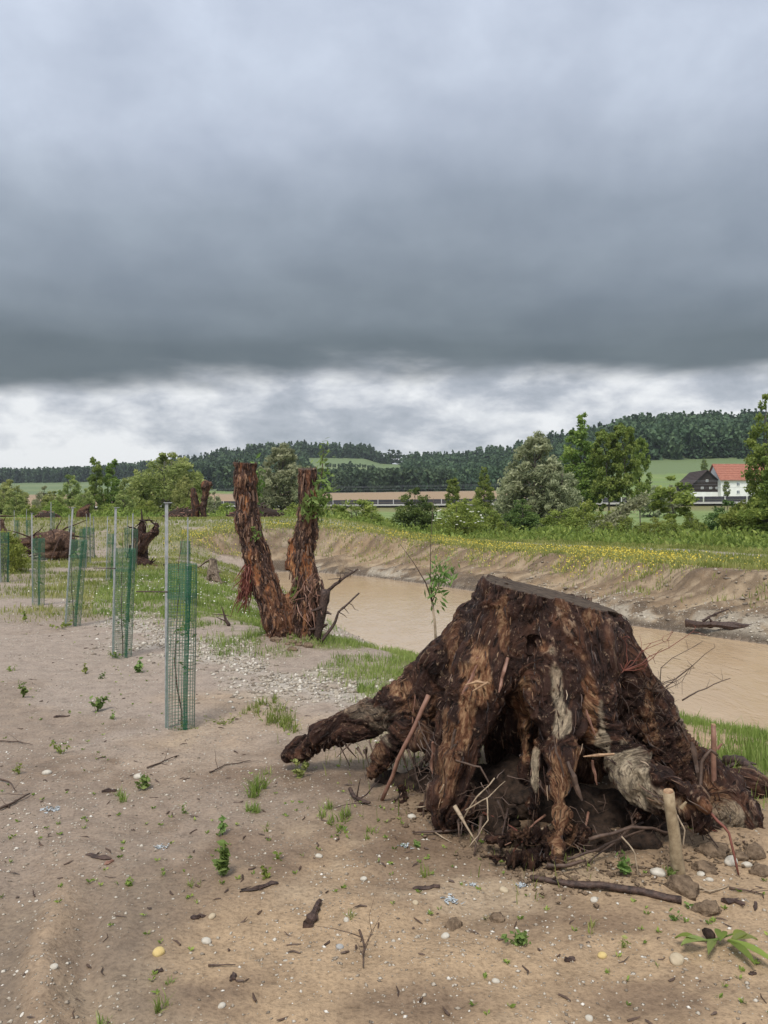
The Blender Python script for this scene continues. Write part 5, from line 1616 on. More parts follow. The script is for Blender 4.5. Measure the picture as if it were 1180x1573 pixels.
# ---------------------------------------------------------------- loose stakes and sticks round the stump
dead_branch('leaning_stick', 'slim reddish brown stick leaning against the left side of the great stump', [at(585, 1230) - [0, 0, .02], P(622, 1146, 4.20), P(659, 1068, 4.22)], .011, .014, M['stick_brown'], 0, 'stick', .06, seed=11)
def peg(name, label, bpx, tpx, r, mat, d, seed, cut=True):
    rng = np.random.default_rng(seed)
    b, tp = P(*bpx, d), P(*tpx, d - .04)
    b[2] = hz(b[0], b[1]) - .05
    o = empty(name, b, label, 'stake')
    mb = MB(); mb.tube(wiggle(b, tp, 7, .008, rng) - b, np.linspace(r * 1.1, r * .92, 7), 10, .06, rng=rng); mb.build('shaft', mat, o, True)
    ax = (tp - b) / np.linalg.norm(tp - b)
    mb = MB(); mb.tube([tp - b, tp - b + ax * .006], [r * .9, r * .82], 10, .05, rng=rng); mb.build('cut_end', M['splinter'], o)
    mb = MB(); k_ = (b + tp) / 2 - b + [r * .9, -.01, .14]; mb.tube([k_, k_ + [.02, -.01, .03]], [.010, .005], 6); mb.build('knot', mat, o)
    return o
peg('wooden_stake', 'pale cut branch stake standing before the right roots of the great stump', (1046, 1345), (1027, 1216), .0255, M['stake_wood'], 3.42, 3)
peg('wooden_stake', 'thin dark upright stake behind the far right root of the great stump', (1098, 1200), (1096, 1114), .0135, M['stick_brown'], 4.0, 4)
dead_branch('fallen_branch', 'long dark wet branch lying on the sand before the great stump', [at(815, 1352) + [0, 0, .012], at(880, 1366) + [0, 0, .015], at(960, 1374) + [0, 0, .018], at(1047, 1389) + [0, 0, .014]], .012, .017, M['stick_dark'], 2, seed=13)
dead_branch('curved_root', 'dark curved root piece lying right of the great stump on the grass', [at(1118, 1183) + [0, 0, .05], at(1140, 1190) + [0, 0, .08], at(1185, 1215) + [0, 0, .02]], .04, .02, M['stick_dark'], 2, seed=14)
def twig_bush(name, label, c, n, ln, mat, seed):
    rng = np.random.default_rng(seed)
    o = empty(name, c, label, 'twigs')
    for k in range(n):
        mb = MB()
        e = np.array([rng.normal(.05, .10), rng.normal(-.02, .06), rng.uniform(.03, .16)]) * ln
        ax = wiggle((0, 0, 0), e, 6, .16, rng); mb.tube(ax, np.linspace(.0032, .0012, 6), 4)
        for q_ in range(4):
            j = rng.integers(2, 6); mb.tube(wiggle(ax[j], ax[j] + rng.normal(0, .03, 3), 3, .1, rng), [.0016, .0013, .001], 3)
        mb.build('twig', mat, o)
dead = P(960, 1035, 4.1)
twig_bush('dry_twigs', 'tuft of thin red twigs clinging to the right flank of the great stump', P(958, 1030, 4.12), 9, 1.6, M['twig_red'], 31)
twig_bush('dry_twigs', 'tuft of fine dark twigs on the upper right edge of the great stump', P(1000, 1062, 4.16), 8, 1.7, M['twig'], 32)
dead_branch('dry_twig', 'single bare twig reaching out over the water from the great stump', [P(1048, 1076, 4.2), P(1072, 1062, 4.2), P(1122, 1042, 4.22)], .005, .002, M['twig'], 3, seed=15)

# ---------------------------------------------------------------- tree guards
M['mesh_green'] = simple('mesh_green', (0.032, 0.120, 0.068), (0.064, 0.175, 0.100), 9.0, 0.5, 0.4)
M['mesh_grey'] = simple('mesh_faded', (0.070, 0.135, 0.090), (0.145, 0.200, 0.150), 9.0, 0.5, 0.4)
M['strip_green'] = simple('strip_green', (0.010, 0.095, 0.052), (0.020, 0.145, 0.080), 9.0, 0.45, 0.4)

def lattice(name, r, z0, z1, nv, dz, wr, mat, seed, a0=0.0, a1=2 * math.pi, fine=0):
    """welded wire mesh bent into a tube"""
    rng = np.random.default_rng(seed)
    ph = rng.uniform(0, 6, 4)
    def rad(a, z):
        return r * (1 + .07 * np.sin(2 * a + ph[0] + z * 1.3) + .04 * np.sin(3 * a + ph[1] - z * 2.1))
    def pt(a, z):
        q_ = rad(a, z)
        return np.stack([np.cos(a) * q_ + .012 * np.sin(z * 2.2 + ph[2]), np.sin(a) * q_ + .012 * np.sin(z * 1.7 + ph[3]), z + 0 * a], -1)
    mb = MB()
    full = abs(a1 - a0 - 2 * math.pi) < 1e-3
    zz = np.arange(z0, z1 + 1e-4, dz)
    for a in np.linspace(a0, a1, nv, endpoint=not full):
        zs = np.linspace(z0, zz[-1], 12)
        mb.tube(pt(np.full(12, a), zs), wr, 3)
    aa = np.linspace(a0, a1, 23)
    for z in zz:
        mb.tube(pt(aa, np.full(23, z + rng.normal(0, .0015))), wr * .85, 3)
    return mb.mesh(name, mat), pt

_r = .100
GM, _pt = lattice('wire_mesh', _r, .01, 1.03, 26, .024, .0018, M['mesh_grey'], 3)
GT, _pt2 = lattice('top_mesh', _r * 1.02, .99, 1.25, 28, .013, .0018, M['mesh_green'], 3)
def _seam():
    mb = MB()
    for a in np.linspace(-1.05, -0.72, 5):
        zs = np.linspace(.01, 1.24, 14)
        mb.tube(_pt(np.full(14, a), zs) * np.array([1.035, 1.035, 1]), .0026, 4)
    for z in np.arange(.02, 1.24, .03):
        aa = np.linspace(-1.05, -.72, 4); mb.tube(_pt(aa, np.full(4, z)) * np.array([1.04, 1.04, 1]), .0018, 3)
    return mb.mesh('overlap_seam', M['strip_green'])
GS = _seam()
def _stake():
    mb = MB()
    # pressed steel angle section
    w, t_ = .025, .004
    mb.box((-.105, -.03, .84), (w, t_, 1.74)); mb.box((-.105 - w / 2 + t_ / 2, -.03 + w / 2 + .0005, .84), (t_, w - .003, 1.74))
    return mb.mesh('stake', M['steel'])
GK = _stake()
mb = MB(); mb.box((-.095, -.026, 1.712), (.06, .03, .006)); GC = mb.mesh('stake_cap', M['steel'])
mb = MB(); mb.tube([(-.34, -.01, .0), (-.09, -.034, .0)], .0055, 6); GR = mb.mesh('tie_rod', M['stick_dark'])
SAP = []
for sd in range(3):
    rng = np.random.default_rng(60 + sd)
    mb = MB(); ax = wiggle((0, 0, -.02), (rng.normal(0, .02), rng.normal(0, .02), 1.45), 9, .03, rng); mb.tube(ax, np.linspace(.007, .0025, 9), 5)
    st_ = mb.mesh('stem', M['twig'], True)
    zc_ = np.concatenate([rng.uniform(.2, 1.3, 16), rng.normal([.45, .75, 1.0][sd], .06, 14)])
    c = np.stack([rng.normal(.02, .04, 30), rng.normal(0, .045, 30), zc_], 1)
    v_, f, r_ = leaf_cards(c, rng, .034, .2, 1.6, np.clip(rng.normal(.6, .2, 30), 0, 1))
    SAP.append((st_, mesh_np('leaves', v_, f, LEAF['fresh'], False, attrs={'rnd': r_})))

GUARD_GROUP = 'green mesh tree guards with steel stakes'
def guard(px, py_base, label, sap_label, lean=(0, 0), rz=0.0, rod=None, s=1.0, d=None, sap=0, hgt=1.0):
    g = at(px, py_base) if d is None else None
    if g is None:
        x = (px - CX) / F * d; g = np.array([x, d, hz(x, d)])
    o = empty('tree_guard', (g[0], g[1], g[2] - .01), label, 'tree guard', GUARD_GROUP, rz)
    o.rotation_euler = (lean[0], lean[1], rz)
    o.scale = (s, s, s * hgt)
    mobj('wire_mesh', GM, o); mobj('top_mesh', GT, o); mobj('overlap_seam', GS, o); mobj('stake', GK, o); mobj('stake_cap', GC, o)
    if rod:
        mobj('tie_rod', GR, o, (0, 0, rod))
    sp = empty('sapling', (g[0], g[1], g[2] - .02), sap_label, 'sapling', 'saplings inside the tree guards', rz * 2 + 1)
    k_ = SAP[sap % 3]
    mobj('stem', k_[0], sp); mobj('leaves', k_[1], sp)
    return o
guard(279, 1119, 'nearest and tallest mesh tree guard, with a black tie rod poking left', 'leafy sapling inside the nearest mesh tree guard', (0, 0), 0.0, 1.04, sap=1)
guard(189, 1009, 'second nearest mesh tree guard, with a thin tie rod near its top', 'sapling inside the second nearest mesh tree guard', (.01, .02), .15, 1.02, sap=0)
guard(113, 961, 'third nearest mesh tree guard, leaning right with bright leaves poking out', 'bright leaved sapling poking from the third nearest mesh tree guard', (.0, .06), .1, None, sap=2)
guard(60, 931, 'fourth nearest mesh tree guard, in front of the fallen trunk and root plate', 'sapling inside the mesh tree guard before the fallen trunk', (.0, -.01), -.1, None, sap=0)
for i, (a, b_, dd, lb) in enumerate([
        (170, 0, 19.5, 'slim mesh tree guard between the second and third nearest ones'),
        (8, 0, 19.0, 'mesh tree guard at the far left edge beside the dark root'),
        (205, 0, 23.5, 'distant mesh tree guard just left of the upright root stump'),
        (284, 0, 14.5, 'thin mesh tree guard partly hidden behind the nearest one'),
        (127, 0, 24.0, 'distant mesh tree guard, left of a close group of three'),
        (134, 0, 26.5, 'distant mesh tree guard, middle of a close group of three'),
        (142, 0, 29.5, 'distant mesh tree guard, right of a close group of three'),
        (196, 0, 30.0, 'distant mesh tree guard right behind the second nearest one'),
        (44, 0, 33.0, 'far mesh tree guard on the rise right of the pale shrub'),
        (26, 0, 34.0, 'far mesh tree guard on the rise above the pale shrub'),
        (110, 0, 29.0, 'distant mesh tree guard beside the third nearest one'),
        (80, 0, 37.0, 'far mesh tree guard on the rise beneath the brush pile')]):
    guard(a, 0, lb, 'sapling inside the ' + lb.replace('mesh tree guard', 'guard'), (0, random.Random(i).uniform(-.03, .03)), i * .7, None, d=dd, sap=i, s=.96 + .03 * (i % 3))

# ---------------------------------------------------------------- young tree on the bank behind the stump
def build_bank_sapling():
    rng = np.random.default_rng(41)
    d = 7.4
    b = P(674, 985, d); b[2] = hz(b[0], b[1])
    o = empty('young_tree', b, 'slender young tree with few leaves on the bank behind the great stump', 'young tree')
    mb = MB(); mb.tube(np.array([b - [0, 0, .1], P(668, 955, d), P(664, 925, d)]) - b, [.016, .013, .011], 6, .1, rng=rng); mb.build('trunk', M['twig_pale'], o, True)
    for pts, r in [([(664, 925), (654, 895), (636, 865), (614, 835)], .008), ([(664, 925), (661, 880), (662, 830), (666, 765)], .006), ([(664, 925), (674, 900), (678, 875)], .006), ([(661, 905), (668, 885), (672, 868)], .004)]:
        mb = MB(); ax = np.array([P(a_, b_, d + rng.normal(0, .03)) for a_, b_ in pts]) - b
        mb.tube(ax, np.linspace(r, r * .3, len(ax)), 5); mb.build('branch', M['twig'], o, True)
    n = 90
    c = P(672, 895, d) + rng.normal(0, 1, (n, 3)) * np.array([.05, .06, .12]) - b
    c2 = P(683, 880, d) + rng.normal(0, 1, (60, 3)) * np.array([.055, .06, .06]) - b
    c = np.concatenate([c, c2])
    v_, f, r_ = leaf_cards(c, rng, .026, .9, 3.6, np.clip(rng.normal(.5, .22, len(c)), 0, 1))
    mobj('leaves', mesh_np('leaves', v_, f, LEAF['fresh'], False, attrs={'rnd': r_}), o)
build_bank_sapling()

# ---------------------------------------------------------------- other stumps, logs and brush piles
def small_stump(name, label, limbs, origin, mat, vox=.03, cat='stump', cuts=(), bark=.02, lump=.03, seed=1, roots=0, rr=.5):
    o = empty(name, origin, label, cat)
    parts = grow(limbs, vox, .06, cuts, (), lump=lump, bark=bark, fine=.01, seed=seed, stretch=.14, bfreq=9.0, lump_f=4.0)
    nm = {g: ('root' if g.startswith('root') else g) for g, _ in limbs}
    nm['cut'] = 'sawn_top'
    wood_objects(parts, nm, {'*': mat, 'cut': M['cut_wood']}, o, np.asarray(origin))
    rng = np.random.default_rng(seed)
    if roots:
        mb = MB()
        for k in range(roots):
            g, pts = limbs[rng.integers(0, len(limbs))]
            j = rng.integers(0, len(pts)); s0 = pts[j][0] + rng.normal(0, .6, 3) * pts[j][1]
            mb.tube(wiggle(s0, s0 + rng.normal(0, rr * .5, 3), 4, .12, rng) - origin, [.035, .03, .02, .01], 4)
        tag(mb.build('torn_roots', mat, o), kind='stuff')
    return o
_o = P(222, 868, 25.5); _o[2] = hz(_o[0], _o[1])
d = 25.5
small_stump('root_stump', 'dark upturned root stump standing on the grass beyond the tree guards',
            [('trunk', [(P(218, 872, d), .26), (P(216, 850, d), .24), (P(216, 830, d), .20), (P(218, 812, d), .12), (P(220, 800, d), .03)]),
             ('root', [(P(216, 845, d - .2), .16), (P(226, 826, d - .2), .17), (P(238, 816, d - .1), .12), (P(241, 806, d), .05)]),
             ('root', [(P(212, 860, d), .2), (P(226, 868, d - .3), .15), (P(240, 872, d - .3), .06)]), ('root', [(P(210, 835, d), .14), (P(206, 822, d), .10), (P(208, 812, d), .04)])], _o, M['stump_bark'], .028, seed=3, roots=40, lump=.05)
d = at(330, 893)[1]
_o = P(330, 893, d); _o[2] = hz(_o[0], _o[1])
small_stump('old_stump', 'small weathered grey brown stump on the grassy bank left of the sawn trunks',
            [('trunk', [(P(327, 862, d), .12), (P(328, 880, d), .15), (P(331, 896, d), .19)]), ('root', [(P(332, 884, d - .1), .10), (P(339, 896, d - .2), .06)]), ('root', [(P(324, 880, d - .1), .09), (P(318, 895, d - .2), .05)])],
            _o, M['grey_wood'], .022, cuts=[('cut', P(328, 859, d), (.3, -.2, 1), None)], seed=5, roots=16)
d = 34.0
_o = P(528, 902, d); _o[2] = WATER_Z
small_stump('drowned_stump', 'grey sawn stump standing in the shallow brown water', [('trunk', [(P(528, 870, d), .30), (P(528, 892, d), .32), (P(528, 915, d), .36)])], _o, M['grey_wood'], .03, cuts=[('cut', P(528, 880, d), (0, -.1, 1), None)], seed=6, lump=.02)
rng = np.random.default_rng(43)
mb = MB()
for k in range(14):
    s0 = P(526 + rng.uniform(-4, 4), 880, d); mb.tube(wiggle(s0, s0 + [rng.normal(0, .2), rng.normal(0, .15), rng.uniform(.3, .8)], 4, .08, rng), [.012, .01, .008, .004], 3)
tag(mb.build('dry_stalks', M['twig_pale']), 'dry stalks sprouting above the drowned stump', 'stalks')
d = 29.0
_o = P(60, 855, d); _o[2] = hz(_o[0], _o[1])
small_stump('fallen_log', 'fallen trunk with a big earthy root plate lying beyond the tree guards',
            [('trunk', [(P(2, 840, d), .20), (P(30, 836, d), .20), (P(55, 830, d), .24), (P(80, 832, d - .2), .36)]),
             ('root', [(P(70, 838, d - .2), .38), (P(92, 832, d - .2), .44), (P(106, 838, d - .2), .32)]), ('root', [(P(60, 824, d), .10), (P(85, 817, d), .10), (P(110, 820, d), .09)]),
             ('root', [(P(66, 850, d - .4), .16), (P(95, 852, d - .4), .18), (P(114, 848, d - .3), .12)]), ('root', [(P(45, 846, d - .2), .12), (P(30, 850, d - .3), .08), (P(15, 853, d - .3), .05)])],
            _o, M['old_wood'], .035, seed=8, roots=60, lump=.07, rr=.9)
d = 27.0
_o = P(4, 850, d); _o[2] = hz(_o[0], _o[1])
small_stump('root_stump', 'dark reddish root mass at the far left edge behind the pale shrub', [('trunk', [(P(-6, 850, d), .35), (P(-4, 825, d), .32), (P(-2, 806, d), .20)]), ('root', [(P(4, 845, d - .2), .2), (P(16, 850, d - .3), .1)])], _o, M['old_wood'], .035, seed=9, roots=40, lump=.06)

def brush_pile(label, px, py_base, py_top, width, d, seed, mats=('twig', 'twig', 'stick_brown', 'stick_dark'), n=240):
    rng = np.random.default_rng(seed)
    x = (px - CX) / F * d; z = hz(x, d)
    w = width / F * d / 2; h = CAM_H - (py_top - HZ) / F * d - z
    o = empty('brush_pile', (x, d, z - .05), label, 'brush pile', 'piles of cut brush and roots')
    for m_ in range(4):
        mb = MB()
        for k in range(n // 4):
            an = rng.uniform(0, 6.28); rr = math.sqrt(rng.random())
            c = np.array([math.cos(an) * rr * w, math.sin(an) * rr * w * .8, 0]); c[2] = h * (1 - rr ** 1.6) * rng.uniform(.35, 1.0)
            dv = np.array([rng.normal(), rng.normal(), rng.normal(0, .35)]); dv /= np.linalg.norm(dv)
            ln = rng.uniform(.25, .75) * max(.7, w * .5); r = rng.uniform(.02, .06)
            c[2] = max(c[2], .06)
            mb.tube(wiggle(c - dv * ln / 2, c + dv * ln / 2, 4, .08, rng), [r, r, r * .8, r * .5], 5, rnd=rng.random())
        mb.build('branches', M[mats[m_]], o)
    me = lump_mesh((w * .85, w * .65, h * .8), rng, 3, .2); me.materials.append(M['soil_dark'])
    mobj('heap_core', me, o)
    return o
brush_pile('small dark brush pile on the grassy rise at the far left', 73, 801, 783, 46, 56, 1)
brush_pile('brown brush pile at the foot of the two broken trunks on the rise', 282, 803, 777, 66, 56, 2, ('stick_brown', 'twig', 'stick_brown', 'twig'), 320)
brush_pile('wide dark brush pile behind the two sawn trunks', 392, 806, 772, 100, 54, 3, ('stick_dark', 'twig', 'stick_dark', 'stick_brown'), 360)
d = 55.0
for lb, xs, tops in [('short broken trunk standing in the brown brush pile, the left of two', [(299, 800, .28), (301, 780, .30), (298, 765, .26), (297, 752, .20)], 3), ('taller broken trunk with a knobbly head, the right of two by the brown brush pile', [(313, 802, .22), (313, 775, .22), (316, 757, .24), (317, 746, .38), (322, 744, .2)], 4),
                     ('dark broken stump on the rise behind the close group of tree guards', [(128, 802, .5), (128, 790, .42), (130, 784, .3), (137, 776, .1)], 5)]:
    _o = P(xs[0][0], xs[0][1], d); _o[2] = hz(_o[0], _o[1])
    small_stump('broken_snag', lb, [('trunk', [(P(a_, b_, d), r_) for a_, b_, r_ in xs])], _o, M['trunk_bark'] if tops != 5 else M['stump_bark'], .05, seed=tops, lump=.08, roots=8, cat='broken trunk', bark=.04)

# dark logs added in place of a dark hole and slab in the far bank's toe
b = at(1120, 972)
for i, (lb, o0, o1, r0, r1) in enumerate([
        ('dark log added in place of a dark hole at the foot of the far bank', (-.75, .5, .06), (.55, -.35, .05), .07, .10),
        ('thin dark limb added above the log at the foot of the far bank', (-.35, .55, .10), (.15, .35, .40), .035, .015)]):
    dead_branch('added_log', lb, [b + o0, b + (np.array(o0) + o1) / 2 + [0, 0, .03], b + o1], r0, r1, M['stick_dark'], 4, 'added_log', .35, seed=120 + i)
# ================================================================ turf, flowers, undergrowth
def scatter(n, r0, r1, rng, p=1.0, half=32.0):
    a = np.radians(rng.uniform(-half, half, n))
    q_ = rng.random(n)
    if p == 1.0: r = r0 * (r1 / r0) ** q_
    else: r = (r0 ** (1 - p) + (r1 ** (1 - p) - r0 ** (1 - p)) * q_) ** (1 / (1 - p))
    return np.sin(a) * r, np.cos(a) * r

def blades(x, y, z, rng, h, w, tone, lean=.45):
    n = len(x)
    an = rng.uniform(0, 6.283, n)
    b = np.stack([x, y, z - .01], 1)
    t_ = np.stack([np.cos(an), np.sin(an), np.zeros(n)], 1) * w[:, None] * .5
    la = rng.uniform(0, 6.283, n); lm = rng.random(n) ** 1.3 * lean
    ld = np.stack([np.cos(la), np.sin(la), np.zeros(n)], 1) * (lm * h)[:, None]
    up = np.array([0, 0, 1.0]) * (h * np.sqrt(1 - .6 * lm ** 2))[:, None]
    mid = b + ld * .35 + up * .6
    v_ = np.stack([b - t_, b + t_, mid + t_ * .8, mid - t_ * .8, b + ld + up], 1).reshape(-1, 3)
    k = np.arange(n)[:, None] * 5
    return v_, k + np.array([[0, 1, 2, 3]]), k + np.array([[3, 2, 4]]), np.concatenate([tone, tone])

def mask_at(x, y):
    z, k = land(x, y, True)
    return z, k, turf_mask(x, y, k, fbm2(x, y, .55, 4, 101), fbm2(x, y, 2.2, 4, 111))

def build_turf():
    rng = np.random.default_rng(51)
    x, y = scatter(560000, 3.2, 62, rng, 1.0)
    z, k, m = mask_at(x, y)
    n4 = fbm2(x, y, 3.5, 3, 141)
    keep = rng.random(len(x)) < m * sstep(n4, .30, .52) * 1.0
    x, y, z, n4 = x[keep], y[keep], z[keep], n4[keep]
    kk = {a: b[keep] for a, b in k.items() if isinstance(b, np.ndarray)}
    r = kk['r']
    green = (kk['far'] < .5) & (kk['dn'] < 5.4) & (r < 24)
    for nm, sel, mt in (('grass', green, 'grass'), ('meadow_grass', ~green, 'meadow')):
        xs, ys, zs, rs = x[sel], y[sel], z[sel], r[sel]
        tone = np.clip(.5 + (fbm2(xs, ys, .9, 3, 151) - .5) * 1.6 + rng.normal(0, .15, len(xs)), 0, 1)
        h = rng.uniform(.03, .10, len(xs)) * np.where(kk['far'][sel] > .5, 1.35, 1.0) * (1 + .8 * (n4[sel] - .4)) * np.where(rs > 14, 1.25, 1.0)
        v_, q_, t_, rn = blades(xs, ys, zs, rng, h, np.maximum(.0045, rs * .0009) * rng.uniform(.7, 1.3, len(xs)), tone, .6)
        tag(mobj(nm, mesh_np(nm, v_, [q_, t_], LEAF[mt], False, attrs={'rnd': rn})), kind='stuff')
    # taller grass at the right of the great stump
    rng = np.random.default_rng(52)
    n = 900
    cx = at(1165, 1195)
    x = cx[0] + .25 + rng.normal(0, .30, n); y = cx[1] + .28 + rng.normal(0, .32, n)
    z = land(x, y)
    v_, q_, t_, rn = blades(x, y, z, rng, rng.uniform(.06, .24, n), rng.uniform(.004, .009, n), np.clip(rng.normal(.55, .2, n), 0, 1), .6)
    tag(mobj('tall_grass', mesh_np('tall_grass', v_, [q_, t_], LEAF['grass'], False, attrs={'rnd': rn})), kind='stuff')
    # yellow flowering strip on the lip of the far bank, white daisies in the left meadow
    rng = np.random.default_rng(53)
    x, y = scatter(230000, 18, 48, rng, 1.0)
    z, k, m = mask_at(x, y)
    n1 = fbm2(x, y, .5, 3, 161); n2 = fbm2(x, y, 2.4, 3, 171)
    lip = np.exp(-((k['d'] - 3.5 + (n1 - .5) * 2.2) / .8) ** 2) * k['far'] * sstep(n2, .28, .48) * (~k['ins'])
    lip = lip * (.05 + .95 * sstep(k['al'], 13.5, 17)) * sstep(n1, .26, .40)
    kp = rng.random(len(x)) < lip * .85
    x, y, z = x[kp], y[kp], z[kp]
    n = len(x)
    h = rng.uniform(.06, .30, n)
    c = np.stack([x, y, z + h], 1)
    v_, f, rr = leaf_cards(c, rng, .044, 0, 1.0)
    tag(mobj('yellow_flowers', mesh_np('yellow_flowers', v_, f, M['flower_yellow'], False, attrs={'rnd': rr})), kind='stuff')
    v_, q_, t_, rn = blades(np.repeat(x, 2), np.repeat(y, 2), np.repeat(z, 2), rng, np.repeat(h, 2) * rng.uniform(.6, 1.1, 2 * n), np.full(2 * n, .020), np.clip(rng.normal(.75, .2, 2 * n), 0, 1), .5)
    tag(mobj('flower_stems', mesh_np('flower_stems', v_, [q_, t_], LEAF['meadow'], False, attrs={'rnd': rn})), kind='stuff')
    x, y = scatter(26000, 13, 55, rng, 1.0)
    z, k, m = mask_at(x, y)
    kp = (rng.random(len(x)) < m * .35 * sstep(fbm2(x, y, .6, 3, 181), .45, .62)) & (k['far'] < .5)
    c = np.stack([x[kp], y[kp], z[kp] + rng.uniform(.06, .2, kp.sum())], 1)
    v_, f, rr = leaf_cards(c, rng, .026, 0, 1.0)
    tag(mobj('white_flowers', mesh_np('white_flowers', v_, f, M['flower_white'], False, attrs={'rnd': rr})), kind='stuff')
    # rank weeds on the terrace and behind the rise
    rng = np.random.default_rng(54)
    x, y = scatter(120000, 26, 78, rng, 1.0)
    z, k, m = mask_at(x, y)
    n1 = fbm2(x, y, .30, 3, 191)
    on = k['far'] * sstep(k['d'], 10.5, 13.5) * (1 - sstep(k['r'], 66, 78)) * sstep(n1, .30, .5) * (~k['ins'])
    on = on * sstep(x / y, -.16, -.06)
    on2 = sstep(y, 62, 66) * (1 - sstep(x / y, -.12, -.02)) * .8
    kp = rng.random(len(x)) < np.maximum(on, on2) * .6
    x, y, z, n1 = x[kp], y[kp], z[kp], n1[kp]
    n = len(x)
    hh = (.12 + .75 * sstep(n1, .40, .72)) * rng.random(n) ** .8
    c = np.stack([x, y, z + hh], 1)
    dirs = np.stack([rng.normal(0, .5, n), rng.normal(0, .5, n), rng.uniform(.2, 1.2, n)], 1)
    v_, f, rr = leaf_cards(c, rng, .12, 0, 2.4, np.clip(rng.normal(.42, .2, n) + 1.2 * (fbm2(x, y, 1.1, 3, 195) - .5), 0, 1), dirs)
    tag(mobj('undergrowth', mesh_np('undergrowth', v_, f, LEAF['bush'], False, attrs={'rnd': rr})), kind='stuff')

build_turf()

# ---------------------------------------------------------------- stones, gravel, litter
def stone_mat():
    m, nt, p = material('pebble', 0.75, 0.3)
    vec = nt.n('ShaderNodeTexCoord').outputs['Object']
    r = nt.attr('rnd')
    c = nt.ramp(r, [(0.0, (0.13, 0.105, 0.082)), (0.35, (0.27, 0.225, 0.175)), (0.65, (0.42, 0.37, 0.30)), (0.88, (0.58, 0.54, 0.47)), (1.0, (0.72, 0.69, 0.63))])
    n = nt.noise(vec, 40.0, 4.0, .6)
    c = nt.mix(1.0, c, nt.ramp(n, [(.3, (.75, .73, .70)), (.7, (1.1, 1.1, 1.1))]), 'MULTIPLY')
    nt.put(p, 'Base Color', c)
    bump(nt, p, n, .004)
    return m
M['pebble'] = stone_mat()
M['stone_pale'] = simple('stone_pale', (0.36, 0.32, 0.26), (0.58, 0.54, 0.46), 28.0, .7, .3, .003)
M['stone_tan'] = simple('stone_tan', (0.34, 0.27, 0.18), (0.52, 0.43, 0.30), 28.0, .75, .3, .003)
M['stone_yellow'] = simple('stone_yellow', (0.46, 0.33, 0.12), (0.60, 0.47, 0.22), 28.0, .75, .3, .003)
M['stone_grey'] = simple('stone_grey', (0.24, 0.235, 0.22), (0.42, 0.41, 0.39), 28.0, .75, .3, .003)

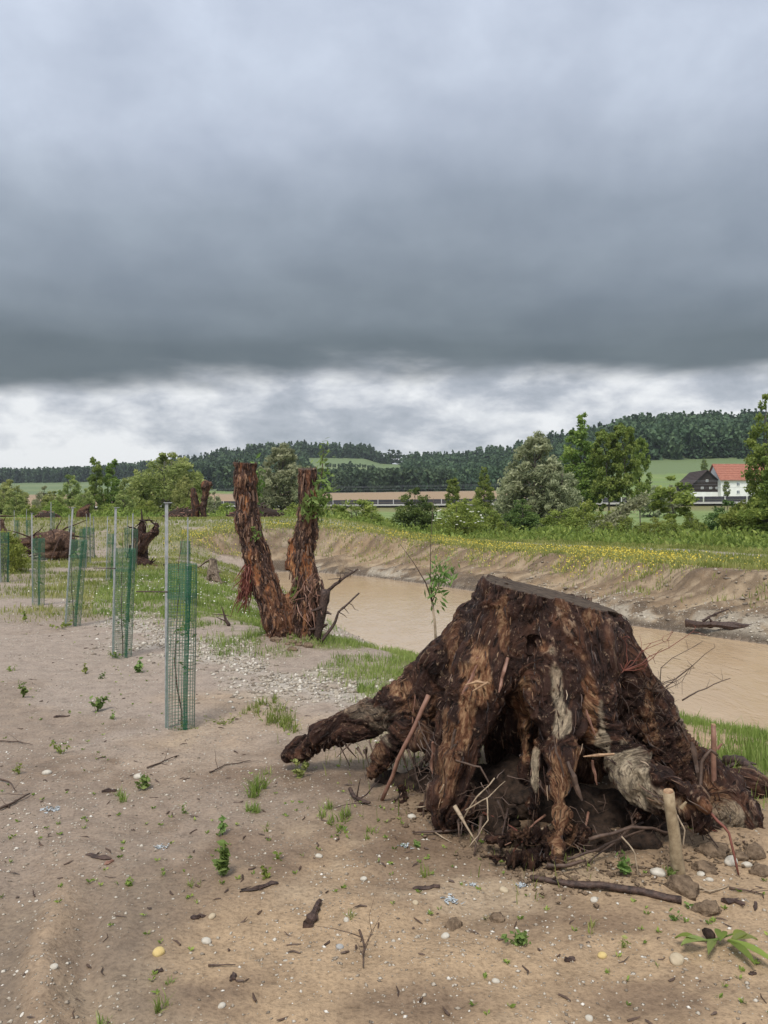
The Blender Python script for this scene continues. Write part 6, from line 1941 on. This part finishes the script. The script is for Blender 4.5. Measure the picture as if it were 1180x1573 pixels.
def build_gravel():
    rng = np.random.default_rng(61)
    x, y = scatter(34000, 2.1, 20, rng, 1.15)
    z, k = land(x, y, True)
    n1 = fbm2(x, y, .9, 3, 201)
    grey = sstep(y + 8.8 * (fbm2(x, y, .55, 4, 101) - .5) - .55 * x, 4.2, 7.0)
    kp = (rng.random(len(x)) < (.22 + .7 * sstep(n1, .42, .62)) * (.55 + .45 * grey)) & (~k['ins']) & (k['dn'] > 3.6)
    x, y, z, r = x[kp], y[kp], z[kp], k['r'][kp]
    n = len(x)
    s = .0022 + .0075 * rng.random(n) ** 3.2 + .0005 * r
    tone = np.clip(rng.beta(2.2, 1.8, n), 0, 1)
    tag(mobj('gravel', stones_mesh('gravel', x, y, z, s, rng, tone, M['pebble'])), kind='stuff')
    # coarser gravel along the near edge, on the beach and at the far toe
    x, y = scatter(140000, 6, 36, rng, 1.0)
    z, k = land(x, y, True)
    n1, n2 = fbm2(x, y, .55, 4, 101), fbm2(x, y, 2.2, 4, 111)
    edge = np.exp(-((k['dn'] - 5.0 + (n1 - .5) * 1.6) / .5) ** 2) * (1 - k['far']) * sstep(n2, .33, .55) * sstep(y, 5, 7.5)
    beach = np.exp(-((k['dn'] - .3) / .45) ** 2) * (1 - k['far']) * .9
    toe = np.exp(-((k['df'] - .6) / .8) ** 2) * k['far'] * sstep(n1, .38, .58)
    hump = np.exp(-((y - 42) / 6.0) ** 2) * (1 - sstep(x, 0, 8)) * sstep(x, -17, -10) * .6
    kp = (rng.random(len(x)) < np.maximum.reduce([edge, beach, toe, hump]) * .55) & (~k['ins'])
    x, y, z, r = x[kp], y[kp], z[kp], k['r'][kp]
    n = len(x)
    s = .008 + .022 * rng.random(n) ** 2.4 + .0007 * r
    tone = np.clip(rng.beta(2.3, 2.0, n), 0, 1)
    tag(mobj('river_gravel', stones_mesh('river_gravel', x, y, z, s, rng, tone, M['pebble'])), kind='stuff')
    # clods and slumped lumps on the far bank
    x, y = scatter(30000, 14, 34, rng, 1.0)
    z, k = land(x, y, True)
    n1 = fbm2(x, y, .7, 3, 211)
    kp = (rng.random(len(x)) < sstep(n1, .48, .66) * (k['far'] > .5) * (k['df'] < 3.3) * .35) & (~k['ins'])
    x, y, z = x[kp], y[kp], z[kp]
    s = .02 + .08 * rng.random(len(x)) ** 3
    tag(mobj('bank_clods', stones_mesh('bank_clods', x, y, z, s, rng, np.clip(rng.normal(.28, .12, len(x)), 0, 1), M['pebble'])), kind='stuff')
    # bits of bark and twig trodden into the sand
    mb = MB()
    x, y = scatter(520, 2.2, 16, rng, 1.0)
    z, k = land(x, y, True)
    for i in range(len(x)):
        if k['ins'][i] or k['dn'][i] < 3.9: continue
        an = rng.uniform(0, 6.28); ln = rng.uniform(.008, .05) * (1 + .06 * y[i])
        dv = np.array([math.cos(an), math.sin(an), rng.normal(0, .12)]) * ln
        c = np.array([x[i], y[i], z[i] + .004])
        rr = rng.uniform(.0012, .004) * (1 + .05 * y[i])
        mb.tube([c - dv / 2, c + rng.normal(0, .12, 3) * ln * [1, 1, .3], c + dv / 2], [rr, rr * 1.3, rr * .5], 4)
    tag(mb.build('wood_litter', M['twig']), kind='stuff')
    # tiny seedlings everywhere on the stony ground
    x, y = scatter(1700, 2.3, 18, rng, .8)
    z, k = land(x, y, True)
    n1 = fbm2(x, y, .8, 3, 221)
    kp = (k['dn'] > 4.0) & (rng.random(len(x)) < sstep(n1, .42, .6))
    x, y, z = x[kp], y[kp], z[kp]
    cs, dr, n0 = [], [], 0
    for i in range(len(x)):
        m_ = rng.integers(3, 7)
        an = rng.uniform(0, 6.28, m_)
        cs.append(np.stack([x[i] + np.cos(an) * .008, y[i] + np.sin(an) * .008, np.full(m_, z[i] + .008)], 1))
        dr.append(np.stack([np.cos(an), np.sin(an), rng.uniform(.2, 1.2, m_)], 1))
    cs, dr = np.concatenate(cs), np.concatenate(dr)
    v_, f, rr = leaf_cards(cs, rng, .010, 0, 2.0, None, dr)
    tag(mobj('seedlings', mesh_np('seedlings', v_, f, LEAF['bush'], False, attrs={'rnd': rr})), kind='stuff')

build_gravel()

def stone(px, py, rpx, label, mat, flat=.6, name='stone', seed=0, cat='stone', group=None, amt=.22):
    rng = np.random.default_rng(seed + int(px * 7 + py))
    g = at(px, py)
    r = rpx / F * g[1]
    me = lump_mesh((r * rng.uniform(.95, 1.1), r * rng.uniform(.7, .9), r * flat), rng, 3 if name == 'clod' else 2, amt, 2.2 if name == 'clod' else 1.4, name)
    me.materials.append(M[mat])
    o = mobj(name, me, None, (g[0], g[1], g[2] + r * flat * (.1 if name == 'clod' else .3)))
    o.rotation_euler = (0, 0, rng.uniform(0, 3))
    return tag(o, label, cat, group)

for a in [
    (1011, 1345, 12, 'smooth white stone beside the pale stake at the stump base', 'stone_pale'),
    (1123, 1328, 13, 'pale cream stone among the clods under the far right root', 'stone_pale'),
    (1148, 1331, 8, 'small cream pebble right of the pale stone under the right root', 'stone_pale'),
    (1077, 1346, 7, 'small pale oval pebble behind the big clod right of the stake', 'stone_pale'),
    (1090, 1358, 6, 'tiny pale pebble, the rear one of two before the clods', 'stone_pale'),
    (1052, 1358, 5, 'tiny pale pebble between the white stone and the big clod', 'stone_tan'),
    (317, 1452, 9, 'angular cream stone on the wet sand in the lower left', 'stone_pale'),
    (244, 1468, 11, 'flat yellowish stone left of the angular cream stone', 'stone_yellow'),
    (83, 1488, 7, 'rounded pale pebble lying on the earth ridge beside the rut', 'stone_pale'),
    (326, 1411, 7, 'pale tan stone beside a dark bark crumb', 'stone_tan'),
    (341, 1551, 7, 'flat white pebble near the bottom edge left of the middle', 'stone_pale'),
    (684, 1440, 8, 'white pebble on the sand below the pale crumpled scrap', 'stone_pale'),
    (559, 1356, 6, 'white round pebble above the forked bark piece', 'stone_pale'),
    (522, 1458, 7, 'bluish white pebble on the bare sand below the forked bark piece', 'stone_grey'),
    (762, 1509, 7, 'flat pale pebble below the small green herb', 'stone_pale'),
    (774, 1372, 8, 'tan pebble on the sand right of the dark wood wedge', 'stone_tan'),
    (633, 1257, 7, 'pale pebble in the dark soil at the stump left front', 'stone_pale'),
    (490, 1317, 6, 'cream pebble below the tuft with the forked twig', 'stone_pale'),
    (905, 1567, 7, 'pale round pebble at the very bottom edge right of the middle', 'stone_pale'),
    (913, 1386, 7, 'white pebble just below the long dark branch', 'stone_pale'),
    (532, 1415, 6, 'pale pebble beside the tiny weed right of the forked bark piece', 'stone_pale'),
    (638, 1393, 6, 'tan rounded pebble left of the pale crumpled scrap', 'stone_tan'),
    (925, 1470, 8, 'yellow tinted flat stone on the open sand in the lower right', 'stone_yellow'),
    (1040, 1480, 14, 'long tan stone beside the uprooted dock plant', 'stone_tan'),
    (72, 1190, 7, 'flat pale stone on the stony ground at the left', 'stone_pale'),
    (213, 1196, 8, 'flat cream stone left of the twig near the grass patch', 'stone_pale')]:
    stone(*a)
for a in [
    (1050, 1372, 24, 'large brown earth clod right of the pale stake', 'soil'), (1086, 1402, 20, 'mossy brown clod in front of the large earth clod', 'soil'),
    (1096, 1316, 21, 'grey brown clod under the far right root', 'soil'), (1082, 1338, 16, 'low brown clod beside the pale oval pebble', 'soil'),
    (1160, 1312, 17, 'reddish clod at the right edge under the far right root', 'soil'), (1136, 1318, 13, 'brown clod between the cream stones at the right', 'soil'),
    (764, 1414, 12, 'dark brown rounded clod on the open sand below the stump', 'soil'), (697, 1424, 14, 'low crumbly clod left of the dark rounded clod', 'soil'),
    (1168, 1345, 15, 'earth clod at the right edge above the dry twigs', 'soil')]:
    stone(*a, flat=.7, name='clod', cat='clod', amt=.55)
# the many small pebbles between them
rng = np.random.default_rng(71)
px_ = rng.uniform(10, 1170, 130); py_ = 1140 + 425 * rng.random(130) ** .85
okp = ~((px_ > 560) & (py_ < 1330) & (px_ > 560 + (py_ - 1200) * .2))
gp = np.array([at(a, b) for a, b in zip(px_[okp], py_[okp])])
tag(mobj('loose_pebbles', stones_mesh('loose_pebbles', gp[:, 0], gp[:, 1], gp[:, 2], rng.uniform(1.6, 3.8, len(gp)) / F * gp[:, 1], rng, np.clip(rng.normal(.66, .17, len(gp)), 0, 1), M['pebble'])), kind='stuff')

def chunk(px, py, ang, lpx, rpx, label, mat='stick_dark', seed=0, cat='bark piece', name='bark_piece', bend=.1, taper=.3):
    rng = np.random.default_rng(seed + int(px + py))
    g = at(px, py)
    s = g[1] / F
    ln, r = lpx * s, rpx * s
    dv = np.array([math.cos(ang), math.sin(ang), 0]) * ln
    a, b = g - dv / 2, g + dv / 2
    pts = wiggle(a, b, 6, bend, rng); pts[:, 2] = [hz(*q_[:2]) + r * .55 for q_ in pts]
    r *= .62
    sc_ = np.array([1, 1, .6])
    mb = MB(); mb.tube((pts - g) * sc_, np.array([.35, .9, 1.15, .8, 1.0, taper]) * r * rng.uniform(.8, 1.2, 6), 6, .45, rng=rng)
    for _ in range(4):
        j = rng.integers(0, 4); o_ = (pts[j] - g) * sc_ + rng.normal(0, .4, 3) * r
        mb.tube([o_, o_ + dv * rng.uniform(.15, .4) + rng.normal(0, .5, 3) * r], [r * .35, r * .12], 4)
    return tag(mb.build(name, M[mat], None, False, tuple(g)), label, cat)
chunk(400, 1368, .45, 58, 6, 'long charred looking bark piece on the sand left of the forked one')
chunk(655, 1369, .05, 42, 6, 'dark wedge of wood left of the pale crumpled scrap', taper=1.0)
chunk(152, 1321, -.25, 44, 5, 'dark bark splinter beside a red brown stub')
chunk(168, 1328, .9, 17, 4, 'short red brown wood stub beside the dark bark splinter', 'stick_brown')
chunk(168, 1217, .4, 22, 5, 'dark bark crumb left of two bright weeds')
chunk(243, 1498, .3, 16, 5, 'small dark brown wood bit below the flat yellowish stone')
chunk(304, 1413, .2, 22, 6, 'dark crumb of bark beside the pale tan stone')
chunk(358, 1506, 1.2, 18, 6, 'rotten brown wood bit near the thin dark twig')
chunk(1126, 1390, -.5, 34, 8, 'dark curled bark piece right of the mossy clod')
chunk(1160, 1398, 1.1, 26, 4, 'thin dark bark sliver at the right edge of the view')
chunk(875, 1478, .3, 18, 7, 'dark brown lump of rotten wood on the open sand at the right')
chunk(1156, 1498, .2, 14, 5, 'dark leaf like bark bit near the right edge below the dock plant')
chunk(95, 1102, .3, 24, 3, 'small dark twig piece on the stony ground at the left')
g = at(486, 1410)
dead_branch('bark_piece', 'forked dark bark piece lying lengthwise on the sand', [g + [-.02, -.10, .012], g + [-.005, 0, .014], g + [.006, .09, .012]], .020, .012, M['stick_dark'], 0, 'bark piece', .35, seed=81)
g2 = at(545, 1228)
dead_branch('forked_twig', 'dark forked twig on the soil beside a grass tuft left of the stump', [g2 + [-.03, .05, .03], g2 + [.0, -.04, .02], g2 + [.06, -.12, .02], g2 + [.09, -.14, .02]], .012, .007, M['stick_dark'], 4, 'twig', .2, seed=82)
def gtwig(label, pts, r, seed, tw=2, mat='twig'):
    pp = [at(*q_) + [0, 0, r + .004] for q_ in pts]
    dead_branch('fallen_twig', label, pp, r, r * .4, M[mat], tw, 'twig', .15, seed=seed, sides=5)
gtwig('thin dark twig lying on the stony ground at the left edge', [(0, 1141), (28, 1143), (50, 1147)], .005, 83)
gtwig('slim twig slanting over the ground left of the grass patch', [(226, 1184), (252, 1173), (275, 1163)], .006, 84)
gtwig('branched dark twig at the left edge of the sand', [(0, 1246), (22, 1238), (46, 1226)], .009, 85, 5)
gtwig('second branched twig at the left edge above the first', [(0, 1200), (14, 1205), (24, 1218)], .006, 86, 3)
gtwig('crooked dark twig on the sand right of the nearest tree guard', [(322, 1190), (345, 1180), (385, 1170)], .005, 87, 3)
gtwig('thin dark twig on the sand near the bottom left of the middle', [(320, 1490), (340, 1487), (362, 1486)], .004, 88, 1)
gtwig('matted dead root fibres on the sand below the forked bark piece', [(552, 1436), (560, 1460), (558, 1492)], .005, 89, 9)
gtwig('dry pale twig among the clods at the right edge', [(1070, 1368), (1090, 1376), (1120, 1364)], .006, 90, 4, 'twig_pale')
gtwig('dark twig running along the ground at the right edge', [(1120, 1372), (1145, 1376), (1172, 1380)], .006, 91, 3)
gtwig('pale root sliver on the dark soil before the stump', [(664, 1280), (680, 1291), (694, 1302)], .005, 92, 2, 'twig_pale')

M['scrap'] = simple('scrap', (0.30, 0.33, 0.34), (0.52, 0.55, 0.56), 60.0, .6, .4, .004)
def scrap(px, py, rpx, label, seed):
    rng = np.random.default_rng(seed); g = at(px, py); r = rpx / F * g[1]
    mb = MB()
    for k in range(26):
        c = rng.normal(0, .5, 3) * r * [1, .8, .1] + [0, 0, .006]
        v_ = c + rng.normal(0, 1, (4, 3)) * r * .22 * [1, 1, .35]
        mb.add(np.concatenate([v_, v_ - [0, 0, .002]]), [[0, 1, 2, 3], [7, 6, 5, 4]])
    tag(mb.build('scrap', M['scrap'], None, False, tuple(g)), label, 'scrap')
scrap(690, 1384, 17, 'large pale crumpled scrap beside the dark wood wedge', 1)
scrap(801, 1361, 9, 'small pale blue grey scrap close to the end of the long branch', 2)
scrap(622, 1303, 9, 'flat pale scrap on the sand left of the stump front', 3)
scrap(725, 1361, 7, 'tiny grey scrap between the large scrap and the tan pebble', 4)
scrap(248, 1304, 9, 'thin pale scrap in the damp patch at the left', 5)
scrap(80, 1246, 12, 'pale flaky scrap on the stony ground at the left', 6)

# ---------------------------------------------------------------- weeds
def weed(px, py, hpx, wpx, label, kind='herb', mat='fresh', n=None, seed=0, group='weeds on the open sand'):
    rng = np.random.default_rng(seed + int(px * 3 + py))
    g = at(px, py)
    h, w = hpx / F * g[1], wpx / F * g[1] / 2
    if kind == 'tuft':
        n = n or int(40 + wpx * 2.2)
        nc = max(3, int(wpx / 7)); cc = rng.normal(0, 1, (nc, 2)) * [w * .5, w * .8]; ci = rng.integers(0, nc, n)
        x = cc[ci, 0] + rng.normal(0, w * .10 + .004, n); y = cc[ci, 1] + rng.normal(0, w * .10 + .004, n)
        v_, q_, t_, rn = blades(x, y, np.zeros(n), rng, h * rng.uniform(.4, 1.1, n), np.full(n, .0030 + .0005 * g[1]) * rng.uniform(.7, 1.4, n), np.clip(rng.normal(.5, .22, n), 0, 1), 1.0)
        me = mesh_np('weed', v_, [q_, t_], LEAF[mat], False, attrs={'rnd': rn})
    else:
        n = n or int(26 + wpx * 1.2)
        nb = max(3, n // 7)
        tips = np.stack([rng.normal(0, w * .55, nb), rng.normal(0, w * .45, nb), h * rng.uniform(.35, 1.0, nb)], 1)
        k = rng.integers(0, nb, n); f_ = rng.uniform(.3, 1.05, n)[:, None]
        c = tips[k] * f_ * [1, 1, 1] + rng.normal(0, .008, (n, 3))
        dirs = rng.normal(0, 1, (n, 3)); dirs[:, 2] = np.abs(dirs[:, 2]) * .5
        v_, f, rn = leaf_cards(c, rng, max(.013, h * .20), 0, 1.8, np.clip(rng.normal(.5, .22, n), 0, 1), dirs)
        mb = MB()
        for t_ in tips: mb.tube([(0, 0, -.01), t_ * [.5, .5, .6], t_], [.0025, .002, .001], 3)
        vs = np.concatenate([v_] + mb.v); q2 = np.concatenate([f] + [np.concatenate(mb.q) + len(v_)]); t2 = np.concatenate(mb.t) + len(v_)
        me = mesh_np('weed', vs, [q2, t2], LEAF[mat], False, attrs={'rnd': np.concatenate([rn, np.full(len(q2) - len(f), .35), np.full(len(t2), .35)])})
    return tag(mobj('weed', me, None, (g[0], g[1], g[2] - .004)), label, 'weed', group)
for a in [
    (390, 1222, 40, 36, 'upright bright green tuft on the sand left of the stump', 'tuft', 'grass'),
    (390, 1252, 22, 30, 'lower green tuft just in front of the upright bright tuft', 'tuft', 'grass'),
    (507, 1262, 26, 48, 'broad pale green grass tuft beside the forked twig', 'tuft', 'grass'),
    (440, 1108, 26, 90, 'wide grassy weed patch between the nearest guard and the long root', 'tuft', 'grass', 300),
    (384, 1096, 18, 34, 'sparse weed patch left of the wide grassy one', 'tuft', 'grass', 70),
    (416, 1082, 18, 30, 'sparse weed patch just behind the wide grassy one', 'tuft', 'grass', 60),
    (556, 1062, 22, 36, 'green tuft behind the long root near the gravel', 'tuft', 'grass', 140),
    (344, 1345, 52, 24, 'tall leafy weed alone on the damp sand', 'herb', 'fresh', 70),
    (342, 1285, 32, 12, 'thin leafy weed above the tall leafy one', 'herb', 'fresh', 26),
    (37, 1072, 26, 20, 'leafy weed on the stony ground at the left edge', 'herb', 'fresh', 40),
    (149, 1094, 28, 26, 'bright bushy weed in the middle of the stony ground', 'herb', 'fresh', 60),
    (172, 1105, 14, 14, 'little weed just right of the bright bushy one', 'herb', 'fresh', 22),
    (213, 1034, 24, 22, 'bushy weed between the two nearest tree guards', 'herb', 'fresh', 46),
    (133, 1036, 16, 20, 'low weed left of the bushy one by the second guard', 'herb', 'bush', 34),
    (17, 1032, 12, 20, 'low weed at the left edge of the stony ground', 'herb', 'bush', 30),
    (39, 955, 16, 22, 'small weed left of the third nearest tree guard', 'herb', 'bush', 36),
    (152, 1044, 12, 18, 'dark low weed just before the second nearest guard', 'herb', 'dark', 26),
    (222, 1215, 26, 24, 'upright weed right of the dark bark crumb', 'herb', 'fresh', 44),
    (193, 1228, 22, 22, 'bright weed nearest the dark bark crumb', 'tuft', 'grass', 60),
    (30, 1190, 18, 14, 'dark weed at the left edge near the flat pale stone', 'herb', 'bush', 26),
    (95, 1160, 18, 34, 'sparse weed patch on the stony ground at the left', 'herb', 'bush', 40),
    (283, 1250, 16, 10, 'slim weed on the damp ground below the nearest guard', 'herb', 'fresh', 18),
    (296, 1365, 18, 14, 'pale green weed left of the long charred bark', 'tuft', 'grass', 30),
    (200, 1362, 12, 22, 'low dull weed in the damp patch at the left', 'herb', 'bush', 24),
    (244, 1555, 34, 20, 'grassy weed near the bottom edge at the left', 'tuft', 'grass', 44),
    (260, 1512, 18, 12, 'tiny grass sprig above the grassy weed at the bottom left', 'tuft', 'grass', 18),
    (155, 1573, 30, 18, 'weed sprig on the bottom edge beside the rut', 'tuft', 'grass', 26),
    (409, 1350, 28, 12, 'narrow dark green weed above the long charred bark', 'herb', 'bush', 26),
    (424, 1322, 14, 14, 'tiny weed up right of the narrow dark green one', 'herb', 'bush', 18),
    (408, 1278, 14, 14, 'small sprig on the sand below the two green tufts', 'tuft', 'grass', 20),
    (572, 1288, 18, 22, 'small grassy weed before the forked twig', 'tuft', 'grass', 34),
    (524, 1282, 12, 24, 'flat dull weed below the broad pale tuft', 'herb', 'bush', 24),
    (640, 1303, 10, 16, 'bright low weed beside the flat pale scrap', 'herb', 'fresh', 20),
    (650, 1345, 26, 13, 'slim upright weed on the sand above the dark wedge', 'tuft', 'grass', 24),
    (538, 1410, 18, 15, 'tiny spiky weed right of the forked bark piece', 'tuft', 'grass', 24),
    (800, 1455, 24, 40, 'round green herb on the sand below the stump', 'herb', 'fresh', 80),
    (458, 1196, 30, 26, 'pale fleshy weed under the tip of the long root', 'herb', 'willow', 40),
    (410, 1190, 18, 12, 'thin sprig left of the long root tip', 'tuft', 'grass', 18),
    (955, 1460, 22, 12, 'thin pale seedling on the sand left of the dock plant', 'herb', 'willow', 14),
    (908, 1430, 24, 16, 'wispy pale seedling below the long dark branch', 'tuft', 'meadow', 14),
    (1035, 1415, 16, 20, 'little leafy seedling below the end of the long branch', 'herb', 'fresh', 16),
    (1060, 1398, 14, 24, 'light green seedling beside the mossy clod', 'herb', 'fresh', 16),
    (1030, 1348, 22, 20, 'small light green plant behind the pale stake', 'herb', 'fresh', 30),
    (960, 1345, 40, 44, 'leafy bright plant growing at the foot of the great stump', 'herb', 'fresh', 44),
    (120, 935, 12, 40, 'weeds round the foot of the fourth nearest guard', 'herb', 'bush', 50),
    (95, 966, 14, 50, 'weeds round the foot of the third nearest guard', 'herb', 'bush', 60),
    (180, 1012, 13, 60, 'weeds round the foot of the second nearest guard', 'herb', 'bush', 60),
    (285, 1122, 13, 44, 'weeds round the foot of the nearest guard', 'herb', 'bush', 44),
    (350, 1115, 14, 60, 'thin weeds right of the nearest guard', 'herb', 'bush', 54)]:
    weed(*a)
# pale flowering shrub at the far left
d = at(12, 880)[1]
o = plant_tree('shrub', K['yellow'], 6, 826, d, 'pale flowering shrub at the left edge beyond the guards', 'shrub', None, .8)

# uprooted dock plant with long leaves
def dock():
    rng = np.random.default_rng(95)
    g = at(1098, 1462)
    o = empty('dock_plant', g, 'wilted plant with long green leaves lying on the sand at the lower right', 'plant')
    mb = MB(); st = [np.array([-.10, .02, .02]), np.array([0, 0, .035]), np.array([.09, .05, .03])]
    mb.tube(st, [.003, .005, .003], 5); mb.build('stalk', LEAF['fresh'], o)
    for k, (a, ln, w, x0) in enumerate([(3.3, .10, .022, -.03), (-.9, .17, .018, .05), (-1.3, .14, .016, .045), (.2, .11, .020, .06), (1.1, .09, .022, .02), (2.7, .08, .018, -.06), (-2.2, .09, .014, 0), (.7, .10, .02, .07)]):
        m_ = 7
        tt = np.linspace(0, 1, m_)
        ax = np.stack([x0 + np.cos(a) * ln * tt, np.sin(a) * ln * tt, .03 + .02 * np.sin(tt * 2.6) - .02 * tt], 1)
        sd = np.array([-math.sin(a), math.cos(a), 0])
        ww = w * np.sin(np.clip(tt * 2.9 + .15, 0, 3.1)) + .001
        v_ = np.concatenate([ax - sd * ww[:, None] + [0, 0, .006], ax, ax + sd * ww[:, None] + [0, 0, .008]])
        q_ = [[i, i + 1, m_ + i + 1, m_ + i] for i in range(m_ - 1)] + [[m_ + i, m_ + i + 1, 2 * m_ + i + 1, 2 * m_ + i] for i in range(m_ - 1)]
        mb = MB(); mb.add(v_, q_, rnd=rng.uniform(.1, .6)); mb.build('leaf', LEAF['bush'] if k % 3 else LEAF['willow'], o, True)
    me = lump_mesh((.022, .03, .02), rng, 2, .4); me.materials.append(M['soil_dark']); mobj('root_clod', me, o, (.0, .05, .03))
dock()

# ================================================================ air
def build_haze():
    mb = MB(); s = 1560.0; z0 = -2.6
    bpy.context.view_layer.update()
    z1 = max((o.matrix_world @ Vector(c)).z for o in SC.objects if o.type == 'MESH' for c in o.bound_box) + 2.0
    print('haze top', z1)
    mb.box((0, 0, (z0 + z1) / 2), (2 * s, 2 * s, z1 - z0))
    m = bpy.data.materials.new('haze'); m.use_nodes = True
    nt = NT(m.node_tree)
    v_ = nt.n('ShaderNodeVolumePrincipled', {'Color': (0.80, 0.86, 0.94), 'Density': 0.00014, 'Anisotropy': 0.2})
    nt.n('ShaderNodeOutputMaterial', {'Volume': v_.outputs[0]})
    o = mb.build('haze', m)
    tag(o, kind='stuff')
build_haze()
SC.cycles.volume_bounces = 0
